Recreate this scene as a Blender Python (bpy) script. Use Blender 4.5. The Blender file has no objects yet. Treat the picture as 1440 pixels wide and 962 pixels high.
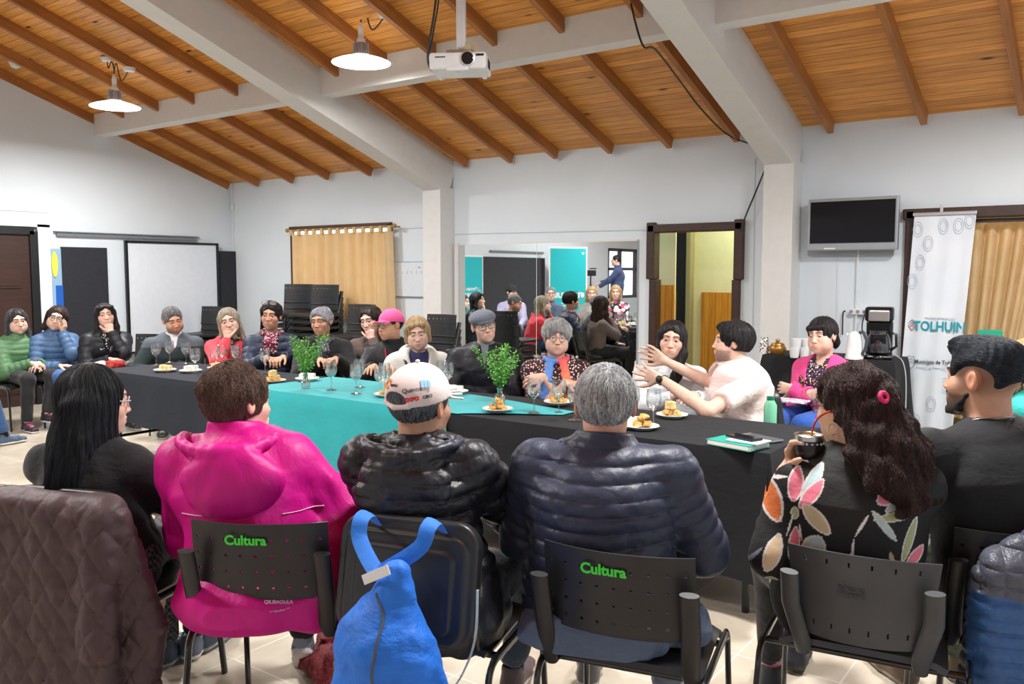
# Community meeting round a long table in a timber-roofed hall.
# World: +X runs along the back wall to the right, +Y towards the back wall, Z up, metres.
import bpy, bmesh, math, random
import numpy as np
import openvdb as vdb
from mathutils import Vector, Matrix, Euler
from mathutils.kdtree import KDTree

random.seed(5)
RNG = np.random.default_rng(5)
COL = bpy.context.scene.collection
PI = math.pi
R = math.radians

# ---------------------------------------------------------------- camera geometry
CF, CYAW, CPITCH, CH = 1200.0, R(35.8), R(4.62), 1.52
_fw = Vector((-math.sin(CYAW)*math.cos(CPITCH), math.cos(CYAW)*math.cos(CPITCH), -math.sin(CPITCH)))
_rt = Vector((math.cos(CYAW), math.sin(CYAW), 0))
_up = _rt.cross(_fw)
def _ray(u, v): return _fw + _rt*((u-720)/CF) + _up*((481-v)/CF)
def atz(u, v, z):
    r = _ray(u, v); t = (z-CH)/r.z; return Vector((t*r.x, t*r.y, z))
def aty(u, v, y):
    r = _ray(u, v); t = y/r.y; return Vector((t*r.x, y, CH+t*r.z))
def atx(u, v, x):
    r = _ray(u, v); t = x/r.x; return Vector((x, t*r.y, CH+t*r.z))
def atp(u, v, p):            # p = pixels per metre at that depth
    r = _ray(u, v); t = CF/p; return Vector((t*r.x, t*r.y, CH+t*r.z))

# ---------------------------------------------------------------- object bookkeeping
def tag(o, label=None, cat=None, group=None, kind=None):
    if label: o['label'] = label
    if cat: o['category'] = cat
    if group: o['group'] = group
    if kind: o['kind'] = kind
    return o
def empty(name, loc=(0, 0, 0), rz=0.0, **k):
    o = bpy.data.objects.new(name, None); COL.objects.link(o)
    o.location = loc; o.rotation_euler = (0, 0, rz); o.empty_display_size = .1
    return tag(o, **k)
def copy_tree(o, parent=None):
    c = o.copy(); COL.objects.link(c); c.parent = parent
    for ch in list(o.children): copy_tree(ch, c)
    return c
def link(name, me, mat, parent=None, loc=None, smooth=True, angle=None):
    o = bpy.data.objects.new(name, me); COL.objects.link(o)
    if mat is not None:
        for m in (mat if isinstance(mat, (list, tuple)) else [mat]): me.materials.append(m)
    if parent is not None: o.parent = parent
    if loc is not None: o.location = loc
    return o

# ---------------------------------------------------------------- colours and materials
def lin(c):
    return tuple(((x/12.92) if x <= .04045 else ((x+.055)/1.055)**2.4) for x in c)
def hexc(h): return lin(tuple(int(h[i:i+2], 16)/255 for i in (0, 2, 4)))
def rgba(c): return (c[0], c[1], c[2], 1.0)
class NT:
    def __init__(s, name):
        s.m = bpy.data.materials.new(name); s.m.use_nodes = True
        s.t = s.m.node_tree; s.t.nodes.clear()
        s.out = s.n('ShaderNodeOutputMaterial'); s.b = s.n('ShaderNodeBsdfPrincipled')
        s.l(s.b.outputs[0], s.out.inputs[0])
    def n(s, ty, **k):
        x = s.t.nodes.new(ty)
        for a, b in k.items():
            if a.startswith('i_'):
                key = a[2:]; key = int(key) if key.isdigit() else key.replace('_', ' ')
                x.inputs[key].default_value = b
            else: setattr(x, a, b)
        return x
    def l(s, a, b): s.t.links.new(a, b)
    def set(s, **k):
        for a, b in k.items(): s.b.inputs[a.replace('_', ' ')].default_value = b
    def coord(s, which='Object', scale=(1, 1, 1), rot=(0, 0, 0)):
        tc = s.n('ShaderNodeTexCoord'); mp = s.n('ShaderNodeMapping')
        mp.inputs['Scale'].default_value = scale; mp.inputs['Rotation'].default_value = rot
        s.l(tc.outputs[which], mp.inputs[0]); return mp.outputs[0]
    def noise(s, co, scale, detail=3, rough=.55, dist=0.0):
        x = s.n('ShaderNodeTexNoise'); x.inputs['Scale'].default_value = scale
        x.inputs['Detail'].default_value = detail; x.inputs['Roughness'].default_value = rough
        x.inputs['Distortion'].default_value = dist
        s.l(co, x.inputs['Vector']); return x.outputs[0]
    def ramp(s, fac, stops):
        x = s.n('ShaderNodeValToRGB'); e = x.color_ramp.elements
        while len(e) < len(stops): e.new(.5)
        for i, (p, c) in enumerate(stops): e[i].position = p; e[i].color = rgba(c)
        s.l(fac, x.inputs[0]); return x.outputs[0]
    def mix(s, fac, a, b, mode='MIX'):
        x = s.n('ShaderNodeMix'); x.data_type = 'RGBA'; x.blend_type = mode
        for sock, v in ((x.inputs[0], fac), (x.inputs[6], a), (x.inputs[7], b)):
            if hasattr(v, 'links'): s.l(v, sock)
            else: sock.default_value = rgba(v) if isinstance(v, tuple) else v
        return x.outputs[2]
    def bump(s, h, strength=.3, dist=.01):
        x = s.n('ShaderNodeBump'); x.inputs['Strength'].default_value = strength
        x.inputs['Distance'].default_value = dist
        s.l(h, x.inputs['Height']); s.l(x.outputs[0], s.b.inputs['Normal']); return x
    def math(s, op, a, b=None, c=None):
        x = s.n('ShaderNodeMath'); x.operation = op
        for sock, v in zip(x.inputs, (a, b, c)):
            if v is None: continue
            if hasattr(v, 'links'): s.l(v, sock)
            else: sock.default_value = v
        return x.outputs[0]
_mc = {}
def plain(name, c, rough=.5, metal=0.0, spec=.5, **k):
    key = (name, c, rough, metal)
    if key in _mc: return _mc[key]
    m = NT(name); m.set(Base_Color=rgba(c), Roughness=rough, Metallic=metal)
    m.b.inputs['Specular IOR Level'].default_value = spec
    co = m.coord(); f = m.noise(co, k.get('ns', 14), 3)
    col = m.ramp(f, [(.3, tuple(x*.97 for x in c)), (.7, tuple(min(1, x*1.02) for x in c))])
    m.l(col, m.b.inputs['Base Color'])
    if k.get('bump'):
        m.bump(m.noise(co, k.get('bs', 60), 3), k['bump'], k.get('bd', .004))
    for a in ('Coat Weight', 'Transmission Weight', 'Sheen Weight', 'IOR'):
        if a in k: m.b.inputs[a].default_value = k[a]
    _mc[key] = m.m; return m.m
def cloth(name, c, rough=.8, fold=.5, weave=.25, sheen=.15, scale=1.0, stretch=(1, 1, 1.6)):
    key = ('cl', name, c)
    if key in _mc: return _mc[key]
    m = NT(name); m.set(Roughness=rough)
    m.b.inputs['Sheen Weight'].default_value = sheen
    m.b.inputs['Sheen Roughness'].default_value = .5
    co = m.coord(scale=stretch)
    f = m.noise(co, 9*scale, 4, .6, .4); g = m.noise(m.coord(), 420, 1)
    m.l(m.ramp(f, [(.3, tuple(x*.9 for x in c)), (.7, tuple(min(1, x*1.07) for x in c))]), m.b.inputs['Base Color'])
    b1 = m.bump(f, fold, .03); b2 = m.n('ShaderNodeBump'); b2.inputs['Strength'].default_value = weave
    b2.inputs['Distance'].default_value = .002
    m.l(g, b2.inputs['Height']); m.l(b1.outputs[0], b2.inputs['Normal']); m.l(b2.outputs[0], m.b.inputs['Normal'])
    _mc[key] = m.m; return m.m
def nylon(name, c, rough=.52, fold=.55, **k):
    key = ('ny', name, c)
    if key in _mc: return _mc[key]
    m = NT(name); m.set(Roughness=rough)
    m.b.inputs['Specular IOR Level'].default_value = .38
    co = m.coord(scale=(1, 1, 1)); f = m.noise(co, 7, 3, .5, .8); g = m.noise(m.coord(scale=(1.6, 1.6, .6)), 34, 2, .5, .6)
    m.l(m.ramp(f, [(.25, tuple(x*.94 for x in c)), (.75, tuple(min(1, x*1.05) for x in c))]), m.b.inputs['Base Color'])
    b1 = m.bump(f, fold*.5, .03); b2 = m.n('ShaderNodeBump'); b2.inputs['Strength'].default_value = fold*.45
    b2.inputs['Distance'].default_value = .008
    m.l(g, b2.inputs['Height']); m.l(b1.outputs[0], b2.inputs['Normal']); m.l(b2.outputs[0], m.b.inputs['Normal'])
    _mc[key] = m.m; return m.m
def vcol(name, rough=.5, fold=0.0, spec=.5, bs=60, sheen=0.0):
    key = ('vc', name)
    if key in _mc: return _mc[key]
    m = NT(name); m.set(Roughness=rough); m.b.inputs['Specular IOR Level'].default_value = spec
    m.b.inputs['Sheen Weight'].default_value = sheen
    a = m.n('ShaderNodeAttribute'); a.attribute_name = 'Col'
    f = m.noise(m.coord(), 30, 4)
    c2 = m.mix(1.0, a.outputs[0], m.ramp(f, [(.3, (.9, .9, .9)), (.7, (1.06, 1.04, 1.03))]), 'MULTIPLY')
    m.l(c2, m.b.inputs['Base Color'])
    if fold: m.bump(m.noise(m.coord(), bs, 4), fold, .01)
    _mc[key] = m.m; return m.m

# ---------------------------------------------------------------- hard-surface mesh builder
class MB:
    def __init__(s): s.b = bmesh.new()
    def box(s, c, d, rot=None, bev=0.0, seg=2, rz=0.0, smooth=False):
        t = bmesh.new(); bmesh.ops.create_cube(t, size=1.0)
        bmesh.ops.scale(t, vec=d, verts=t.verts)
        if bev > 0: bmesh.ops.bevel(t, geom=t.edges[:], offset=min(bev, min(d)*.49), segments=seg, profile=.6, affect='EDGES')
        M = Matrix.Translation(c) @ ((rot.to_matrix().to_4x4() if isinstance(rot, Euler) else rot) if rot is not None else Matrix.Rotation(rz, 4, 'Z'))
        t.transform(M)
        if smooth:
            for f in t.faces: f.smooth = True
        s._add(t); return s
    def _add(s, t):
        me = bpy.data.meshes.new('t'); t.to_mesh(me); t.free(); s.b.from_mesh(me); bpy.data.meshes.remove(me)
    def tube(s, pts, r, n=10, cap=True, closed=False, flat=1.0, upv=None):
        P = [Vector(p) for p in pts]; N = len(P)
        rs = r if isinstance(r, (list, tuple)) else [r]*N
        rings = []; prev = None
        for i in range(N):
            a = P[(i-1) % N] if (closed or i > 0) else P[i]
            b = P[(i+1) % N] if (closed or i < N-1) else P[i]
            t = (b-a).normalized()
            if prev is None:
                u = Vector(upv) if upv is not None else (Vector((0, 0, 1)) if abs(t.z) < .9 else Vector((0, 1, 0)))
            else: u = prev
            u = (u - t*u.dot(t)); u = u.normalized() if u.length > 1e-6 else t.orthogonal().normalized()
            prev = u; w = t.cross(u)
            rings.append([s.b.verts.new(P[i] + (u*math.cos(2*PI*k/n)*flat + w*math.sin(2*PI*k/n))*rs[i]) for k in range(n)])
        M = N if closed else N-1
        for i in range(M):
            A, B = rings[i], rings[(i+1) % N]
            for k in range(n):
                f = s.b.faces.new((A[k], A[(k+1) % n], B[(k+1) % n], B[k])); f.smooth = True
        if cap and not closed:
            s.b.faces.new(rings[0][::-1]); s.b.faces.new(rings[-1])
        return s
    def lathe(s, prof, c=(0, 0, 0), n=24, M=None):
        c = Vector(c); rings = []
        for (r, z) in prof:
            if r <= 1e-6: v = s.b.verts.new(c+Vector((0, 0, z))); rings.append([v])
            else: rings.append([s.b.verts.new(c+Vector((r*math.cos(2*PI*k/n), r*math.sin(2*PI*k/n), z))) for k in range(n)])
        nv = []
        for A, B in zip(rings, rings[1:]):
            for k in range(n):
                if len(A) == 1 and len(B) == 1: continue
                if len(A) == 1: f = s.b.faces.new((A[0], B[(k+1) % n], B[k]))
                elif len(B) == 1: f = s.b.faces.new((A[k], A[(k+1) % n], B[0]))
                else: f = s.b.faces.new((A[k], A[(k+1) % n], B[(k+1) % n], B[k]))
                f.smooth = True
        if M is not None:
            vs = [v for r_ in rings for v in r_]; bmesh.ops.transform(s.b, matrix=M, verts=vs)
        return s
    def prism(s, poly, z0, z1, M=None, smooth=False):
        a = [s.b.verts.new((x, y, z0)) for x, y in poly]; b = [s.b.verts.new((x, y, z1)) for x, y in poly]
        n = len(poly)
        s.b.faces.new(a[::-1]); s.b.faces.new(b)
        for i in range(n):
            f = s.b.faces.new((a[i], a[(i+1) % n], b[(i+1) % n], b[i])); f.smooth = smooth
        if M is not None: bmesh.ops.transform(s.b, matrix=M, verts=a+b)
        return s
    def grid(s, fn, nu, nv, closed_u=False):
        V = [[s.b.verts.new(fn(i/nu, j/nv)) for j in range(nv+1)] for i in range(nu+(0 if closed_u else 1))]
        L = len(V)
        for i in range(nu):
            for j in range(nv):
                f = s.b.faces.new((V[i][j], V[(i+1) % L][j], V[(i+1) % L][j+1], V[i][j+1])); f.smooth = True
        return s
    def ball(s, c, r, n=12, sc=(1, 1, 1)):
        t = bmesh.new(); bmesh.ops.create_uvsphere(t, u_segments=n, v_segments=max(6, n*2//3), radius=r)
        bmesh.ops.scale(t, vec=sc, verts=t.verts); bmesh.ops.translate(t, vec=c, verts=t.verts)
        for f in t.faces: f.smooth = True
        s._add(t); return s
    def build(s, name, mat, parent=None, loc=None, thick=0.0, sub=0, fix=True):
        if fix: bmesh.ops.recalc_face_normals(s.b, faces=s.b.faces[:])
        if thick:
            bmesh.ops.solidify(s.b, geom=s.b.faces[:], thickness=thick)
        me = bpy.data.meshes.new(name); s.b.to_mesh(me); s.b.free()
        if len(me.polygons) and any(p.use_smooth for p in me.polygons[:4]): me.set_sharp_from_angle(angle=R(48))
        o = link(name, me, mat, parent, loc)
        if sub:
            md = o.modifiers.new('s', 'SUBSURF'); md.levels = sub; md.render_levels = sub
        return o
def arc(c, r, a0, a1, n, ax='xz'):
    o = []
    for i in range(n+1):
        a = a0+(a1-a0)*i/n; p = [c[0], c[1], c[2]]
        i0 = 'xyz'.index(ax[0]); i1 = 'xyz'.index(ax[1])
        p[i0] += r*math.cos(a); p[i1] += r*math.sin(a); o.append(tuple(p))
    return o
def bez(pts, n=6):      # Catmull-Rom through the points
    P = [Vector(p) for p in pts]; out = []
    for i in range(len(P)-1):
        a = P[max(i-1, 0)]; b = P[i]; c = P[i+1]; d = P[min(i+2, len(P)-1)]
        for k in range(n):
            t = k/n
            out.append(.5*((2*b)+(c-a)*t+(2*a-5*b+4*c-d)*t*t+(-a+3*b-3*c+d)*t**3))
    out.append(P[-1]); return out
def rrect(w, h, r, n=5, cx=0, cy=0):
    o = []
    for sx, sy, a in ((1, 1, 0), (-1, 1, 90), (-1, -1, 180), (1, -1, 270)):
        for i in range(n+1):
            t = R(a+90*i/n); o.append((cx+sx*(w/2-r)+r*math.cos(t), cy+sy*(h/2-r)+r*math.sin(t)))
    return o
def text(s, size, mat, M, name='lettering', parent=None, depth=.0006, bold=0.0, align='CENTER', sx=1.0):
    cu = bpy.data.curves.new('txt', 'FONT'); cu.body = s; cu.size = size; cu.extrude = depth; cu.offset = bold
    cu.align_x = align; cu.align_y = 'CENTER'; cu.resolution_u = 3
    t = bpy.data.objects.new('txt', cu); COL.objects.link(t)
    dg = bpy.context.evaluated_depsgraph_get(); me = bpy.data.meshes.new_from_object(t.evaluated_get(dg))
    bpy.data.objects.remove(t); me.name = name
    me.transform(Matrix.Diagonal((sx, 1, 1, 1)))
    me.transform(M)
    me.materials.clear()
    return link(name, me, mat, parent)
def frame_mat(o, x, z, y=None):   # matrix whose local x, y span a face; local z is the outward normal
    x = Vector(x).normalized(); z = Vector(z).normalized(); y = z.cross(x)
    M = Matrix((x, y, z)).transposed().to_4x4(); M.translation = Vector(o); return M

# ---------------------------------------------------------------- soft bodies: signed distance fields meshed by OpenVDB
def axis_pts(lo, hi, h, fine):
    out = [lo]; x = lo
    while x < hi:
        st = h
        for a, b, hf in fine:
            if a-h <= x <= b: st = min(st, hf)
        x += st; out.append(x)
    return np.array(out, dtype=np.float32)
class SDF:
    def __init__(s, lo, hi, h, fine=()):
        fx = [[(f[0][i], f[1][i], f[2]) for f in fine] for i in range(3)]
        s.ax = [axis_pts(lo[i], hi[i], h, fx[i]) for i in range(3)]
        s.F = np.full([len(a) for a in s.ax], .05, dtype=np.float32)
    def _blk(s, lo, hi):
        sl = []
        for i in range(3):
            a = int(np.searchsorted(s.ax[i], lo[i])); b = int(np.searchsorted(s.ax[i], hi[i]))
            if b <= a: return None
            sl.append(slice(a, b))
        X = s.ax[0][sl[0]][:, None, None]; Y = s.ax[1][sl[1]][None, :, None]; Z = s.ax[2][sl[2]][None, None, :]
        return tuple(sl), X, Y, Z
    def add(s, fn, lo, hi, k=.02, op='u'):
        m = .05+k if op == 'u' else .02
        q = s._blk([a-m for a in lo], [a+m for a in hi])
        if q is None: return
        sl, X, Y, Z = q
        d = fn(X, Y, Z).astype(np.float32); f = s.F[sl]
        k = max(k, 1e-4)
        if op == 'u':
            h = np.clip(.5+.5*(f-d)/k, 0, 1); r = f*(1-h)+d*h-k*h*(1-h)
        elif op == 's':
            d = -d; h = np.clip(.5-.5*(f-d)/k, 0, 1); r = f*(1-h)+d*h+k*h*(1-h)
        s.F[sl] = r
    def cap(s, a, b, ra, rb=None, k=.02, disp=None, op='u'):
        rb = ra if rb is None else rb; a = np.array(a, float); b = np.array(b, float); v = b-a; L2 = max(float(v@v), 1e-9)
        def fn(X, Y, Z):
            t = np.clip(((X-a[0])*v[0]+(Y-a[1])*v[1]+(Z-a[2])*v[2])/L2, 0, 1)
            d = np.sqrt((X-a[0]-t*v[0])**2+(Y-a[1]-t*v[1])**2+(Z-a[2]-t*v[2])**2)-(ra+(rb-ra)*t)
            if disp is not None: d = d-disp(X, Y, Z, t*math.sqrt(L2))
            return d
        r = max(ra, rb)
        s.add(fn, np.minimum(a, b)-r, np.maximum(a, b)+r, k, op)
    def ecap(s, a, b, side, wa, wb, k=.03, disp=None, op='u'):
        # capsule with elliptic sections: (half width along side, half depth)
        a = np.array(a, float); b = np.array(b, float); v = b-a; L = max(np.linalg.norm(v), 1e-6); t_ = v/L
        sd = np.array(side, float); sd = sd-t_*(sd@t_); sd /= np.linalg.norm(sd); dp = np.cross(t_, sd)
        def fn(X, Y, Z):
            px, py, pz = X-a[0], Y-a[1], Z-a[2]
            q = px*t_[0]+py*t_[1]+pz*t_[2]; t = np.clip(q/L, 0, 1)
            w = wa[0]+(wb[0]-wa[0])*t; dd = wa[1]+(wb[1]-wa[1])*t; mn = np.minimum(w, dd)
            ls = (px*sd[0]+py*sd[1]+pz*sd[2])/w; ld = (px*dp[0]+py*dp[1]+pz*dp[2])/dd; la = (q-t*L)/mn
            r = (np.sqrt(ls*ls+ld*ld+la*la)-1)*mn
            if disp is not None: r = r-disp(X, Y, Z, q)
            return r
        r = max(*wa, *wb)
        s.add(fn, np.minimum(a, b)-r, np.maximum(a, b)+r, k, op)
    def ell(s, c, r, M=None, k=.02, disp=None, op='u'):
        c = np.array(c, float); r = np.array(r if hasattr(r, '__len__') else (r, r, r), float)
        A = np.eye(3) if M is None else np.array(M)
        def fn(X, Y, Z):
            px, py, pz = X-c[0], Y-c[1], Z-c[2]
            l = [(px*A[0][i]+py*A[1][i]+pz*A[2][i])/r[i] for i in range(3)]
            d = (np.sqrt(l[0]**2+l[1]**2+l[2]**2)-1)*r.min()
            if disp is not None: d = d-disp(X, Y, Z, pz)
            return d
        e = np.sqrt(((A*r)**2).sum(1))
        s.add(fn, c-e, c+e, k, op)
    def box(s, c, r, M=None, rad=.01, k=.005, op='u', disp=None):
        c = np.array(c, float); r = np.array(r, float)-rad; A = np.eye(3) if M is None else np.array(M)
        def fn(X, Y, Z):
            px, py, pz = X-c[0], Y-c[1], Z-c[2]
            q = [np.abs(px*A[0][i]+py*A[1][i]+pz*A[2][i])-r[i] for i in range(3)]
            o = np.sqrt(sum(np.maximum(x, 0)**2 for x in q)); i_ = np.minimum(np.maximum(np.maximum(q[0], q[1]), q[2]), 0)
            d = o+i_-rad
            if disp is not None: d = d-disp(X, Y, Z, pz)
            return d
        e = np.sqrt(((A*(r+rad))**2).sum(1))
        s.add(fn, c-e, c+e, k, op)
    def plate(s, c, hw, hh, th, cr, M=None, k=.004, disp=None):
        c = np.array(c, float); A = np.eye(3) if M is None else np.array(M)
        def fn(X, Y, Z):
            px, py, pz = X-c[0], Y-c[1], Z-c[2]; q = [px*A[0][i]+py*A[1][i]+pz*A[2][i] for i in range(3)]
            a, b = np.abs(q[0])-hw+cr, np.abs(q[2])-hh+cr; e = np.sqrt(np.maximum(a, 0)**2+np.maximum(b, 0)**2)+np.minimum(np.maximum(a, b), 0)-cr
            r = min(th*.9, .012); e = e+r; g = np.abs(q[1])-th+r
            return np.sqrt(np.maximum(e, 0)**2+np.maximum(g, 0)**2)+np.minimum(np.maximum(e, g), 0)-r
        e = max(hw, hh)+.02
        s.add(fn, c-e, c+e, k, 'u')
    def below(s, z):      # cut away everything under z
        q = s.ax[2][None, None, :]; s.F = np.maximum(s.F, (z-q).astype(np.float32)*np.ones_like(s.F))
    def sample(s, P):
        idx = [np.interp(P[:, i], s.ax[i], np.arange(len(s.ax[i]))) for i in range(3)]
        i0 = [np.clip(x.astype(int), 0, s.F.shape[j]-2) for j, x in enumerate(idx)]
        f = [x-i for x, i in zip(idx, i0)]; r = 0
        for dx in (0, 1):
            for dy in (0, 1):
                for dz in (0, 1):
                    w = (f[0] if dx else 1-f[0])*(f[1] if dy else 1-f[1])*(f[2] if dz else 1-f[2])
                    r = r+w*s.F[i0[0]+dx, i0[1]+dy, i0[2]+dz]
        return r
    def grad(s, P, e=.004):
        g = np.stack([s.sample(P+np.eye(3)[i]*e)-s.sample(P-np.eye(3)[i]*e) for i in range(3)], 1)
        return g/(np.linalg.norm(g, axis=1, keepdims=True)+1e-9)
    def mesh(s, name, mat, parent=None, col=None, loc=None):
        B = .03; F = np.clip(s.F, -B, B)
        for i in range(3):      # closed at the borders of the block
            for e in (0, -1):
                ix = [slice(None)]*3; ix[i] = e; F[tuple(ix)] = B
        g = vdb.FloatGrid(B); g.copyFromArray(np.ascontiguousarray(F), tolerance=0.0)
        V, Q = g.convertToQuads(isovalue=0.0)
        del g
        V = np.stack([np.interp(V[:, i], np.arange(len(s.ax[i])), s.ax[i]) for i in range(3)], 1).astype(np.float32)
        Q = Q[:, ::-1].copy()
        me = bpy.data.meshes.new(name); me.vertices.add(len(V)); me.vertices.foreach_set('co', V.ravel())
        me.loops.add(len(Q)*4); me.loops.foreach_set('vertex_index', Q.astype(np.int32).ravel())
        me.polygons.add(len(Q)); me.polygons.foreach_set('loop_start', np.arange(len(Q), dtype=np.int32)*4)
        me.polygons.foreach_set('use_smooth', np.ones(len(Q), dtype=bool))
        me.update(); me.validate()
        if col is not None:
            C = np.ones((len(V), 4), dtype=np.float32); C[:, :3] = col(V)
            at = me.color_attributes.new('Col', 'FLOAT_COLOR', 'POINT'); at.data.foreach_set('color', C.ravel())
        s.V = V
        return link(name, me, mat, parent, loc)
def wob(X, Y, Z, s=1.0, ph=0.0):
    return (np.sin(11*s*X+2.1*np.sin(9*s*Z+ph)+ph)*np.sin(13*s*Z+1.7*np.sin(8*s*Y+ph)) +
            .6*np.sin(23*s*Y+2*np.sin(15*s*X)+2*ph)*np.sin(19*s*Z+ph*1.3+1.4*np.sin(17*s*X)))
# ---------------------------------------------------------------- people
def rot3(yaw=0, pitch=0, roll=0):      # degrees: yaw left, pitch down, roll to the person's right
    return np.array(Matrix.Rotation(R(yaw), 3, 'Z') @ Matrix.Rotation(R(-pitch), 3, 'X') @ Matrix.Rotation(R(roll), 3, 'Y'))
def unit(v): v = np.array(v, float); return v/max(np.linalg.norm(v), 1e-9)
def ik(a, c, l1, l2, hint):
    a, c = np.array(a, float), np.array(c, float); d = c-a; L = np.linalg.norm(d)
    if L > (l1+l2)*.995: s = L/((l1+l2)*.995); l1 *= s; l2 *= s
    x = (l1*l1-l2*l2+L*L)/(2*L); h = math.sqrt(max(l1*l1-x*x, 1e-6)); u = d/L
    n = np.array(hint, float); n = n-u*(n@u); n = unit(n)
    return a+u*x+n*h
SKIN_MAT = None
def skin_mat():
    global SKIN_MAT
    if SKIN_MAT is None:
        m = NT('skin'); m.set(Roughness=.48)
        m.b.inputs['Specular IOR Level'].default_value = .4
        a = m.n('ShaderNodeAttribute'); a.attribute_name = 'Col'
        f = m.noise(m.coord(), 45, 4)
        m.l(m.mix(1.0, a.outputs[0], m.ramp(f, [(.3, (.93, .9, .88)), (.7, (1.05, 1.03, 1.02))]), 'MULTIPLY'), m.b.inputs['Base Color'])
        m.b.inputs['Subsurface Weight'].default_value = .12; m.b.inputs['Subsurface Radius'].default_value = (.02, .008, .004)
        m.b.inputs['Subsurface Scale'].default_value = .5
        m.bump(m.noise(m.coord(), 160, 2), .12, .002); SKIN_MAT = m.m
    return SKIN_MAT
def hair_mat(c, c2=None, rough=.5):
    key = ('hair', c, c2)
    if key in _mc: return _mc[key]
    m = NT('hair'); m.set(Roughness=rough); c2 = c2 or tuple(min(1, x*1.9+.01) for x in c)
    h = m.n('ShaderNodeHairInfo'); f = m.noise(m.coord(scale=(1, 1, .25)), 38, 3)
    v = m.math('ADD', m.math('MULTIPLY', h.outputs['Random'], .55), m.math('MULTIPLY', f, .5))
    m.l(m.ramp(v, [(.25, c), (.8, c2)]), m.b.inputs['Base Color']); m.b.inputs['Specular IOR Level'].default_value = .3
    _mc[key] = m.m; return m.m

def hand(S, w, d, n, side, curl=(.25, .25, .25, .25), spread=.12, thumb=(.5, .3), sc=1.0):
    """w wrist, d direction of the palm, n outward normal of the palm side, side +1 for a right hand"""
    w, d = np.array(w, float), unit(d); n = np.array(n, float); n = unit(n-d*(n@d))
    x = np.cross(d, n)*side             # towards the little finger for this convention
    k0 = w+d*.085*sc
    S.ecap(w+d*.012, w+d*.07*sc, x, (.026*sc, .019*sc), (.038*sc, .013*sc), k=.016)
    offs = [-.030, -.0105, .0105, .029]; ln = [.040, .045, .042, .033]
    for i in range(4):
        b = k0+x*offs[i]*sc-d*(.004+.006*abs(i-1.2))*sc
        a = curl[i] if hasattr(curl, '__len__') else curl
        dd = unit(d+x*spread*(i-1.5)*.9); p = b; r = .0098*sc if i < 3 else .0086*sc
        S.cap(w+d*.03+x*offs[i]*.6*sc, b, r, r*1.05, k=.01)
        ang = 0
        for j, (f, q) in enumerate(((1, .9), (.62, 1.2), (.5, .8))):
            ang += a*q; v = dd*math.cos(ang)+n*math.sin(ang); e = p+v*ln[i]*f*sc
            S.cap(p, e, r*(1-.1*j), r*(.92-.1*j), k=.004); p = e
    t0 = w+d*.022*sc-x*.024*sc; a1, a2 = thumb
    v = unit(-x*math.sin(.75)*1.0+d*math.cos(.75)+n*a1); t1 = t0+v*.045*sc
    v2 = unit(v+d*.5+n*a2); t2 = t1+v2*.032*sc; v3 = unit(v2+d*.25+n*a2*.6); t3 = t2+v3*.024*sc
    S.cap(t0, t1, .0155*sc, .0115*sc, k=.012); S.cap(t1, t2, .0112*sc, .010*sc, k=.004); S.cap(t2, t3, .0102*sc, .0082*sc, k=.004)

def head_sdf(S, H, M, g):
    P = lambda *p: H+M@np.array(p, float)
    wj, fat, age = g.get('jaw', 1.0), g.get('fat', 0.0), g.get('age', .3)
    E = lambda c, r, **k: S.ell(P(*c), r, M=M, **k)
    E((0, -.016, .028), (.0795, .098, .087), k=.01)
    E((0, .018, -.03), (.068+fat*.006, .074, .086), k=.02)
    E((0, .028, -.075), ((.050+fat*.012)*wj, .058, .04), k=.03)
    E((0, .077-.004*(wj < 1), -.104), (.017*wj, .015, .013), k=.03)
    for s in (-1, 1):
        E((s*.040, .058, -.028), (.023, .022, .02), k=.03)
        if fat: E((s*.045, .045, -.06), (.026, .03, .03), k=.03)
    S.cap(P(-.038, .079, .028), P(.038, .079, .028), .010+.002*wj, k=.018)
    S.ell(P(0, .09, .008), (.010, .012, .03), M=M, k=.012)
    S.cap(P(0, .092, .004), P(0, .111+g.get('nose', 0), -.034), .0068, .0095, k=.011)
    for s in (-1, 1):
        S.ell(P(s*.0125, .1, -.037), (.0078, .0105, .0078), M=M, k=.008)
        S.ell(P(s*.032, .1, .002), (.017, .016, .013), M=M, k=.014, op='s')
        S.ell(P(s*.0315, .0775, .001), (.0148, .0138, .0142), M=M, k=.004)
        op_ = g.get('open', 1.0)
        S.ell(P(s*.0315, .092, .0-.002*(1-op_)), (.0128, .012, .0050*op_), M=M, k=.002, op='s')
        S.ell(P(s*.021, .088, -.02), (.012, .008, .008), M=M, k=.012)
        # ear
        S.ell(P(s*.0835, -.008, -.004), (.0085, .019, .031), M=M@np.array(Matrix.Rotation(s*R(18), 3, 'Z')), k=.006)
        S.ell(P(s*.0915, -.003, .001), (.006, .010, .018), M=M, k=.005, op='s')
    mo = g.get('mouth', 0.0)
    S.ell(P(0, .083, -.068), (.03, .018, .022), M=M, k=.015)
    S.cap(P(-.02, .093, -.064-mo*.004), P(0, .1015, -.0615), .0052, k=.005); S.cap(P(.02, .093, -.064-mo*.004), P(0, .1015, -.0615), .0052, k=.005)
    S.cap(P(-.014, .0945, -.0735), P(.014, .0945, -.0735), .0068, k=.006)
    S.cap(P(-.024, .0985, -.0665-mo*.005), P(0, .1075, -.0672), .0016, k=.003, op='s'); S.cap(P(.024, .0985, -.0665-mo*.005), P(0, .1075, -.0672), .0016, k=.003, op='s')
    if age > .5:
        for s in (-1, 1): S.cap(P(s*.024, .094, -.035), P(s*.038, .08, -.07), .0022, k=.006, op='s')
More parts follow.
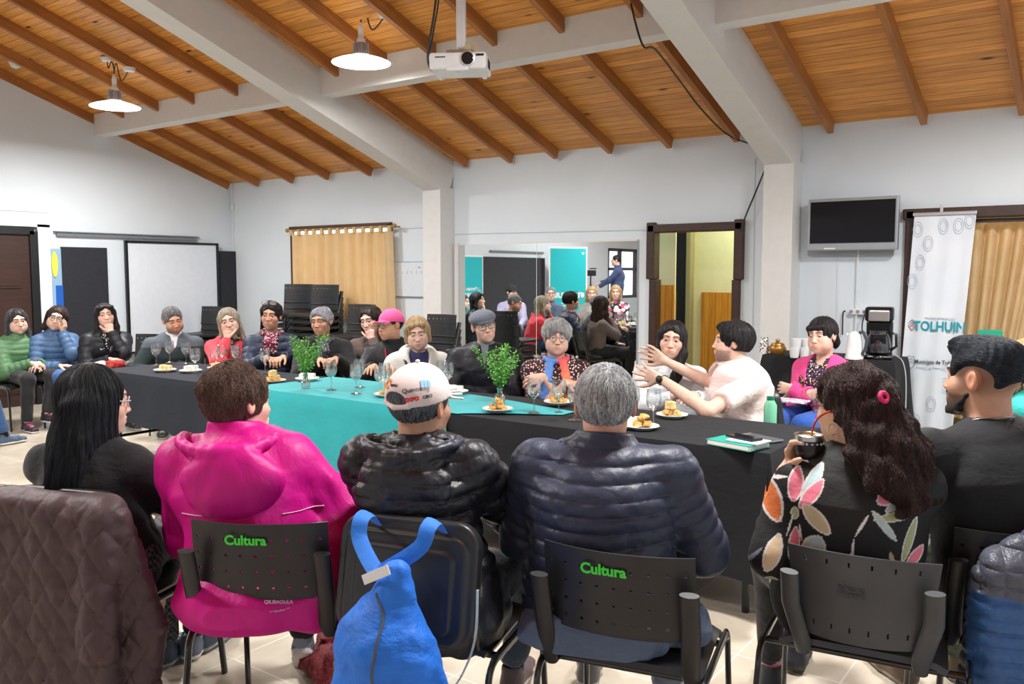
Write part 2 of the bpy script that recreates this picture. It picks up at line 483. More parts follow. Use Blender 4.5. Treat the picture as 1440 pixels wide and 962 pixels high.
def head_col(V, H, M, g, base):
    q = (V-H)@M; C = np.tile(np.array(base, float), (len(V), 1)); inh = (np.linalg.norm(q, axis=1) < .17) & (q[:, 2] > -.125)
    def blend(mask, c, a=1.0):
        mask = (mask*inh*a)[:, None]; C[:] = C*(1-mask)+np.array(c)*mask
    def spot(c, r, soft=.35):
        d = np.sqrt((((q-np.array(c))/np.array(r))**2).sum(1)); return np.clip((1+soft-d)/soft, 0, 1)*(d < 1+soft)
    b = np.array(base)
    for s in (-1, 1):
        blend(spot((s*.043, .07, -.03), (.022, .03, .02), .8), b*np.array((1.04, .86, .84)), .4)
        blend(spot((s*.083, -.008, -.004), (.02, .03, .035), .5), b*np.array((1.05, .78, .74)), .6)
        blend(spot((s*.031, .085, -.002), (.019, .03, .013), .5), b*np.array((.72, .6, .58)), .55)
    blend(spot((0, .11, -.034), (.016, .02, .014), .8), b*np.array((1.04, .85, .82)), .4)
    blend(spot((0, .1, -.068), (.025, .025, .0115), .25), g.get('lips', b*np.array((.86, .55, .53))), .7)
    bc = g.get('brow', (.03, .02, .015))
    for s in (-1, 1):
        for t in np.linspace(0, 1, 5):
            blend(spot((s*(.016+.032*t), .095, .0255+.004*math.sin(t*2.6)), (.0065, .03, .0042*(1-.35*t)), .5), bc, g.get('browa', .75))
    sc = g.get('scalp')
    if sc:
        r2 = np.linalg.norm(q, axis=1); m = np.clip((q[:, 2]+.055)/.06, 0, 1)*np.clip((.055-q[:, 1]+.25*np.clip(q[:, 2], 0, .1))/.02, 0, 1)*(1-np.maximum(spot((.085, -.004, -.005), (.02, .026, .036), .25), spot((-.085, -.004, -.005), (.02, .026, .036), .25)))
        blend(m, sc[0], sc[1])
    st = g.get('stubble')
    if st:
        m = np.clip((-.042-q[:, 2]+.35*np.clip(q[:, 1]-.06, -.05, .03)*0)/.012, 0, 1)*np.clip((q[:, 1]+.0)/.02, 0, 1)
        m = m*(1-spot((0, .11, -.068), (.026, .04, .012), .3))*(1-spot((0, .11, -.03), (.02, .04, .02), .4))
        blend(m, st[0], st[1])
    return C

EYE = {}
def eye_mesh(iris):
    if iris in EYE: return EYE[iris]
    b = bmesh.new(); bmesh.ops.create_uvsphere(b, u_segments=20, v_segments=14, radius=.0124)
    me = bpy.data.meshes.new('eye'); b.to_mesh(me); b.free()
    at = me.color_attributes.new('Col', 'FLOAT_COLOR', 'POINT')
    for i, v in enumerate(me.vertices):
        a = math.degrees(math.acos(max(-1, min(1, v.co.y/.0124))))
        at.data[i].color = (.004, .004, .004, 1) if a < 17 else ((*iris, 1) if a < 38 else (.55, .50, .47, 1))
    for p in me.polygons: p.use_smooth = True
    EYE[iris] = me; return me

def strands(S, roots, parent, mat, length=.08, n=8, flow=None, rad=.0007, lift=.002, curl=0.0, follow=1.0, name='hair_strands', face=None):
    """curves combed over the surface of the field S"""
    P = roots.copy(); N = len(P); path = [P.copy()]; ph = RNG.uniform(0, 6.28, N); L = length*RNG.uniform(.6, 1.15, N)
    for j in range(1, n):
        f = flow(P); g = S.grad(P); f = f-g*(f*g).sum(1, keepdims=True)*follow
        f = f/(np.linalg.norm(f, axis=1, keepdims=True)+1e-6)
        if curl:
            sd = np.cross(f, g); f = f+sd*(curl*np.sin(ph+j*1.3))[:, None]; f /= np.linalg.norm(f, axis=1, keepdims=True)
        P = P+f*(L/(n-1))[:, None]; d = S.sample(P); g = S.grad(P)
        tgt = lift*(.3+RNG.uniform(0, 1, N)*.9)
        P = P-g*np.clip(d-tgt, -.02, .02)[:, None]*follow
        path.append(P.copy())
    A = np.stack(path, 1)
    if face is not None:
        q = (A-face[0])@face[1]; bad = ((np.abs(q[..., 0]) < .052) & (q[..., 1] > .06) & (q[..., 2] < face[2]) & (q[..., 2] > -.12)).any(1); A = A[~bad]; N = len(A)
    cu = bpy.data.hair_curves.new(name); cu.add_curves([n]*N)
    cu.attributes['position'].data.foreach_set('vector', A.astype(np.float32).ravel())
    r = cu.attributes.get('radius') or cu.attributes.new('radius', 'FLOAT', 'POINT')
    tp = np.tile(np.linspace(1, .35, n), N)*rad; r.data.foreach_set('value', tp.astype(np.float32))
    cu.materials.append(mat)
    o = bpy.data.objects.new(name, cu); COL.objects.link(o); o.parent = parent; return o

def glasses(root, H, M, c=(.02, .02, .025), shape='rect', r=.0016, w=.024, h=.017):
    b = MB(); P = lambda x, y, z: Vector(H+M@np.array((x, y, z), float)); ln = MB()
    for s in (-1, 1):
        pts = []
        for i in range(20):
            a = 2*PI*i/20; e = .6 if shape == 'rect' else 1.0
            cx = math.copysign(abs(math.cos(a))**e, math.cos(a)); cz = math.copysign(abs(math.sin(a))**e, math.sin(a))
            pts.append(P(s*.034+w*cx, .108-.012*abs((s*.034+w*cx)/.05)**2, -.002+h*cz))
        b.tube(pts, r, 6, closed=True)
        ce = P(s*.034, .104, -.002); vs = [ln.b.verts.new(p) for p in pts]; ln.b.faces.new(vs)
        b.tube([P(s*.057, .099, .005), P(s*.074, .075, .006), P(s*.082, .0, .006), P(s*.08, -.02, -.008)], r*.9, 6)
    b.tube([P(-.011, .108, .004), P(0, .111, .007), P(.011, .108, .004)], r, 6)
    o = b.build('glasses', plain('frame_'+str(c), c, .3), root)
    m = _mc.get('lens')
    if m is None:
        n = NT('lens'); n.set(Base_Color=(.9, .95, 1, 1), Roughness=.03, Alpha=.16); n.b.inputs['Specular IOR Level'].default_value = .6
        m = _mc['lens'] = n.m
    ln.build('lens', m, o); return o

SKINS = dict(fair=lin((.87, .73, .66)), mid=lin((.82, .66, .57)), tan=lin((.78, .61, .51)), pale=lin((.90, .76, .70)))

def puff(period, amp, off=0.0, ax=None, wr=.0015, arm=False):
    def f(X, Y, Z, q):
        u = q if arm else ((X*ax[0]+Y*ax[1]+Z*ax[2]) if ax is not None else Z+0*X)
        s = np.abs(np.sin(PI*(u+off+.006*np.sin(14*X+9*Y))/period)); return amp*(s**.45-1)+wr*wob(X, Y, Z, 2.6, off*40)
    return f
def wrink(a=.003, s=1.0, ph=0.0):
    return lambda X, Y, Z, q: a*wob(X, Y, Z, s, ph)
def shoe(root, a, d, c, sole=(.7, .7, .68), size=1.0, name='shoe', h=.005, stripes=None, high=0):
    a = np.array(a, float); a[2] = 0 if len(a) < 3 else a[2]; d = unit((d[0], d[1], d[2] if len(d) > 2 else 0)); sd = unit(np.cross(d, (0, 0, 1))); up = np.cross(sd, d)
    z = lambda f, u, s_=0: a+d*f*size+up*u+sd*s_
    S = SDF(np.minimum(z(-.12, -.02), z(.26, .2))-.12, np.maximum(z(-.12, -.02), z(.26, .2))+.12, h)
    S.ecap(z(-.035, .03), z(.08, .032), sd, (.034, .028), (.044, .03), k=.01); S.ecap(z(.08, .03), z(.17, .028), sd, (.044, .028), (.038, .022), k=.02)
    S.cap(z(-.025, .04), z(-.02, .085+high), .034, .038, k=.03); S.cap(z(.0, .05), z(.1, .045), .036, .032, k=.02)
    S.cap(z(-.02, .09+high), z(-.02, .15+high), .03, .03, k=.005, op='s')
    S.ecap(z(-.04, .012), z(.08, .012), sd, (.038, .014), (.046, .014), k=.003); S.ecap(z(.08, .012), z(.175, .014), sd, (.046, .014), (.038, .014), k=.003)
    for t in (.05, .075, .1, .122): S.cap(z(t, .075-.25*(t-.05), -.02), z(t, .075-.25*(t-.05), .02), .004, k=.002)
    def col(V):
        u = (V-a)@up; f = (V-a)@d; C = np.tile(np.array(c), (len(V), 1)); C[u < .022] = sole
        l = (np.abs(((V-a)@sd)) < .024) & (f > .045) & (f < .13) & (u > .05) & (np.abs(np.mod(f-.05+.006, .024)-.006) < .005)
        C[l] = stripes or tuple(min(1, x+.25) for x in c); return C
    return S.mesh(name, vcol('shoe_mat', .55, .2), root, col)

def person(label, loc, face, head, hd=(0, 0, 0), skin='mid', g=None, bulk=1.0, shw=.175, near=False,
           Rh=None, Lh=None, Rl=None, Ll=None, top=None, pants=None, shoes=None, hair=None, extra=None, lean=0.0, twist=0.0,
           group=None, stand=False, fine=None, sleeve='long', armr=1.0, hscale=1.0, quick=False, pz=.53, hip=.0, Rlw=None, Llw=None, nk=.0, shz=.0):
    g = g or {}; root = empty('person', (loc[0], loc[1], 0), R(face), label=label, cat='person', group=group)
    fr = R(face); dx, dy = head[0]-loc[0], head[1]-loc[1]
    H = np.array((dx*math.cos(fr)+dy*math.sin(fr), -dx*math.sin(fr)+dy*math.cos(fr), head[2]), float)
    M = rot3(*hd); base = SKINS[skin] if isinstance(skin, str) else skin
    Ms = M*hscale
    Pv = np.array((hip, 0, pz)); N = H+M@np.array((0, -.03, -.125))*.6+np.array((0, -.012, -.095+nk))
    Sc = N+np.array((0, -.012, -.045)); Sc[0] = N[0]*.85
    tw = R(twist); side = unit((math.cos(tw), math.sin(tw), lean)); sp = Sc-Pv
    mid = Pv+sp*.42+np.array((0, -.015, 0)); chest = Pv+sp*.78+np.array((0, -.008, 0))
    sh = {s: Sc+side*s*shw+np.array((0, .0, -.034+shz)) for s in (-1, 1)}
    hands = {1: Rh or dict(p=(.13, .34, .60)), -1: Lh or dict(p=(-.13, .34, .60))}
    legs = {1: Rl or ((.12, .43, .50), (.13, .40, .09)), -1: Ll or ((-.12, .43, .50), (-.13, .40, .09))}
    J = {}
    def toloc(q, vec=False):
        a = 0 if vec else loc[0]; b_ = 0 if vec else loc[1]; qx, qy = q[0]-a, q[1]-b_
        return np.array((qx*math.cos(fr)+qy*math.sin(fr), -qx*math.sin(fr)+qy*math.cos(fr), q[2]))
    for s, lw in ((1, Rlw), (-1, Llw)):
        if lw: legs[s] = tuple(tuple(toloc(q)) for q in lw)
    for s in (-1, 1):
        h = dict(hands[s]); hands[s] = h
        if 'ph' in h:
            h['p'] = H+M@np.array(h['ph'], float); h['d'] = M@np.array(h.get('dh', (0, 0, 1)), float); h['n'] = M@np.array(h.get('nh', (0, -1, 0)), float)
        if 'pw' in h: h['p'] = toloc(h['pw'])
        if 'dw' in h: h['d'] = toloc(h['dw'], True)
        if 'nw' in h: h['n'] = toloc(h['nw'], True)
        if 'ew' in h: h['elbow'] = toloc(h['ew'])
        w = np.array(h['p'], float)
        el = np.array(h['elbow'], float) if 'elbow' in h else ik(sh[s], w, .275*armr, .245*armr, h.get('hint', (s*.75, -.35, -.8)))
        J[s] = (el, w)
    pts = [H+.14, H-.14, Pv-np.array((.2, .16, .13)), Pv+np.array((.2, .12, .1)), sh[1]+.12, sh[-1]-.12]
    for s in (-1, 1):
        pts += [J[s][0]-.07, J[s][0]+.07, J[s][1]-.13, J[s][1]+.13, np.array(legs[s][0])+.12, np.array(legs[s][0])-.12, np.array(legs[s][1])-.1, np.array(legs[s][1])+np.array((.08, .08, .05))]
    pts = np.array(pts); lo, hi = pts.min(0)-.03, pts.max(0)+.03
    # ---- body
    hf = (.0032 if near else .0038) if fine is None else fine
    FZ = [(H-np.array((.11, .125, .135)), H+np.array((.11, .125, .10)), hf)]
    for s in (-1, 1):
        if hands[s].get('show', True):
            w = J[s][1]; d = unit(hands[s].get('d', w-J[s][0])); c = w+d*.08; FZ.append((c-.1, c+.1, .0042 if not near else .0035))
    B = SDF(lo, hi, .014, FZ)
    head_sdf(B, H, Ms if hscale != 1 else M, g)
    B.cap(N+np.array((0, -.01, -.03)), H+M@np.array((0, -.022, -.07)), (.062 if g.get('jaw', 1) >= 1 else .052)+g.get('neck', 0), .052+g.get('neck', 0)*.8, k=.03)
    tb = bulk
    B.ecap(Pv, mid, side, (.15*tb, .10*tb), (.13*tb, .095*tb), k=.04); B.ecap(mid, chest, side, (.13*tb, .095*tb), (.145*tb, .1*tb), k=.04)
    B.ecap(chest, Sc+np.array((0, 0, .0)), side, (.145*tb, .09*tb), (.10, .05), k=.05); B.cap(sh[-1], sh[1], .04, k=.04)
    for s in (-1, 1):
        el, w = J[s]; ar = armr*g.get('arm', 1.0)
        B.cap(sh[s], el, .044*ar, .037*ar, k=.03)
        B.cap(el, el+(w-el)*.35, .036*ar, .037*ar, k=.02); B.cap(el+(w-el)*.35, w, .037*ar, .0235*ar, k=.01)
        h = hands[s]
        if h.get('show', True):
            d = h.get('d', w-el); hand(B, w, d, h.get('n', (0, 0, -1)), s, h.get('curl', .3), h.get('spread', .12), h.get('thumb', (.45, .3)), h.get('sc', .98 if g.get('jaw', 1) < 1 else 1.04))
        kn, an = np.array(legs[s][0], float), np.array(legs[s][1], float); hp = Pv+np.array((s*.085, .0, 0))
        B.cap(hp, kn, .066, .048, k=.04); B.cap(kn, an, .046, .030, k=.02)
        if not shoes: B.ecap(an+np.array((0, -.03, -.05)), an+np.array((0, .12, -.06)), (1, 0, 0), (.03, .03), (.035, .02), k=.02)
    o = B.mesh('body', skin_mat(), root, lambda V: head_col(V, H, Ms, g, base))
    # eyes
    for s in (-1, 1):
        e = bpy.data.objects.new('eye', eye_mesh(g.get('iris', (.035, .018, .01)))); COL.objects.link(e); e.parent = root
        if not e.data.materials: e.data.materials.append(vcol('eye_mat', .12))
        q = H+Ms@np.array((s*.0315, .078, .0)); e.matrix_local = Matrix.Translation(q) @ Matrix(Ms.tolist()).to_4x4() @ Matrix.Rotation(R(g.get('look', 0)), 4, 'Z') @ Matrix.Rotation(R(4), 4, 'X')
    J.update(H=H, M=Ms, N=N, Sc=Sc, Pv=Pv, mid=mid, chest=chest, side=side, sh=sh, lo=lo, hi=hi, root=root, legs=legs, bulk=bulk)
    # ---- trousers
    if pants:
        pb = pants.get('bulge', 0)
        t = pants.get('t', .014); h_ = pants.get('h', .009)
        T = SDF((lo[0], lo[1], 0.02), (hi[0], hi[1], Pv[2]+.2), h_)
        d = pants.get('disp') or wrink(.0035, 1.5, loc[0])
        T.ecap(Pv+np.array((0, -.01, .0)), mid, side, (.155*tb+t, .105*tb+t), (.12*tb+t, .09*tb), k=.05, disp=d)
        if pb: T.ell((0, -.12, .50), (.185*tb, .12, .075), k=.06, disp=d)
        for s in (-1, 1):
            kn, an = np.array(legs[s][0], float), np.array(legs[s][1], float); hp = Pv+np.array((s*.085, .0, 0))
            T.cap(hp, kn, .074+t, .056+t, k=.04, disp=d)
            an2 = kn+(an-kn)*pants.get('len', .93); T.cap(kn, an2, .053+t, pants.get('hem', .040)+t*.6, k=.02, disp=d)
            u = unit(an-kn); T.cap(an2+u*.012, an2+u*.08, .034+t*.2, k=.004, op='s')
        if not stand: T.F = np.maximum(T.F, ((.452-T.ax[2])[None, None, :]*((T.ax[1] < .25)[None, :, None]*1.0)-(T.ax[1] >= .25)[None, :, None]*1.0).astype(np.float32)*np.ones_like(T.F))
        T.mesh('trousers', pants['m'], root, pants.get('col'))
    if shoes:
        for s in (-1, 1):
            an = np.array(legs[s][1], float); kn = np.array(legs[s][0], float); fd = shoes.get('d'+('R' if s > 0 else 'L'), (s*.12, 1, 0))
            shoe(root, (an[0], an[1], an[2]-.09), fd, shoes['c'], shoes.get('sole', (.5, .5, .5)), stripes=shoes.get('stripes'), high=shoes.get('high', 0))
            if shoes.get('sock'):
                b = MB(); b.tube([tuple(an+np.array((0, 0, -.03))), tuple(an+(kn-an)*.12), tuple(an+(kn-an)*.3)], [.036, .036, .042], 12)
                b.build('sock', plain('sock', shoes['sock'], .9), root)
    if top:
        for lay in (top if isinstance(top, list) else [top]): garment(J, lay, near)
    if hair: hairdo(J, hair, near)
    J['B'] = B; J['base'] = base
    if extra: extra(J)
    J.pop('B').F = None
    return J

def garment(J, c, near):
    sh, side, Pv, mid, chest, Sc, N, H, M = J['sh'], J['side'], J['Pv'], J['mid'], J['chest'], J['Sc'], J['N'], J['H'], J['M']
    t = c.get('t', .012); tb = J['bulk']; lo, hi = J['lo'].copy(), J['hi'].copy()
    lo = lo-t-.03; hi = hi+t+.03; hem = c.get('hem', .44); lo[2] = hem-.06; hi[2] = H[2]+.06
    G = SDF(lo, hi, c.get('h', .0065 if near else .0085))
    d = c.get('disp') or wrink(.003, 1.2, H[0]*5+H[1]); da = c.get('adisp') or d
    fl = c.get('flare', 0); w = c.get('w', 0)
    G.ecap((Pv[0], Pv[1]-.005, hem+.05), Pv+(mid-Pv)*.3, side, (.165*tb+t+fl, .115*tb+t+fl*.7), (.155*tb+t+w+fl*.5, .11*tb+t), k=.05, disp=d)
    G.ecap(Pv+(mid-Pv)*.3, mid, side, (.155*tb+t+w, .112*tb+t), (.145*tb+t+w, .11*tb+t), k=.05, disp=d)
    G.ecap(mid, chest, side, (.145*tb+t+w, .11*tb+t), (.160*tb+t, .115*tb+t), k=.05, disp=d)
    G.ecap(chest, Sc, side, (.160*tb+t, .112*tb+t), (.115+t, .066+t), k=.06, disp=d)
    if c.get('bust'):
        for s in (-1, 1): G.ell(chest+side*s*.07+np.array((0, .085*tb, -.03)), (.06, .05, .055), k=.05)
    G.cap(sh[-1]+np.array((0, 0, -.004)), sh[1]+np.array((0, 0, -.004)), .046+t, k=.05, disp=d)
    G.cap(Sc, N+np.array((0, 0, -.015)), .08+t*.4, .062+t*.3, k=.04)
    if c.get('sleeves', 'long') != 'none':
        for s in (-1, 1):
            el, wr = J[s]; ra = c.get('arm', 1.0)
            if c.get('sleeves', 'long') == 'short':
                e2 = sh[s]+(el-sh[s])*c.get('slen', .78); G.cap(sh[s], e2, (.050+t)*ra, (.050+t)*ra, k=.03, disp=da)
                u = unit(el-sh[s]); G.cap(e2+u*.03, e2+u*.12, .038*ra, k=.004, op='s')
                q = e2+u*.012
                def cut(X, Y, Z, q=q, u=u): return -((X-q[0])*u[0]+(Y-q[1])*u[1]+(Z-q[2])*u[2])
                G.add(cut, q-.12, q+.12, .006, 's')
            else:
                sl = c.get('slen', .98); w2 = el+(wr-el)*sl; u = unit(wr-el)
                G.cap(sh[s], el, (.052+t)*ra, (.045+t)*ra, k=.03, disp=da); G.cap(el, w2, (.045+t)*ra, (.032+t*.75)*ra, k=.025, disp=da)
                G.cap(w2+u*.004, w2+u*.06, .0285*ra, k=.004, op='s')
                q = w2+u*.014
                if c.get('cutcuff', True):
                    def cut(X, Y, Z, q=q, u=u): return -((X-q[0])*u[0]+(Y-q[1])*u[1]+(Z-q[2])*u[2])
                    G.add(cut, q-.055, q+.055, .006, 's')
    # hem
    zc = hem
    G.F = np.maximum(G.F, ((zc-G.ax[2])[None, None, :]).astype(np.float32)*np.ones_like(G.F))
    # neck
    nv = c.get('neck', 'crew'); ax_ = unit((H+M@np.array((0, -.02, -.07)))-N)
    nb = N+np.array((0, .0, -.02))
    if nv == 'collar':
        ch = c.get('ch', .055); G.cap(nb, nb+ax_*(ch+.02), .078, .072+c.get('cw', 0), k=.02, disp=c.get('cdisp'))
        q = nb+ax_*(ch+.03)
        G.add(lambda X, Y, Z: -((X-q[0])*ax_[0]+(Y-q[1])*ax_[1]+(Z-q[2])*ax_[2]), q-.14, q+.14, .006, 's')
        G.cap(nb+ax_*.005, nb+ax_*.2, .058, .064+c.get('cw', 0), k=.006, op='s')
        if c.get('open', .0):
            o = c['open']; G.cap(nb+np.array((0, .09, .04)), nb+np.array((0, .12, -o)), .03, .008, k=.01, op='s')
    elif nv == 'crew':
        G.cap(nb+np.array((0, .0, .028)), nb+ax_*.2, .064, k=.006, op='s')
    elif nv == 'v':
        o = c.get('open', .12); G.cap(nb+np.array((0, .0, .028)), nb+ax_*.2, .066, k=.006, op='s')
        G.cap(nb+np.array((0, .09, .03)), nb+np.array((0, .14, -o)), c.get('vw', .045), .012, k=.01, op='s')
    if c.get('front'):           # open front: a wedge of the front is cut down to the hem
        fw_ = c['front']
        a = chest+np.array((0, .12*tb+t, .08)); b = Pv+np.array((0, .16*tb+t, -.02))
        G.ecap(a+np.array((0, .01, 0)), b, side, (fw_, .05+t), (fw_*c.get('fw2', 1.0), .06+t), k=.01, op='s')
    if c.get('hood'):
        hc = c['hood']; k_ = hc.get('s', 1.0); q = N+np.array((0, -.085, -.035+hc.get('z', 0)))
        G.ell(q, (.135*k_, .07*k_, .085*k_), k=.03, disp=hc.get('disp') or d)
        G.cap(N+np.array((-.09, -.02, .0)), N+np.array((0, -.10, .02)), .035, k=.03); G.cap(N+np.array((.09, -.02, .0)), N+np.array((0, -.10, .02)), .035, k=.03)
        G.ell(N+np.array((0, -.045, .055)), (.085*k_, .06, .05), k=.02, op='s')
        G.cap(nb+ax_*.03, nb+ax_*.2, .062, k=.006, op='s')
    for p in c.get('prims', []): p(G, J)
    o = G.mesh(c.get('name', 'jacket'), c['m'], J['root'], c.get('col') and (lambda V: c['col'](V, J)))
    J['G'] = G; return o

def hairdo(J, c, near):
    H, M = J['H'], J['M']; P = lambda p: H+M@np.array(p, float)
    t = c.get('t', .008); Rr = c.get('R', .2); dn = c.get('down', .14)
    lo = H-np.array((Rr, Rr, dn)); hi = H+np.array((Rr, Rr, .17))
    S = SDF(lo, hi, c.get('h', .0045 if near else .0055)); fq = c.get('freq', 60); am = c.get('amp', .0013)
    def dsp(X, Y, Z, q):
        a = (X-H[0])*M[0, 0]+(Y-H[1])*M[1, 0]; b = (X-H[0])*M[0, 1]+(Y-H[1])*M[1, 1]; ang = np.arctan2(a, b+.02)
        return am*(np.sin(ang*fq*.35+1.3*np.sin(30*Z))+.7*np.sin(ang*fq*.8+2*np.sin(19*Z+2)))+c.get('mess', .0)*wob(X, Y, Z, 2.4, 3)
    S.ell(P((0, -.018, .031)), (.0835+t, .101+t, .089+t*1.2), M=M, k=.01, disp=dsp)
    for p in c.get('add', []):
        if p[0] == 'cap': S.cap(P(p[1]), P(p[2]), p[3], p[4], k=.025, disp=dsp)
        elif p[0] == 'ecap': S.ecap(P(p[1]), P(p[2]), M@np.array(p[5] if len(p) > 5 else (1, 0, 0), float), p[3], p[4], k=.03, disp=dsp)
        elif p[0] == 'ell': S.ell(P(p[1]), p[2], M=M, k=.02, disp=dsp)
        elif p[0] == 'wcap': S.cap(p[1], p[2], p[3], p[4], k=.025, disp=dsp)
    fc = c.get('face', ((0, .125, -.032), (.064, .085, .122)))
    S.ell(P(fc[0]), fc[1], M=M, k=.012, op='s', disp=lambda X, Y, Z, q: .004*wob(X, Y, Z, 5, H[0]*9))
    if c.get('style', 'short') == 'short':
        nz = c.get('nape', -.055)
        S.ell(P((0, .055, -.105)), (.14, .10, .085), M=M, k=.015, op='s'); S.ell(P((0, 0, nz-.1)), (.2, .2, .1), M=M, k=.012, op='s')
        for s in (-1, 1): S.ell(P((s*.097, .01, -.02)), (.022, .030, .040), M=M, k=.008, op='s')
    for p in c.get('sub', []): S.ell(P(p[0]), p[1], M=M, k=.01, op='s')
    m = hair_mat(c['c'], c.get('c2')); o = S.mesh('hair', m, J['root'])
    n = c.get('n', 9000 if near else 2600); V = S.V
    cr = P(c.get('crown', (0, -.05, .12)))
    if n:
        roots = V[RNG.integers(0, len(V), n)].astype(float)
        down = c.get('dir', M@np.array((0, -.0, -1.0)))
        fwd = M@np.array((0, 1.0, 0))
        def flow(Q):
            r = Q-cr; u = r/(np.linalg.norm(r, axis=1, keepdims=True)+1e-6)
            return u*c.get('radial', 1.0)+down*c.get('grav', .8)+fwd*c.get('fwd', 0.0)
        if c.get('style', 'short') == 'short':      # do not let strands grow over the face
            ql = (roots-H)@M; roots = roots[~((ql[:, 1] > .05) & (ql[:, 2] < .03))]
        strands(S, roots, J['root'] if False else o, m, c.get('len', .05), c.get('seg', 7), flow, c.get('rad', .00065 if near else .0009), c.get('lift', .003), c.get('curl', .15), c.get('follow', 1.0), face=(H, M, c.get('bang', .066)))
    S.F = None
# ---------------------------------------------------------------- the hall
WY, LX, SL = 7.5, -10.26, .34            # back wall, left wall, roof slope
def roofz(y, off=0.0): return 2.77+SL*(WY-y)+off if y > 1.6 else 2.77+SL*(WY-1.6)-SL*(1.6-y)+off
def struct(o): o['kind'] = 'structure'; return o
def wall_mat():
    m = NT('painted_wall'); m.set(Roughness=.55); co = m.coord()
    m.l(m.ramp(m.noise(co, 1.3, 4), [(.3, lin((.83, .87, .90))), (.7, lin((.86, .895, .92)))]), m.b.inputs['Base Color'])
    m.bump(m.noise(co, 45, 5, .65), .12, .004); return m.m
WALL = wall_mat(); BEAM = plain('beam_paint', lin((.86, .86, .85)), .55)
def plank_mat():
    m = NT('pine_planks'); co = m.coord()
    sp = m.n('ShaderNodeSeparateXYZ'); m.l(co, sp.inputs[0]); y = m.math('MULTIPLY', sp.outputs[1], 1/.085)
    idx = m.math('FLOOR', y); fr = m.math('FRACT', y)
    wn = m.n('ShaderNodeTexWhiteNoise'); wn.noise_dimensions = '1D'; m.l(idx, wn.inputs['W'])
    cb = m.n('ShaderNodeCombineXYZ'); m.l(m.math('MULTIPLY_ADD', wn.outputs[0], 37.0, m.math('MULTIPLY', sp.outputs[0], .55)), cb.inputs[0])
    m.l(m.math('MULTIPLY', fr, .9), cb.inputs[1]); m.l(idx, cb.inputs[2])
    g = m.noise(cb.outputs[0], 5, 5, .62, .5)
    base = m.ramp(g, [(.25, lin((.66, .39, .15))), (.5, lin((.88, .61, .28))), (.75, lin((.95, .71, .38)))])
    tone = m.ramp(wn.outputs[0], [(.0, (.78, .74, .7)), (1.0, (1.12, 1.1, 1.05))])
    c = m.mix(1.0, base, tone, 'MULTIPLY')
    cb2 = m.n('ShaderNodeCombineXYZ'); m.l(m.math('MULTIPLY', sp.outputs[0], 2.4), cb2.inputs[0]); m.l(m.math('MULTIPLY', y, .62), cb2.inputs[1])
    vo = m.n('ShaderNodeTexVoronoi'); vo.inputs['Scale'].default_value = 1.0; m.l(cb2.outputs[0], vo.inputs['Vector'])
    kn = m.ramp(vo.outputs['Distance'], [(.06, (1, 1, 1)), (.15, (0, 0, 0))])
    sel = m.n('ShaderNodeSeparateColor'); m.l(vo.outputs['Color'], sel.inputs[0]); kk = m.math('MULTIPLY', kn, m.math('GREATER_THAN', sel.outputs[0], .45))
    c = m.mix(kk, c, lin((.22, .09, .04)))
    gr = m.ramp(fr, [(.0, (1, 1, 1)), (.05, (0, 0, 0)), (.95, (0, 0, 0)), (1.0, (1, 1, 1))])
    c = m.mix(m.math('MULTIPLY', gr, .75), c, lin((.20, .09, .03)))
    m.l(c, m.b.inputs['Base Color']); m.set(Roughness=.42)
    m.bump(m.math('SUBTRACT', 1.0, gr), .5, .006); return m.m
def timber(name, a, b, rough=.5):
    key = ('tb', name)
    if key in _mc: return _mc[key]
    m = NT(name); co = m.coord(scale=(1, .08, 1)); g = m.noise(co, 26, 5, .6, .6); k = m.noise(m.coord(), 2.2, 3)
    c = m.mix(1.0, m.ramp(g, [(.25, a), (.75, b)]), m.ramp(k, [(.3, (.85, .85, .85)), (.7, (1.1, 1.1, 1.1))]), 'MULTIPLY')
    m.l(c, m.b.inputs['Base Color']); m.set(Roughness=rough); m.bump(g, .15, .004); _mc[key] = m.m; return m.m
PLANK = plank_mat(); RAFT = timber('rafter_timber', lin((.56, .35, .16)), lin((.74, .49, .26)))
DARKWOOD = timber('dark_wood', lin((.17, .095, .07)), lin((.26, .155, .12)))
def floor_mat():
    m = NT('floor_tiles'); co = m.coord(rot=(0, 0, 0)); sp = m.n('ShaderNodeSeparateXYZ'); m.l(co, sp.inputs[0])
    T = .40; gs = []; ids = []
    for i in (0, 1):
        q = m.math('MULTIPLY', sp.outputs[i], 1/T); f = m.math('FRACT', q); ids.append(m.math('FLOOR', q))
        gs.append(m.ramp(f, [(.0, (1, 1, 1)), (.014, (0, 0, 0)), (.986, (0, 0, 0)), (1, (1, 1, 1))]))
    j = m.math('MAXIMUM', gs[0], gs[1]); wn = m.n('ShaderNodeTexWhiteNoise'); wn.noise_dimensions = '2D'
    cb = m.n('ShaderNodeCombineXYZ'); m.l(ids[0], cb.inputs[0]); m.l(ids[1], cb.inputs[1]); m.l(cb.outputs[0], wn.inputs['Vector'])
    b = m.ramp(m.noise(co, 3.2, 5, .6, .6), [(.3, lin((.70, .655, .585))), (.7, lin((.82, .785, .72)))])
    b = m.mix(1.0, b, m.ramp(wn.outputs[0], [(0, (.94, .94, .94)), (1, (1.04, 1.04, 1.04))]), 'MULTIPLY')
    m.l(m.mix(j, b, lin((.88, .86, .82))), m.b.inputs['Base Color']); m.set(Roughness=.28)
    m.b.inputs['Specular IOR Level'].default_value = .45
    m.bump(m.math('SUBTRACT', 1.0, j), .25, .003); return m.m
struct(MB().box((-3.5, 1.2, -.05), (18, 16, .1)).build('floor', floor_mat()))

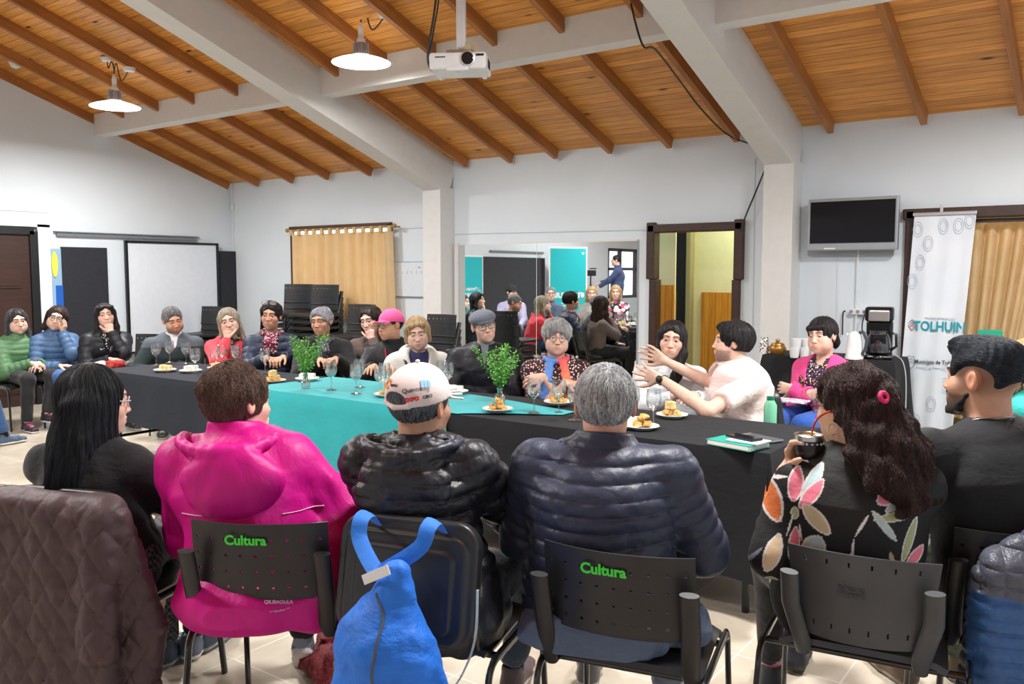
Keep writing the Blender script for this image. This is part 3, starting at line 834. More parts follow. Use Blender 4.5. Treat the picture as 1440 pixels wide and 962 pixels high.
# back wall with the two openings
D1 = (aty(915, 317, WY), aty(1045, 312, WY)); D2 = (aty(1276, 295, WY), Vector((-.42, WY, 0)))
d1a, d1b, d1h = D1[0].x+.035, D1[1].x-.035, D1[0].z-.035
d2a, d2b, d2h = D2[0].x+.035, D2[1].x, D2[0].z-.04
b = MB(); top = 3.3
for x0, x1, z0, z1 in ((LX-.15, d1a, 0, top), (d1a, d1b, d1h, top), (d1b, d2a, 0, top), (d2a, d2b, d2h, top), (d2b, 1.6, 0, top)):
    b.box(((x0+x1)/2, WY+.06, (z0+z1)/2), (x1-x0, .12, z1-z0))
struct(b.build('wall_back', WALL))
# left wall: a gable that follows the roof, with the bright window far left
w2a, w2b, w2s, w2t = -4.75, -3.25, .9, 2.12
b = MB()
def gable(y0, y1, z0=0.0, z1=None):
    p = [(y0, z0), (y1, z0), (y1, z1 if z1 else roofz(y1)+.1)]
    if z1 is None and y0 < 1.6 < y1: p.append((1.6, roofz(1.6)+.1))
    p.append((y0, z1 if z1 else roofz(y0)+.1))
    b.prism(p, 0, .12, Matrix(((0, 0, 1, LX-.12), (1, 0, 0, 0), (0, 1, 0, 0), (0, 0, 0, 1))))
gable(w2b, WY+.1); gable(-6.3, w2a); gable(w2a, w2b, 0, w2s); gable(w2a, w2b, w2t)
struct(b.build('wall_left', WALL))
# roof: two pitches of pine boards
ang = math.atan(SL)
for y0, y1, sg in ((1.6, WY+.2, 1), (-6.3, 1.6, -1)):
    L = (y1-y0)/math.cos(ang); ym = (y0+y1)/2
    o = MB().box((0, 0, .03), (14.5, L, .06)).build('ceiling', PLANK); o.location = (-3.6, ym, roofz(ym)); o.rotation_euler = (-sg*ang, 0, 0); struct(o)
# rafters
rx = [aty(u, 230, WY).x-.02 for u in (325, 368, 417, 467, 527, 595, 662, 725, 788, 865, 948, 1042, 1110, 1173, 1303, 1440)]+[aty(1440, 200, WY).x+.72]
for x in rx:
    if abs(x-aty(595, 230, WY).x+.02) < .02 or abs(x-aty(1110, 230, WY).x+.02) < .02: continue
    for y0, y1, sg in ((1.62, WY-.03, 1), (-6.2, 1.58, -1)):
        if sg < 0 and x > -3: continue
        L = (y1-y0)/math.cos(ang); ym = (y0+y1)/2
        o = MB().box((0, 0, -.052), (.048, L, .104), bev=.003).build('roof_rafter', RAFT); o.location = (x, ym, roofz(ym)); o.rotation_euler = (-sg*ang, 0, 0)
        struct(o)
# white beams and columns
for x0, x1 in ((-6.47, -6.22), (-2.575, -2.33)):
    y0, y1 = 1.62, WY; L = (y1-y0)/math.cos(ang); ym = (y0+y1)/2; zb = 2.41-2.77; h = .40
    o = MB().box((0, 0, -h/2+.01), (x1-x0, L+.1, h), bev=.006).build('sloping_beam', BEAM); o.location = ((x0+x1)/2, ym, roofz(ym)); o.rotation_euler = (-ang, 0, 0); struct(o)
    struct(MB().box(((x0+x1)/2, WY-.12, 1.25), (x1-x0+.012, .24, 2.44), bev=.006).build('column', BEAM))
struct(MB().box(((LX+1.5)/2, 5.645, 3.38), (1.5-LX, .17, .40), bev=.006).build('cross_beam', BEAM))
# seams of the wall panels
def ridge(a, b, w=.008, d=.01, mat=None, n='trim_1'):
    a, b = Vector(a), Vector(b); L = (b-a).length; q = (b-a).normalized()
    o = MB(); o.tube([a, b], w, 4); return struct(o.build(n, mat or WALL))
ridge(aty(640, 329, WY-.005), aty(912, 323, WY-.005)); ridge(aty(553, 322, WY-.004), aty(596, 320, WY-.004), n='trim_2')
ridge(atx(0, 295, LX+.005), atx(67, 299, LX+.005), n='trim_3'); ridge(atx(67, 299, LX+.005), atx(69, 460, LX+.005), n='trim_4')
ridge(aty(1178, 345, WY-.004), aty(1176, 470, WY-.004), w=.004, n='trim_5')
ridge(aty(1062, 222, WY-.004), aty(1058, 480, WY-.004), w=.004, n='trim_6')
# corridor behind the middle doorway
def wains():
    m = NT('varnished_wainscot'); co = m.coord(); sp = m.n('ShaderNodeSeparateXYZ'); m.l(co, sp.inputs[0])
    f = m.math('FRACT', m.math('MULTIPLY', m.math('ADD', sp.outputs[0], sp.outputs[1]), 1/.07))
    g = m.ramp(f, [(0, (1, 1, 1)), (.09, (0, 0, 0)), (.91, (0, 0, 0)), (1, (1, 1, 1))])
    n = m.noise(m.coord(scale=(1, 1, .1)), 22, 4, .6, .5)
    c = m.mix(m.math('MULTIPLY', g, .7), m.ramp(n, [(.3, lin((.72, .45, .10))), (.7, lin((.86, .60, .20)))]), lin((.35, .18, .05)))
    m.l(c, m.b.inputs['Base Color']); m.set(Roughness=.3); return m.m
WNS = wains()
CRM = plain('cream_wall', lin((.90, .88, .72)), .6)
zc = 1.415
xl0, xl1 = d1a-.3, aty(949, 400, WY+.32).x
struct(MB().box(((xl0+xl1)/2, WY+.335, 1.5), (xl1-xl0, .02, 3.0)).build('wall_corridor_left', CRM))
struct(MB().box(((xl0+xl1)/2, WY+.31, .70), (xl1-xl0, .025, 1.40)).build('wall_wainscot', WNS))
struct(MB().box((d1b+.55, WY+.92, 1.5), (.08, 1.6, 3.0)).build('wall_corridor_right', CRM))
cb_ = aty(952, 400, 8.6).x; cc_ = aty(975, 400, 8.6).x
struct(MB().box(((cc_+d1b+.6)/2, 8.66, 1.5), (d1b+.6-cc_, .1, 3.0)).box(((cb_+cc_)/2, 8.66, 2.5), (cc_-cb_, .1, 1.0)).build('wall_corridor_back', CRM))
struct(MB().box(((d1a-.3+cb_)/2, 8.59, zc/2-.09), (cb_-d1a+.3, .03, zc-.02)).build('wall_wainscot', WNS))
x985 = aty(985, 400, 8.55).x
struct(MB().box(((x985+d1b+.6)/2, 8.59, zc/2-.09), (d1b+.6-x985, .03, zc-.02)).build('wall_wainscot', WNS))
o = MB().box((cc_-.02, 8.56, 1.0), (.045, .12, 2.0)).build('trim_7', plain('door_edge', lin((.62, .58, .42)), .5)); struct(o)
struct(MB().box((cc_-.4, 8.72, 1.1), (.8, .04, 2.2)).build('door_3', plain('dark_door', lin((.03, .03, .035)), .6)))
struct(MB().box((-3.4, 8.6, 2.95), (2.4, 2.3, .06)).build('ceiling_corridor', CRM))
cl = bpy.data.lights.new('corridor_fill_light', 'AREA'); cl.size = .3; cl.energy = 16; cl.color = (.95, 1, .78); clo = bpy.data.objects.new('corridor_fill_light', cl); COL.objects.link(clo); clo.location = (d1b-.1, WY+.75, 2.55)  # unseen lamp, added to light the corridor
t_ = MB().lathe([(0, -.05), (.14, -.04), (.17, 0), (.17, .03), (0, .03)]).build('added_ceiling_lamp', plain('opal_glass', lin((.95, .95, .88)), .4)); t_.location = (d1b-.1, WY+.75, 2.62); tag(t_, 'unseen round ceiling lamp added to light the corridor behind the middle doorway', 'lamp')
# frame of the middle doorway: wide upper frame, its lower posts step inward
b = MB(); y = WY-.02; zk = 1.52-.06
for x, s in ((d1a, -1), (d1b, 1)):
    xo = x+s*.012
    b.box((xo, y+.03, (zk+d1h)/2+.03), (.085, .13, d1h-zk+.06), bev=.012); b.box((xo-s*.022, y+.04, zk/2), (.075, .12, zk), bev=.01)
b.box(((d1a+d1b)/2, y+.03, d1h), (d1b-d1a+.1, .13, .08), bev=.012)
struct(b.build('trim_8', DARKWOOD))
# frame of the right doorway
b = MB(); b.box((d2a, y+.03, d2h/2), (.075, .13, d2h+.06), bev=.01); b.box(((d2a+d2b)/2, y+.03, d2h), (d2b-d2a+.12, .13, .085), bev=.01); b.box((d2b, y+.03, d2h/2), (.08, .13, d2h), bev=.01)
b.box(((d2a+d2b)/2, y+.06, d2h-.065), (d2b-d2a, .05, .03))
struct(b.build('trim_9', DARKWOOD))
struct(MB().box((-.6, 8.8, 1.4), (2.6, .1, 2.8)).build('wall_store_room', plain('store_wall', lin((.42, .36, .22)), .7)))
cl = bpy.data.lights.new('store_fill_light', 'AREA'); cl.size = .4; cl.energy = 22; cl.color = (1, .98, .9); clo = bpy.data.objects.new('store_fill_light', cl); COL.objects.link(clo); clo.location = (-.7, WY+.6, 2.6); clo.rotation_euler = (R(-20), 0, 0)  # unseen lamp, added to brighten the curtain in the right doorway
t_ = MB().lathe([(0, -.04), (.14, -.03), (.17, 0), (.17, .03), (0, .03)]).build('added_ceiling_lamp', plain('opal_glass', lin((.95, .95, .88)), .4)); t_.location = (-.7, WY+.6, 2.66); tag(t_, 'unseen ceiling lamp added in the store room to brighten the doorway curtain', 'lamp')
# window behind the curtain on the back wall, and the side window
wa, wb = aty(410, 330, WY).x, aty(552, 330, WY).x
b = MB()
for x in (wa+.05, (wa+wb)/2, wb-.02): b.box((x, WY-.02, 1.55), (.05, .05, 1.1))
for z in (1.02, 2.1): b.box(((wa+wb)/2, WY-.02, z), (wb-wa, .05, .05))
wf = struct(b.build('window_1', plain('window_wood', lin((.30, .2, .13)), .5)))
gl = NT('daylight_pane'); gl.set(Base_Color=(.8, .9, 1, 1), Roughness=.1); gl.b.inputs['Emission Color'].default_value = (.85, .93, 1, 1); gl.b.inputs['Emission Strength'].default_value = 1.3
MB().box(((wa+wb)/2, WY-.012, 1.56), (wb-wa-.06, .008, 1.06)).build('pane', gl.m, wf)
b = MB()
for yy in (w2a+.03, w2b-.03, (w2a+w2b)/2+.1): b.box((LX-.05, yy, (w2s+w2t)/2), (.1, .07, w2t-w2s))
for z in (w2s+.03, w2t-.03, 1.62): b.box((LX-.05, (w2a+w2b)/2, z), (.1, w2b-w2a, .07))
wf = struct(b.build('window_2', DARKWOOD)); MB().box((LX-.09, (w2a+w2b)/2, (w2s+w2t)/2), (.01, w2b-w2a, w2t-w2s)).build('pane', gl.m, wf)
# front door in the left wall, beside the boards
e = atx(38, 330, LX); b = MB(); ya = e.y-.86
b.box((LX+.01, (ya+e.y)/2, e.z/2), (.05, e.y-ya, e.z))
M0 = Matrix(((0, 0, 1, LX+.035), (1, 0, 0, 0), (0, 1, 0, 0), (0, 0, 0, 1)))
for z0, z1, archd in ((.15, .62, 0), (.72, 1.25, 0), (1.35, e.z-.16, 1)):
    for c0, c1 in ((ya+.1, (ya+e.y)/2-.04), ((ya+e.y)/2+.04, e.y-.1)):
        p = [(c0, z0), (c1, z0), (c1, z1)]+([((c0+c1)/2+(c1-c0)/2*math.cos(t), z1+.09*math.sin(t)) for t in np.linspace(.3, PI-.3, 7)] if archd else [])+[(c0, z1)]
        b.prism(p, -.006, .012, M0)
        cx, cz = (c0+c1)/2, (z0+z1)/2; b.prism([(cx+(u-cx)*.8, cz+(v-cz)*.88) for u, v in p], .01, .02, M0)
dr = struct(b.build('door_1', DARKWOOD)); b = MB(); b.tube([(LX+.04, ya+.09, 1.0), (LX+.09, ya+.09, 1.0), (LX+.09, ya+.2, 1.0)], .01, 8); b.build('door_handle', plain('brass', (.5, .38, .15), .3, 1.0), dr)
b = MB(); b.box((LX+.02, e.y+.045, e.z/2+.02), (.09, .09, e.z+.04)); b.box((LX+.02, (ya+e.y)/2, e.z+.04), (.09, e.y-ya+.1, .08)); struct(b.build('trim_10', plain('black_jamb', lin((.06, .07, .09)), .5)))
b = MB(); b.box((LX+.03, e.y+.16, e.z/2+.06), (.06, .14, e.z+.12)); b.box((LX+.03, (ya+e.y)/2+.1, e.z+.17), (.06, e.y-ya+.3, .16)); struct(b.build('trim_11', WALL))
# sliding rail above the boards
g0, g1 = atx(78, 330, LX), atx(275, 336, LX)
b = MB(); b.box((LX+.02, (g0.y+g1.y)/2, g0.z), (.03, g1.y-g0.y, .035)); b.box((LX+.025, (g0.y+g1.y)/2, g0.z+.035), (.04, g1.y-g0.y+.06, .012)); struct(b.build('trim_12', plain('rail_grey', lin((.45, .47, .5)), .4)))
b = MB(); b.box((LX+.02, .55, 1.95), (.03, 1.9, .04)); struct(b.build('trim_13', plain('rail_grey', lin((.45, .47, .5)), .4)))

# ---------------------------------------------------------------- camera, daylight
cam = bpy.data.cameras.new('camera'); co_ = bpy.data.objects.new('camera', cam); COL.objects.link(co_)
co_.location = (0, 0, CH); cam.sensor_width = 36; cam.lens = CF/1440*36
co_.rotation_euler = (PI/2-CPITCH, 0, CYAW); cam.clip_start = .05; bpy.context.scene.camera = co_
w = bpy.data.worlds.new('daylight'); bpy.context.scene.world = w; w.use_nodes = True
bg = w.node_tree.nodes['Background']; bg.inputs[0].default_value = (.79, .90, 1.0, 1); bg.inputs[1].default_value = 1.0
vs = bpy.context.scene.view_settings; vs.view_transform = 'Standard'; vs.look = 'None'; vs.gamma = 1; vs.use_curve_mapping = False; vs.exposure = 0.06
# ---------------------------------------------------------------- lamps, projector, wall things
WHITE = plain('white_plastic', lin((.88, .89, .9)), .4); BLACKP = plain('black_plastic', lin((.07, .075, .085)), .42); STEEL = plain('steel', (.55, .56, .58), .28, 1.0)
GREYM = plain('cast_aluminium', (.62, .63, .65), .4, .9); CABLE = plain('black_cable', (.02, .02, .022), .5)
def emis(name, c, s):
    m = NT(name); m.set(Base_Color=rgba(c), Roughness=.4); m.b.inputs['Emission Color'].default_value = rgba(c); m.b.inputs['Emission Strength'].default_value = s; return m.m
GLOW = emis('lamp_diffuser', (1, .98, .94), 14)
REFL = NT('reflector'); REFL.set(Base_Color=(.85, .86, .88, 1), Roughness=.3, Metallic=.0); REFL.b.inputs['Emission Color'].default_value = (1, .98, .95, 1); REFL.b.inputs['Emission Strength'].default_value = 1.6; REFL = REFL.m  # emission stands in for the bulb's light on the reflector
def pendant():
    t = empty('pendant_lamp')
    MB().lathe([(.028, .30), (.03, .34), (.022, .37), (.012, .40), (0, .40)], n=20).lathe([(0, .19), (.045, .20), (.045, .235), (.03, .25), (.028, .30)], n=20).build('socket', WHITE, t)
    b = MB(); b.lathe([(.07, .07), (.055, .12), (.048, .19), (0, .195)], n=24)
    for k in range(18):
        a = 2*PI*k/18; b.box((.066*math.cos(a), .066*math.sin(a), .135), (.03, .004, .11), rz=a)
    b.build('heat_sink', GREYM, t)
    MB().lathe([(.07, .075), (.10, .068), (.25, .022), (.30, .0), (.302, -.004), (.30, -.006)], n=40).build('reflector', REFL, t)
    MB().lathe([(0, -.012), (.2, -.01), (.27, -.004), (.285, .002), (0, .004)], n=40).build('diffuser', GLOW, t)
    for c in t.children: c.data.transform(Matrix.Scale(.8, 4))
    return t
def lamp_light(p, e=50):
    l = bpy.data.lights.new('lamp_light', 'AREA'); l.shape = 'DISK'; l.size = .5; l.energy = e; l.color = (1, .985, .965); l.spread = R(170)
    o = bpy.data.objects.new('lamp_light', l); COL.objects.link(o); o.location = (0, 0, -.02); o.parent = p
proto = pendant(); LG = 'pendant lamps under the roof'
spots = [('metal pendant lamp hanging in front of the cross beam near the projector', (508, 88, 171)), ('metal pendant lamp hanging near the left wall', (162, 150, 139))]
for i in range(7):
    lb, (u, v, p) = spots[i] if i < 2 else ('', (0, 0, 0))
    pos = atp(u, v, p) if i < 2 else [Vector((-6.4, 2.4, 3.5)), Vector((-1.2, 2.8, 3.3)), Vector((-4.4, .4, 3.4)), Vector((-.2, 5.2, 2.95)), Vector((-8.2, -.8, 3.4))][i-2]
    if i >= 2: lb = ['metal pendant lamp under the ridge left of the speakers, outside the photo', 'metal pendant lamp above the right end of the table', 'metal pendant lamp hanging behind the camera', 'metal pendant lamp above the doorway corner', 'metal pendant lamp by the side window'][i-2]
    o = proto if i == 0 else copy_tree(proto)
    o.location = pos; tag(o, lb, 'lamp', LG); lamp_light(o)
    top = roofz(pos.y)-pos.z
    b = MB(); zt = Vector((.0, 0, .32))
    cv = bez([zt, (.01, 0, .36), (.05, 0, .42), (.13, 0, top-.3 if top > 1 else top-.1), (.1 if i else .28, 0, top-.01)], 6) if i != 1 else bez([zt, (0, 0, .38), (-.04, 0, .45), (-.1, 0, top-.1), (-.12, 0, top-.01)], 6)
    b.tube(cv, .006, 6); b.tube([(0, 0, .32), (0, 0, .38), (0, 0, top-.02 if i > 1 else .45)], .003, 6)
    b.build('cord', CABLE, o); b = MB(); e = cv[-1]; b.lathe([(0, -.03), (.05, -.025), (.06, 0), (.06, .01)], c=(e[0], e[1], top-.005)); b.build('ceiling_rose', WHITE, o)
def onroof(u, v):
    r = _ray(u, v); t = (2.77+SL*WY-CH)/(r.z+SL*r.y); return Vector((t*r.x, t*r.y, CH+t*r.z))
for lb, u, v in (('round white smoke detector on the boards beside the left beam', 345, 31), ('round white smoke detector near the left wall corner', 21, 90)):
    p = onroof(u, v); t = empty('smoke_detector', p, label=lb, cat='smoke detector')
    Mx = Matrix.Rotation(-ang, 4, 'X'); MB().lathe([(0, -.045), (.035, -.04), (.05, -.02), (.052, -.012)], M=Mx).build('cover', WHITE, t); MB().lathe([(.045, -.014), (.06, -.012), (.062, .0), (0, .004)], M=Mx).build('base', WHITE, t)
# projector
t = empty('projector', atp(648, 92, 240), R(36-6), label='white ceiling projector on a long white pole', cat='projector')
b = MB(); b.box((0, 0, 0), (.33, .25, .095), bev=.018, seg=3); b.box((0, -.11, -.045), (.13, .05, .03), bev=.012); b.box((.0, .02, .052), (.2, .15, .012), bev=.004)
for x, y in ((-.13, .09), (.13, .09), (.0, -.1)): b.lathe([(.012, -.062), (.014, -.045)], c=(x, y, 0), n=10)
hs = b.build('housing', WHITE, t)
b = MB(); Mx = Matrix.Translation((.06, -.118, .008)) @ Matrix.Rotation(PI/2, 4, 'X'); b.lathe([(.034, 0), (.036, .018), (.03, .02), (.026, .012), (0, .01)], M=Mx, n=24); b.build('lens', plain('lens_black', (.015, .016, .02), .1), t)
b = MB(); Mx = Matrix.Translation((.06, -.122, .008)) @ Matrix.Rotation(PI/2, 4, 'X'); b.lathe([(.043, 0), (.043, .012), (.035, .014)], M=Mx, n=24); b.build('lens_ring', GREYM, t)
b = MB()
for k in range(4): MB().box((-.166, -.05+.022*k, .002), (.004, .012, .045)).build('vent', BLACKP, t)
for k in range(5): MB().box((.166, -.04+.02*k, .0), (.004, .008, .05)).build('vent', BLACKP, t)
b.box((-.1, -.1255, .02), (.06, .003, .006)); b.box((.13, -.1255, .028), (.045, .003, .012)); b.build('front_slot', BLACKP, t)
b = MB(); b.box((0, .02, .075), (.16, .12, .012)); b.tube([(-.07, .06, .05), (-.06, .05, .085)], .008, 8); b.tube([(.07, -.03, .05), (.06, -.02, .085)], .008, 8); b.tube([(-.07, -.03, .05), (-.05, -.02, .085)], .008, 8); b.tube([(0, .02, .08), (0, .02, .13)], .022, 14); b.build('bracket', STEEL, t)
MB().box((0, .02, 1.1), (.052, .052, 2.0), bev=.006).build('pole', WHITE, t)
b = MB(); b.tube(bez([(-.15, .06, -.03), (-.19, .04, .0), (-.2, .03, .1), (-.15, .03, .4), (-.1, .03, 1.0), (-.08, .03, 1.9)], 6), .007, 6); b.tube(bez([(-.1, .1, .0), (-.2, .05, .04), (-.17, .04, .2), (-.12, .04, .6), (-.09, .04, 1.9)], 6), .005, 6); b.build('cable', CABLE, t)
b = MB(); b.tube(bez([(.02, -.02, .05), (.04, -.05, .12), (.07, -.04, .05)], 5), .0025, 5); b.tube(bez([(.04, -.02, .05), (.08, -.03, .11), (.1, -.02, .05)], 5), .0025, 5); b.build('wire', plain('yellow_wire', (.6, .5, .1), .5), t)
# black cable along the beam and down the column
pts = [onroof(885, -8)+Vector((0, 0, -.02)), atp(903, 62, 218), atp(922, 70, 207)]+[onroof(u, v)+Vector((0, 0, -.115)) for u, v in ((960, 98), (985, 132), (1020, 168), (1050, 182))]+[aty(u, v, WY-.26) for u, v in ((1078, 205), (1081, 222))]+[aty(1066, 262, WY-.1), aty(1050, 300, WY-.06), aty(1041, 325, WY-.06)]
tag(MB().tube(bez(pts, 6), .007, 6).build('hanging_cable', CABLE), 'black cable hanging from the roof boards to the middle doorway', 'cable')
# corner junction box
p = aty(325, 292, WY-.02); t = empty('junction_box', (p.x+.03, p.y, p.z), label='small white junction box high in the left corner', cat='junction box')
MB().box((0, 0, 0), (.045, .03, .07), bev=.006).build('box', WHITE, t); MB().tube([(0, 0, .03), (0, 0, .32)], .006, 6).tube([(0, 0, -.03), (.0, 0, -1.7)], .005, 6).build('conduit', WHITE, t)
# mirror in two panes
MIR = NT('mirror_glass'); MIR.set(Base_Color=(.86, .9, .9, 1), Roughness=.012, Metallic=1.0); MIR = MIR.m
m0, m1, ms = aty(647, 345, WY).x, aty(898, 338, WY).x, aty(756, 341, WY).x; zt, zb = aty(770, 342, WY).z, .39
t = empty('wall_mirror', ((m0+m1)/2, WY, zb), label='large wall mirror of two panes beside the middle doorway', cat='mirror'); cx = (m0+m1)/2
for a, c in ((m0, ms), (ms+.006, m1)): MB().box(((a+c)/2-cx, -.02, (zt-zb)/2), (c-a, .006, zt-zb)).build('glass_pane', MIR, t)
b = MB(); b.box((m0-.03-cx, -.02, (zt-zb)/2), (.055, .03, zt-zb+.04)); b.box((0, -.014, zt-zb+.008), (m1-m0, .02, .016)); b.box((0, -.014, -.01), (m1-m0, .02, .03)); b.box((ms+.003-cx, -.012, (zt-zb)/2), (.02, .02, zt-zb)); b.build('frame', BEAM, t)
# television
a, c = aty(1137, 281, WY-.16), aty(1262, 351, WY-.16); W, Hh = c.x-a.x, a.z-c.z
t = empty('television', ((a.x+c.x)/2, WY-.16, (a.z+c.z)/2), R(0), label='black flat television in a silver frame on the wall', cat='television')
MB().box((0, .02, 0), (W, .05, Hh), bev=.008).build('casing', plain('tv_silver', lin((.62, .64, .66)), .35, .4), t)
sm = NT('tv_screen'); sm.set(Base_Color=(.006, .007, .01, 1), Roughness=.22); sm.b.inputs['Specular IOR Level'].default_value = .25
MB().box((0, -.008, .018), (W-.045, .006, Hh-.085)).build('screen', sm.m, t)
MB().box((-.17, -.007, -Hh/2+.016), (.09, .004, .012)).build('badge', WHITE, t); MB().box((0, .09, 0), (.3, .1, .25)).build('bracket', GREYM, t)
b = MB(); b.box((-.04, .125, -.03), (W-.02, .02, Hh+.02)); b.build('backplate', plain('tv_back', lin((.7, .72, .73)), .5), t)
b = MB(); b.tube(bez([(.03, .1, -Hh/2), (.03, .12, -Hh/2-.1), (.028, .125, -.9)], 5), .006, 6); b.build('cable', WHITE, t)
# power strip and its plugs
a, c = aty(1197, 436, WY-.03), aty(1245, 441, WY-.03); t = empty('power_strip', ((a.x+c.x)/2, WY-.03, (a.z+c.z)/2), label='white power strip with plugs on the wall above the coffee maker', cat='power strip')
b = MB(); b.box((0, 0, 0), (c.x-a.x, .04, .05), bev=.006); b.build('body', WHITE, t)
b = MB()
for k in range(6): b.lathe([(.015, 0), (.015, -.004), (0, -.004)], M=Matrix.Translation((-.13+.052*k, -.02, 0)) @ Matrix.Rotation(-PI/2, 4, 'X'), n=12)
b.build('socket', plain('grey_socket', lin((.55, .56, .58)), .5), t)
MB().lathe([(.018, .0), (.02, .02), (.012, .035), (0, .036)], M=Matrix.Translation((.0, -.02, 0)) @ Matrix.Rotation(PI/2, 4, 'X')).tube(bez([(0, -.05, 0), (-.02, -.06, -.05), (-.03, -.05, -.15), (.02, -.08, -.26)], 6), .005, 6).build('plug', BLACKP, t)
MB().box((.12, -.03, 0), (.04, .03, .03), bev=.004).tube(bez([(-.18, 0, 0), (-.2, 0, -.02), (-.2, 0, -.2)], 5), .006, 6).build('adapter', plain('dark_adapter', lin((.15, .15, .17)), .5), t)
# white paper sheet board
a, c = aty(555, 368, WY-.02), aty(598, 418, WY-.02)
t = empty('planner_board', ((a.x+c.x)/2, WY-.02, (a.z+c.z)/2), label='small white planner board on the wall beside the curtain', cat='board')
MB().box((0, 0, 0), (c.x-a.x, .012, a.z-c.z), bev=.003).build('panel', plain('board_white', lin((.84, .87, .90)), .35), t)
b = MB(); w_, h_ = c.x-a.x, a.z-c.z
for x in np.linspace(-w_*.4, w_*.4, 6): b.box((x, -.008, .08-.012*0), (.003, .002, .035))
b.box((0, -.008, h_/2-.004), (w_, .004, .006)); b.box((0, -.008, -h_/2+.004), (w_, .006, .008)); b.box((w_*.33, -.009, h_/2-.07), (.03, .004, .012)); b.build('ruling', plain('ruling_grey', lin((.55, .6, .68)), .5), t)
# whiteboard and black boards on the left wall
def panel(name, lb, cat, y0, y1, z0, z1, x, mat, th=.02, tilt=0):
    o = MB().box((0, 0, 0), (th, y1-y0, z1-z0), bev=.003).build(name, mat); o.location = (x, (y0+y1)/2, (z0+z1)/2); o.rotation_euler = (0, tilt, 0); return tag(o, lb, cat)
a, c = atx(175, 338, LX+.08), atx(306, 345, LX+.08)
t = empty('whiteboard', (LX+.08, (a.y+c.y)/2, .5), label='big white board with a black frame against the left wall', cat='whiteboard'); W = c.y-a.y; Hh = a.z-.5
MB().box((0, 0, Hh/2), (.012, W-.04, Hh-.04)).build('writing_surface', plain('whiteboard_face', lin((.86, .89, .93)), .25), t)
b = MB()
for yy in (-W/2+.015, W/2-.015): b.box((0, yy, Hh/2), (.04, .035, Hh), bev=.004)
for z in (.015, Hh-.015): b.box((0, 0, z), (.04, W, .03), bev=.004)
b.build('frame', BLACKP, t)
b = MB()
for s in (-1, 1): b.tube([(0, s*(W/2-.1), 0), (0, s*(W/2-.1), -.47)], .016, 8); b.box((0, s*(W/2-.1), -.48), (.4, .04, .03), bev=.006)
b.build('stand', BLACKP, t)
DK = cloth('dark_backdrop', lin((.115, .13, .165)), .85, .35)
p0, p1 = atx(85, 347, LX+.05), atx(150, 350, LX+.05); panel('display_board', 'dark blue black display board leaning between the door and the white board', 'board', p0.y, p1.y, .05, p0.z, LX+.05, DK)
p0, p1 = atx(307, 353, LX+.05), atx(327, 354, LX+.05); panel('display_board', 'narrow dark board standing behind the white board in the corner', 'board', p0.y, p1.y+.05, .05, p0.z, LX+.06, DK)
panel('display_board', 'wide dark board on the left wall seen only in the mirror', 'board', -.4, 1.78, .005, 1.84, LX+.05, DK)
p0, p1 = atx(71, 349, LX+.06), atx(85, 349, LX+.06)
t = empty('rolled_banner', (LX+.06, (p0.y+p1.y)/2, 0), label='tall narrow blue banner with a yellow circle beside the door', cat='banner')
W = p1.y-p0.y
MB().box((0, 0, p0.z/2+.02), (.02, W, p0.z-.05), bev=.004).build('sheet', plain('pale_blue_sheet', lin((.55, .68, .8)), .6), t)
MB().box((.012, .02, .85), (.008, W*.72, 1.05)).build('blue_field', plain('blue_field', lin((.05, .35, .72)), .6), t)
MB().lathe([(0, .012), (.1, .012), (.1, .0), (0, 0)], M=Matrix.Translation((.01, -.025, 1.62)) @ Matrix.Rotation(PI/2, 4, 'Y') @ Matrix.Diagonal((1.5, .36, 1, 1)), n=24).build('yellow_circle', plain('yellow_circle', lin((.85, .85, .3)), .6), t)
# curtains
def curtain(name, lb, x0, x1, z0, z1, y, folds, amp, mat, edge=None, parent=None, tabs=False, sag=0.0, group=None):
    t = empty(name, ((x0+x1)/2, y, z0), label=lb, cat='curtain', group=group); W = x1-x0; Hh = z1-z0
    def fn(u, v):
        x = -W/2+W*u; ph = 2*PI*folds*u+1.4*math.sin(5*u+2)+.5*math.sin(17*u)
        a = amp*(.55+.45*v)+amp*.5*math.sin(3*u+2*v)*(1-v)
        xr = x+(edge(u, v) if edge else 0)
        return (xr+.25*a*math.cos(ph), a*math.sin(ph)+.006*math.sin(40*u), Hh*v-sag*(u)*0)
    b = MB(); b.grid(fn, 160, 24); o = b.build('fabric', mat, t, thick=.003)
    return t, W, Hh
TAN = NT('tan_curtain'); TAN.set(Roughness=.8); co = TAN.coord()
TAN.l(TAN.ramp(TAN.noise(co, 6, 4), [(.3, lin((.85, .75, .58))), (.7, lin((.90, .81, .65)))]), TAN.b.inputs['Base Color'])
TAN.bump(TAN.noise(TAN.coord(scale=(1, 1, .5)), 18, 4), .4, .02)
tr = TAN.n('ShaderNodeBsdfTranslucent'); tr.inputs[0].default_value = rgba(lin((.95, .84, .64))); mx = TAN.n('ShaderNodeMixShader'); mx.inputs[0].default_value = .35
TAN.l(TAN.b.outputs[0], mx.inputs[1]); TAN.l(tr.outputs[0], mx.inputs[2]); TAN.l(mx.outputs[0], TAN.out.inputs[0]); TAN = TAN.m
a, c = aty(406, 322, WY-.12), aty(552, 312, WY-.12); x0, x1 = a.x, c.x
t, W, Hh = curtain('window_curtain', 'tan tab-top curtain closed over the window on the back wall', x0+.02, x1-.02, .95, a.z-.08, WY-.12, 10, .036, TAN, edge=lambda u, v: .05*(1-v)*(u > .55)*(u-.55)/.45)
b = MB()
for k in range(13):
    x = -W/2+.03+(W-.06)*k/12; b.box((x, 0, Hh+.03), (.045, .036, .075), bev=.008)
b.build('tab', TAN, t)
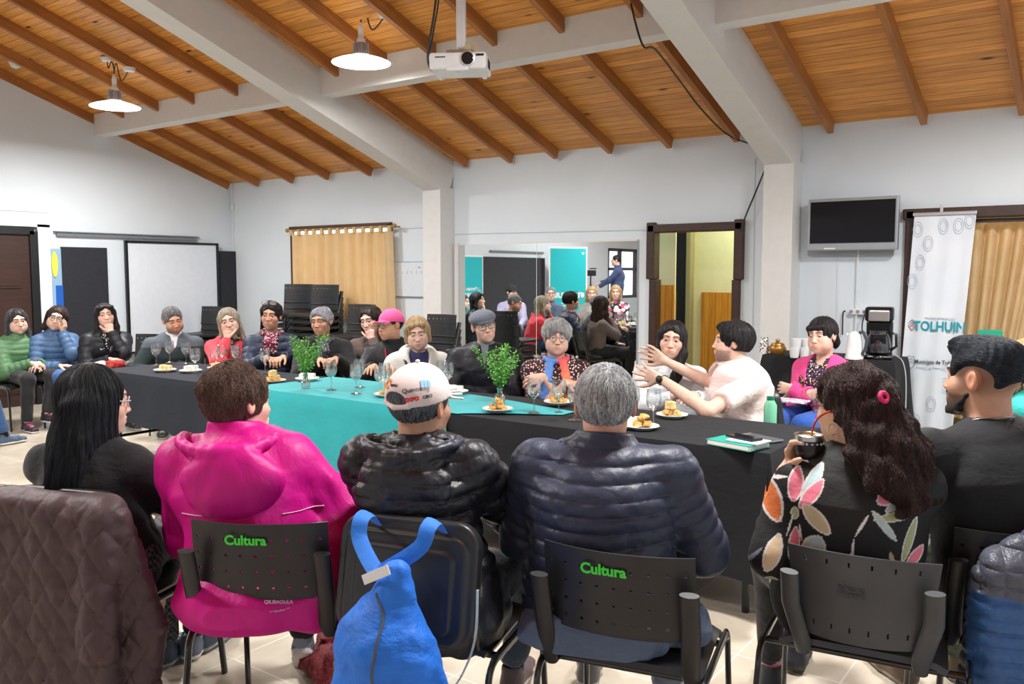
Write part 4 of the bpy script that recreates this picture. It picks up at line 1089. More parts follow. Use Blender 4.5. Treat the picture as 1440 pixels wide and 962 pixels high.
b = MB(); b.tube([(-W/2-.06, 0, Hh+.055), (W/2+.05, 0, Hh+.055)], .014, 10)
for s in (-1, 1): b.ball((s*(W/2+.05), 0, Hh+.06), .028); b.tube([(s*(W/2+.02), 0, Hh+.055), (s*(W/2+.02), .12, Hh+.055)], .01, 8)
b.build('curtain_rod', timber('rod_wood', lin((.55, .42, .22)), lin((.7, .56, .34))), t)
curtain('doorway_curtain', 'tan curtain gathered inside the right doorway behind the banner', -1.16, -.5, .35, d2h-.07, WY+.16, 7, .03, TAN, edge=lambda u, v: -.24*u*(1-v)**1.1)[0]
# picture glimpsed past that curtain
p = aty(1438, 430, 7.9); t = empty('framed_picture', (p.x+.12, 7.93, p.z-.02), label='framed yellow green picture glimpsed past the gathered curtain', cat='picture')
MB().box((0, 0, 0), (.36, .02, .44), bev=.006).build('frame', DARKWOOD, t)
m = NT('blossom_print'); m.l(m.ramp(m.noise(m.coord(), 16, 4, .6, 1), [(.35, lin((.30, .25, .12))), (.5, lin((.75, .72, .35))), (.7, lin((.85, .8, .6)))]), m.b.inputs['Base Color'])
MB().box((0, -.012, 0), (.3, .006, .38)).build('print', m.m, t)
# ---------------------------------------------------------------- the long table and its cloths
TX0, TX1, TY0, TY1, TZ = -6.62, -1.21, 3.55, 4.29, .75
t = empty('folding_table', ((TX0+TX1)/2, (TY0+TY1)/2, 0), label='long run of folding tables under black and teal cloths', cat='table')
cx, cy = (TX0+TX1)/2, (TY0+TY1)/2
for k in range(3):
    w_ = (TX1-TX0)/3; xm = -((TX1-TX0)/2)+w_*(k+.5)
    MB().box((xm, 0, TZ-.03), (w_-.02, TY1-TY0-.02, .035), bev=.006).build('tabletop', plain('table_board', lin((.55, .55, .53)), .6), t)
    for sx in (-1, 1):
        for sy in (-1, 1):
            MB().tube([(xm+sx*(w_/2-.12), sy*.28, TZ-.05), (xm+sx*(w_/2-.12), sy*.28, .0)], .018, 8).build('leg', BLACKP, t)
        MB().tube([(xm+sx*(w_/2-.12), -.28, .22), (xm+sx*(w_/2-.12), .28, .22)], .012, 8).build('crossbar', BLACKP, t)
def drape(x0, x1, y0, y1, z, hemf, hang, sides, mat, name, amp=.012, flare=.03, parent=None, nx=200):
    """cloth lying on a rectangle and falling over the chosen sides down to the height hemf(s)"""
    b = MB(); P = []
    nseg = 14
    def side(fn_edge, out, L, ph):
        n = max(20, int(L/.03)); rows = []
        for i in range(n+1):
            u = i/n; e = fn_edge(u); hz = hemf(e); col_ = []
            for j in range(nseg+1):
                v = j/nseg; zz = z-(z-hz)*v; rr = .012*(1-(1-min(1, v*8))**2)
                a = amp*v**.7*(math.sin(u*L*9+ph+.8*math.sin(u*L*3.1))+.5*math.sin(u*L*17+2*ph+v))
                col_.append(b.b.verts.new(e+out*(rr+flare*v*v+a*1.0)+Vector((0, 0, zz-z-(.0 if j else 0)))))
            rows.append(col_)
        for i in range(n):
            for j in range(nseg):
                f = b.b.faces.new((rows[i][j], rows[i+1][j], rows[i+1][j+1], rows[i][j+1])); f.smooth = True
    b.box(((x0+x1)/2, (y0+y1)/2, z-.001), (x1-x0, y1-y0, .003))
    if 'f' in sides: side(lambda u: Vector((x0+(x1-x0)*u, y0, z)), Vector((0, -1, 0)), x1-x0, 0)
    if 'b' in sides: side(lambda u: Vector((x0+(x1-x0)*u, y1, z)), Vector((0, 1, 0)), x1-x0, 1)
    if 'l' in sides: side(lambda u: Vector((x0, y1+(y0-y1)*u, z)), Vector((-1, 0, 0)), y1-y0, 2)
    if 'r' in sides: side(lambda u: Vector((x1, y0+(y1-y0)*u, z)), Vector((1, 0, 0)), y1-y0, 3)
    C4 = {'fl': (x0, y0, 180, 270), 'fr': (x1, y0, 270, 360), 'br': (x1, y1, 0, 90), 'bl': (x0, y1, 90, 180)}
    for kk, (ex, ey, a0, a1) in C4.items():
        if kk[0] in sides and kk[1] in sides:
            rows = []
            for i in range(9):
                a = R(a0+(a1-a0)*i/8); o_ = Vector((math.cos(a), math.sin(a), 0)); e = Vector((ex, ey, z)); hz = hemf(e); col_ = []
                for j in range(nseg+1):
                    v = j/nseg; zz = z-(z-hz)*v; rr = .012*(1-(1-min(1, v*8))**2); bul = .05*math.sin(PI*i/8)*v
                    col_.append(b.b.verts.new(e+o_*(rr+flare*v*v+bul)+Vector((0, 0, zz-z))))
                rows.append(col_)
            for i in range(8):
                for j in range(nseg): b.b.faces.new((rows[i][j], rows[i+1][j], rows[i+1][j+1], rows[i][j+1]))
    for f in b.b.faces: f.smooth = True
    return b.build(name, mat, parent, fix=True)
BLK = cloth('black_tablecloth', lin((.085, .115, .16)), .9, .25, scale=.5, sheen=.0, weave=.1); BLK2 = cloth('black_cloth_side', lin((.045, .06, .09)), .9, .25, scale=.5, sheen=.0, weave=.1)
TEAL = cloth('teal_cloth', lin((.03, .63, .66)), .75, .25, scale=.4)
hemL = lambda e: .36+.02*math.sin(e.x*5)+.012*math.sin(e.x*13)
xm_ = -4.9
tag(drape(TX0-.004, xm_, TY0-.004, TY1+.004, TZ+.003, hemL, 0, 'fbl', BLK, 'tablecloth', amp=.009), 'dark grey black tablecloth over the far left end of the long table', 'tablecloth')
hemR = lambda e: .17+.02*math.sin(e.x*4+1)+.03*(e.x > TX1-.02)
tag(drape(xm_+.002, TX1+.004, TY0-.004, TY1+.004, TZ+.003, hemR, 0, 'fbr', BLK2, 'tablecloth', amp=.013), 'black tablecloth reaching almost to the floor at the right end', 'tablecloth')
# teal overlay: lies askew on the table and falls over the front
b = MB(); nx = 90; ny = 16; tx0, tx1 = -4.72, -2.44
for part_ in (0,):
    rows = []
    for i in range(nx+1):
        u = i/nx; x = tx0+(tx1-tx0)*u; col_ = []
        yb = TY1-.0-(.02 if u < .4 else .02+.30*max(0, (u-.4)/.6))
        fr = min(1.0, max(0, (.79-u)/.03))       # only the left three quarters hang down at the front
        yf = TY0-.006
        for j in range(9):
            v = j/8; y = yb+(yf+(.0 if fr > 0 else .035+.27*max(0, (u-.8)/.2))-yb)*v
            col_.append(b.b.verts.new((x, y, TZ+.012+.0015*math.sin(x*9+y*7))))
        rows.append(col_)
    for i in range(nx):
        for j in range(8):
            f = b.b.faces.new((rows[i][j], rows[i+1][j], rows[i+1][j+1], rows[i][j+1])); f.smooth = True
    ih = [i for i in range(nx+1) if i/nx <= .76]; dr = []
    for i in ih:
        u = i/nx; x = tx0+(tx1-tx0)*u; col_ = [rows[i][8]]
        for j in range(1, 15):
            v = j/14; hz = .17+.35*max(0, (.10-u)/.10)+.25*max(0, (u-.6)/.16)
            a = .014*v*(math.sin(x*11+.5)+.6*math.sin(x*23+v*2)); sk = .10*v*(u-.15)
            col_.append(b.b.verts.new((x+sk, TY0-.022-.03*v+(-abs(a)), TZ+.01-(TZ-hz)*v)))
        dr.append(col_)
    for i in range(len(ih)-1):
        for j in range(14):
            f = b.b.faces.new((dr[i][j], dr[i+1][j], dr[i+1][j+1], dr[i][j+1])); f.smooth = True
tag(b.build('teal_tablecloth', TEAL, thick=.002), 'teal cloth laid over the middle of the black tablecloth, hanging down in front', 'tablecloth')

# side table with the coffee things
s0, s1 = aty(1100, 505, 6.95), aty(1262, 506, 6.95); SX0, SX1, SY0, SY1, SZ = s0.x-.08, s1.x+.02, 6.72, 7.2, .865
t = empty('side_table', ((SX0+SX1)/2, (SY0+SY1)/2, 0), label='side table against the back wall under the television', cat='table')
MB().box((0, 0, SZ-.02), (SX1-SX0, SY1-SY0, .035)).build('tabletop', plain('table_board', lin((.55, .55, .53)), .6), t)
for sx in (-1, 1):
    for sy in (-1, 1): MB().tube([(sx*(SX1-SX0-.1)/2, sy*.2, SZ-.03), (sx*(SX1-SX0-.1)/2, sy*.2, 0)], .018, 8).build('leg', BLACKP, t)
tag(drape(SX0-.004, SX1+.004, SY0-.004, SY1, SZ+.003, lambda e: .06, 0, 'flr', cloth('coffee_cloth', lin((.055, .065, .085)), .85, .4, scale=.6, sheen=.0), 'tablecloth', amp=.022, flare=.09), 'black tablecloth over the side table with the coffee maker', 'tablecloth')
TOPZ = SZ+.006
def on_side(u, v): q = atz(u, v, TOPZ); q.y = min(max(q.y, SY0+.06), SY1-.06); return aty(u, v, q.y)
# coffee maker
p = atz(1235, 504, TOPZ); t = empty('coffee_maker', (p.x, p.y, TOPZ), R(10), label='black drip coffee maker at the right end of the side table', cat='coffee maker')
BK = plain('gloss_black', lin((.06, .06, .068)), .2)
b = MB(); b.box((0, 0, .014), (.20, .20, .028), bev=.01); b.box((0, .07, .15), (.19, .07, .28), bev=.02); b.box((0, 0, .34), (.20, .20, .11), bev=.025, seg=3); b.lathe([(.085, .0), (.088, .028), (.07, .034), (0, .034)], c=(0, -.02, 0), n=24); b.build('body', BK, t)
b = MB(); b.box((0, -.003, .33), (.15, .20, .085), bev=.012); b.build('filter_panel', plain('brushed', lin((.62, .6, .6)), .35, .7), t)
gm = NT('carafe_glass'); gm.set(Base_Color=(.03, .03, .035, 1), Roughness=.05); gm.b.inputs['Specular IOR Level'].default_value = .9
b = MB(); b.lathe([(.055, .035), (.08, .05), (.088, .10), (.078, .16), (.062, .20), (.065, .215), (0, .22)], c=(0, -.025, 0), n=28); cf = b.build('carafe', gm.m, t)
b = MB(); b.tube([(.06, -.03, .21), (.12, -.05, .19), (.125, -.05, .1), (.085, -.04, .07)], .011, 8); b.build('handle', BK, cf)
b = MB()
for sx in (-.022, .022):
    for sz in (.262, .29): b.lathe([(.007, 0), (.007, .004), (0, .004)], M=Matrix.Translation((sx, -.1, sz-.12)) @ Matrix.Rotation(PI/2, 4, 'X'), n=10)
b.box((0, -.1, .155), (.11, .01, .07), bev=.01); b.build('button_panel', BK, t)
b = MB(); b.tube(bez([(.1, .05, .03), (.17, .03, -.02), (.2, .02, -.2), (.2, -.0, -.6)], 5), .004, 5); b.build('cord', plain('pale_cord', lin((.75, .76, .78)), .5), t)
# kettle
p = atz(1201, 505, TOPZ); t = empty('electric_kettle', (p.x, p.y, TOPZ), R(-20), label='white electric kettle with a grey handle beside the coffee maker', cat='kettle'); t.scale = (.86, .86, .86)
MB().lathe([(0, .0), (.075, .0), (.078, .02), (.07, .03), (.068, .12), (.055, .20), (.05, .225), (.03, .24), (.012, .245), (0, .25)], n=28).build('body', WHITE, t)
b = MB(); b.tube(bez([(.045, 0, .235), (.085, 0, .24), (.115, 0, .19), (.105, 0, .1), (.075, 0, .05)], 5), [.011]*21, 8, flat=1.3); b.build('handle', plain('kettle_grey', lin((.25, .28, .33)), .4), t)
MB().tube([(-.05, 0, .19), (-.08, 0, .22)], [.02, .008], 10).build('spout', WHITE, t)
# cups
for k, (u, v, st) in enumerate(((1117, 503, 0), (1131, 503, 0), (1144, 502, 0), (1119, 503, 1), (1133, 503, 1))):
    p = atz(u, v, TOPZ); t = MB().lathe([(0, .003), (.028, .0), (.032, .01), (.041, .085), (.0395, .085), (.03, .012), (0, .01)], n=20).build('cup', WHITE)
    t.location = (p.x, p.y, TOPZ+.062*st); tag(t, ['white cup at the left of the cup row on the side table', 'white cup in the middle of the bottom row of cups', 'white cup nearest the kettle', 'white cup stacked in the leftmost cup', 'white cup stacked in the middle cup'][k], 'cup', 'white cups on the side table')
# sugar pot and tin
p = atz(1090, 512, TOPZ); GOLD = plain('brass_pot', lin((.62, .45, .22)), .35, .6)
p.y = SY0+.08; p = aty(1093, 508, p.y); t = empty('sugar_pot', (p.x, p.y, TOPZ), label='round brown lidded pot at the left end of the side table', cat='pot')
MB().lathe([(0, 0), (.05, 0), (.068, .03), (.066, .055), (.05, .075), (0, .075)], n=24).build('body', GOLD, t); MB().lathe([(.055, .072), (.05, .085), (.012, .095), (.012, .1), (.02, .108), (.015, .12), (0, .122)], n=24).build('lid', GOLD, t); MB().tube(bez([(-.06, 0, .06), (-.085, 0, .045), (-.065, 0, .02)], 4), .006, 6).build('handle', GOLD, t)
m = NT('patterned_tin'); vo = m.n('ShaderNodeTexVoronoi'); vo.inputs['Scale'].default_value = 60; m.l(m.coord(), vo.inputs[0]); m.l(m.ramp(vo.outputs[0], [(.35, (.02, .02, .02)), (.5, (.8, .8, .8))]), m.b.inputs['Base Color']); m.set(Roughness=.4)
p = aty(1074, 510, SY0+.1); t = MB().lathe([(0, 0), (.036, 0), (.036, .125), (.033, .13), (0, .13)], n=24).build('tin', m.m); t.location = (p.x, p.y, TOPZ); tag(t, 'black and white patterned tin beside the brown pot', 'tin')

# ---------------------------------------------------------------- tableware
GL = NT('wine_glass'); GL.t.nodes.remove(GL.b); g_ = GL.n('ShaderNodeBsdfGlossy'); g_.inputs['Roughness'].default_value = .02; tr_ = GL.n('ShaderNodeBsdfTransparent'); tr_.inputs[0].default_value = (.93, .96, .97, 1)
fz = GL.n('ShaderNodeLayerWeight'); fz.inputs[0].default_value = .35; mx_ = GL.n('ShaderNodeMixShader'); GL.l(GL.math('MULTIPLY_ADD', fz.outputs['Facing'], .95, .14), mx_.inputs[0]); GL.l(tr_.outputs[0], mx_.inputs[1]); GL.l(g_.outputs[0], mx_.inputs[2]); GL.l(mx_.outputs[0], GL.out.inputs[0])
wv = GL.n('ShaderNodeTexVoronoi'); wv.inputs['Scale'].default_value = 55; GL.l(GL.coord(), wv.inputs[0]); bp = GL.n('ShaderNodeBump'); bp.inputs['Strength'].default_value = .35; bp.inputs['Distance'].default_value = .004; GL.l(wv.outputs[0], bp.inputs['Height']); GL.l(bp.outputs[0], g_.inputs['Normal']); GLM = GL.m
WAT = NT('water'); WAT.set(Base_Color=(.9, .94, .95, 1), Roughness=.03, Alpha=.15); WAT = WAT.m
def goblet():
    t = empty('wine_glass')
    MB().lathe([(0, .001), (.034, .0), (.035, .002), (.02, .006), (.006, .012), (.0042, .03), (.0042, .072), (.010, .082), (.028, .098), (.037, .118), (.0385, .14), (.036, .168), (.034, .186)], n=28).build('bowl', GLM, t)
    MB().lathe([(.0335, .186), (.0347, .1868), (.0335, .1875)], n=28).build('rim', GLM, t)
    MB().lathe([(0, .088), (.024, .098), (.034, .118), (.035, .135), (0, .135)], n=24).build('water', WAT, t); return t
gp = goblet(); G0 = 'wine glasses on the long table'
gls = [((220, 513), 'wine glass at the far left end of the table'), ((239, 509), 'wine glass second from the left end'), ((262, 511), 'wine glass in front of the man in the grey jacket'), ((275, 523), 'wine glass nearest the plate of white cake'),
       ((303, 520), 'wine glass left of the pair beside the red hoodie'), ((312, 516), 'wine glass behind the cream pastry plate near the red hoodie'), ((332, 517), 'wine glass left in the cluster in front of the red hoodie'), ((345, 515), 'wine glass right in the cluster in front of the red hoodie'), ((373, 524), 'wine glass in front of the navy puffer jacket with scarf'),
       ((466, 549), 'wine glass standing alone on the teal cloth right of the left plant'), ((501, 554), 'wine glass of the middle pair on the teal cloth, nearer one'), ((506, 545), 'wine glass of the middle pair on the teal cloth, rear one'), ((535, 557), 'left wine glass of the pair beside the pink cap'), ((541, 552), 'right wine glass of the pair beside the pink cap'),
       ((630, 552), 'wine glass behind the white cap'), ((622, 548), 'wine glass half hidden behind the white cap'), ((751, 581), 'wine glass in front of the floral blouse, left one'), ((786, 579), 'wine glass in front of the floral blouse, right one'), ((808, 589), 'wine glass partly hidden by the grey haired man'), ((889, 592), 'wine glass just right of the grey haired man'), ((919, 598), 'wine glass in front of the gesturing man')]
for i, ((u, v), lb) in enumerate(gls):
    o = gp if i == 0 else copy_tree(gp); p = atz(u, v, TZ+.014); p.y = min(p.y, TY1-.05); o.location = (p.x, p.y, TZ+(.0155 if -4.7 < p.x < -2.5 else .0065)); o.rotation_euler = (0, 0, i*.7); tag(o, lb, 'wine glass', G0)
PORC = plain('porcelain', lin((.9, .9, .88)), .2)
def crumb_mat(name, a, b_, sc=60):
    m = NT(name); co = m.coord(); m.l(m.ramp(m.noise(co, sc, 4, .7), [(.35, a), (.6, b_)]), m.b.inputs['Base Color']); m.set(Roughness=.7); m.bump(m.noise(co, sc*1.5, 4), .7, .006); return m.m
CAKEY = crumb_mat('yellow_sponge', lin((.80, .66, .38)), lin((.92, .84, .62))); CAKEW = crumb_mat('white_sponge', lin((.86, .84, .78)), lin((.96, .95, .92))); PAST = crumb_mat('baked_pastry', lin((.72, .48, .20)), lin((.92, .76, .46)), 40); ICE = plain('icing', lin((.93, .9, .8)), .5); BRD = crumb_mat('bread_crust', lin((.80, .58, .34)), lin((.93, .78, .56)), 30)
def plate(u, v, kind, lb, r=.085):
    p = atz(u, v, TZ+.02); p.y = min(p.y, TY1-r-.01); p.z = TZ+(.0155 if -4.72 < p.x < -2.44 else .0065)
    MBo = MB().lathe([(0, .004), (r*.55, .004), (r*.6, .0), (r*.66, .0), (r*.72, .006), (r, .016), (r*.99, .0185), (r*.68, .009), (0, .008)], n=32).build('plate', PORC); MBo.location = p; tag(MBo, 'small white plate under '+lb, 'plate', 'small white plates on the long table')
    rnd = random.Random(int(u)); n = {'cakey': 3, 'cakew': 3, 'past': 6, 'bread': 4, 'mix': 4}[kind]
    for k in range(n):
        a = 2*PI*k/n+rnd.random(); rr = r*.33 if n > 3 else r*.36; x, y = rr*math.cos(a), rr*math.sin(a); up = 0
        S = SDF((-.05, -.05, -.01), (.05, .05, .07), .0035); ph = rnd.random()*9
        if kind in ('cakey', 'cakew') or (kind == 'mix' and k % 2):
            S.box((0, 0, .022), (.026, .019, .021), rad=.005, disp=lambda X, Y, Z, q: .0016*wob(X, Y, Z, 6, ph)); mt = CAKEY if kind != 'cakew' else CAKEW; nm = 'cake_slice'
        elif kind == 'bread': S.ell((0, 0, .016), (.036, .022, .018), k=.005, disp=lambda X, Y, Z, q: .0015*wob(X, Y, Z, 6, ph)); mt = BRD; nm = 'bread_roll'
        else:
            for q in range(4): S.cap((.014*math.cos(q*1.6+ph), .014*math.sin(q*1.6+ph), .01+.004*q), (.018*math.cos(q*1.6+1.4+ph), .018*math.sin(q*1.6+1.4+ph), .012+.004*q), .009, k=.004, disp=lambda X, Y, Z, q: .0015*wob(X, Y, Z, 8, ph))
            mt = PAST; nm = 'pastry'
        o = S.mesh(nm, mt); o.location = p+Vector((x, y, .0075+(.034 if (n == 6 and k > 3) or (kind == 'mix' and k == 3) else 0))); o.rotation_euler = (0, 0, rnd.random()*6)
        if (n == 6 and k > 3) or (kind == 'mix' and k == 3): o.location.x = p.x+.01*(k-4); o.location.y = p.y
        tag(o, {'cakey': 'piece of yellow layer cake among ', 'cakew': 'piece of white cake among ', 'past': 'crumbly golden pastry among ', 'bread': 'pale brown roll among ', 'mix': 'small filled bun or cake piece among '}[kind]+lb, 'food', 'pastries of '+lb)
for a in (((232, 520), 'cakey', 'the cakes at the left end of the table'), ((268, 521), 'cakew', 'the white cakes behind the foremost left glass'), ((307, 517), 'cakey', 'the cakes in front of the red hoodie'), ((303, 530), 'bread', 'the rolls on the table edge by the magenta jacket'), ((334, 523), 'cakey', 'the cakes hidden behind the brown hair'),
          ((385, 535), 'mix', 'the heaped buns left of the left plant'), ((432, 534), 'cakew', 'the white cakes under the left plant'), ((545, 556), 'past', 'the pastries beside the white cap'), ((640, 552), 'cakew', 'the white cakes right of the white cap'), ((700, 577), 'past', 'the pastries in front of the right plant'),
          ((785, 567), 'past', 'the pastries in front of the floral blouse'), ((884, 597), 'cakew', 'the cake by the grey haired man'), ((903, 599), 'past', 'the pastries right of the grey haired man'), ((945, 583), 'mix', 'the cake slices in front of the gesturing man')):
    plate(a[0][0], a[0][1], a[1], a[2])
# plants in glass vases
def plant(u, v, lb):
    p = atz(u, v, TZ+.013); t = empty('potted_sprig', (p.x, p.y, TZ+.0155), label=lb, cat='plant', group='green sprigs in small glass vases')
    MB().lathe([(0, .0), (.028, .0), (.03, .006), (.03, .045), (.016, .06), (.014, .075), (.02, .09), (.0185, .09), (.012, .075), (.014, .06), (.027, .044), (.027, .008), (0, .006)], n=24).build('vase', GLM, t)
    MB().lathe([(0, .008), (.026, .008), (.026, .04), (0, .04)], n=20).build('water', WAT, t)
    rnd = random.Random(int(u)); st = MB(); lf = MB(); fl = MB()
    for k in range(13):
        a = 2*PI*k/13+rnd.random()*.5; L = .15+.10*rnd.random(); sp = .38*rnd.random()+.12
        pts = bez([(0, 0, .03), (.01*math.cos(a), .01*math.sin(a), .09), (L*sp*math.cos(a)*.8, L*sp*math.sin(a)*.8, .09+L*.5), (L*sp*1.5*math.cos(a), L*sp*1.5*math.sin(a), .09+L)], 5)
        st.tube(pts, [.0016]*len(pts), 5)
        for q in pts[7:]:
            for _ in range(7):
                d = Vector((rnd.gauss(0, 1), rnd.gauss(0, 1), rnd.gauss(.3, .8))).normalized(); c = q+d*rnd.uniform(.004, .018); sdv = d.orthogonal().normalized(); w = .005; l = rnd.uniform(.012, .02); up_ = d.cross(sdv)*.002
                vs = [lf.b.verts.new(x) for x in (c, c+d*l*.5+sdv*w+up_, c+d*l, c+d*l*.5-sdv*w+up_)]; lf.b.faces.new(vs)
            if rnd.random() < .35: fl.ball(q+Vector((rnd.gauss(0, .012), rnd.gauss(0, .012), rnd.gauss(.004, .01))), .0042, 6)
    st.build('stem', plain('stem_green', lin((.25, .45, .15)), .6), t)
    lm = plain('leaf_green', lin((.36, .64, .22)), .5); o = lf.build('foliage', lm, t, fix=False); fl.build('blossom', plain('pale_blossom', lin((.80, .90, .62)), .6), t)
plant(430, 546, 'bright green sprig in a glass vase at the left of the teal cloth'); plant(703, 568, 'bright green sprig in a glass vase at the right corner of the teal cloth')
# books and phones
p = atz(1040, 626, TZ+.01)
def slab(name, lb, cat, c, d, rz, mat, z, parts=()):
    t = empty(name, (c[0], c[1], z), rz, label=lb, cat=cat)
    for nm, cc, dd, mm in [('cover', (0, 0, d[2]/2), d, mat)]+list(parts): MB().box(cc, dd, bev=.0025).build(nm, mm, t)
    return t
PAPER = plain('paper_edge', lin((.9, .9, .88)), .7); TB = plain('teal_book', lin((.05, .62, .55)), .4); BZ = TZ+.0075
q = atz(1038, 627, BZ)
slab('notebook', 'teal covered notebook lying near the right end of the table', 'book', (q.x, q.y), (.225, .16, .003), R(-14), TB, BZ, [('page_block', (0, -.002, .012), (.215, .155, .018), PAPER), ('top_cover', (-.004, 0, .0225), (.225, .16, .003), TB)])
slab('notebook', 'pale grey notebook on top of the teal one', 'book', (q.x+.045, q.y+.0), (.16, .12, .008), R(-9), plain('grey_book', lin((.72, .8, .82)), .4), BZ+.0245)
SCR = NT('phone_glass'); SCR.set(Base_Color=(.01, .012, .015, 1), Roughness=.06); SCR = SCR.m
slab('phone', 'black phone lying on the notebooks', 'phone', (q.x+.02, q.y+.015), (.15, .072, .009), R(-20), BLACKP, BZ+.0335, [('screen', (0, 0, .0095), (.142, .066, .001), SCR)])
q2 = atz(1070, 617, BZ); slab('phone', 'large silver edged phone lying right of the notebooks', 'phone', (q2.x, q2.y), (.20, .075, .009), R(-22), plain('phone_silver', lin((.6, .63, .66)), .3, .6), BZ, [('screen', (0, 0, .0095), (.192, .068, .001), SCR)])
# green bottle standing behind the gesturing man
q = Vector((aty(1082, 583, 4.75).x, 4.62, .0))
# ---------------------------------------------------------------- chairs
CHB = NT('chair_plastic'); CHB.set(Roughness=.38); co = CHB.coord(); CHB.l(CHB.ramp(CHB.noise(co, 6, 4), [(.3, lin((.115, .12, .13))), (.7, lin((.17, .175, .185)))]), CHB.b.inputs['Base Color']); CHB.bump(CHB.noise(co, 500, 2), .15, .001); CHB = CHB.m
CHG = NT('chair_plastic_grey'); CHG.set(Roughness=.42); co = CHG.coord(); CHG.l(CHG.ramp(CHG.noise(co, 6, 4), [(.3, lin((.25, .26, .28))), (.7, lin((.31, .32, .34)))]), CHG.b.inputs['Base Color']); CHG.bump(CHG.noise(co, 500, 2), .15, .001); CHG = CHG.m
TUBE = NT('black_tube'); TUBE.set(Base_Color=(.012, .013, .015, 1), Roughness=.25); TUBE.b.inputs['Coat Weight'].default_value = .4; TUBE = TUBE.m
LIME = plain('lime_letters', lin((.25, .88, .25)), .5)
def back_plate(w0, w1, z0, z1, holes, curve=.045, lean=.10, th=.006, y0=-.21, arch=0.0, nu=None):
    """curved backrest with real perforations; holes = [(cu, cv, hu, hv)] in metres from the middle and the lower edge"""
    us = {-.5, .5}; vs_ = {0.0, 1.0}; H_ = z1-z0
    W = max(w0, w1)
    for cu, cv, hu, hv in holes: us |= {(cu-hu/2)/W, (cu+hu/2)/W}; vs_ |= {(cv-hv/2)/H_, (cv+hv/2)/H_}
    def fill(s, st):
        s = sorted(s); o = []
        for a, b_ in zip(s, s[1:]):
            n = max(1, int(math.ceil((b_-a)/st))); o += [a+(b_-a)*k/n for k in range(n)]
        return o+[s[-1]]
    U, V = fill(us, .05), fill(vs_, .08)
    def pos(u, v):
        w = w0+(w1-w0)*v; x = u*w; c = curve*(1-(2*u)**2)
        return (x, y0-lean*v*H_/.3*.3-c, z0+H_*v+arch*(1-(2*u)**2)*(1 if v > .5 else -1)*abs(2*v-1))
    b = MB(); G = [[b.b.verts.new(pos(u, v)) for v in V] for u in U]
    def inh(u, v): return any(abs(u*W-cu) < hu/2 and abs(v*H_-cv) < hv/2 for cu, cv, hu, hv in holes)
    for i in range(len(U)-1):
        for j in range(len(V)-1):
            if inh((U[i]+U[i+1])/2, (V[j]+V[j+1])/2): continue
            f = b.b.faces.new((G[i][j], G[i+1][j], G[i+1][j+1], G[i][j+1])); f.smooth = True
    b.pos = pos; return b
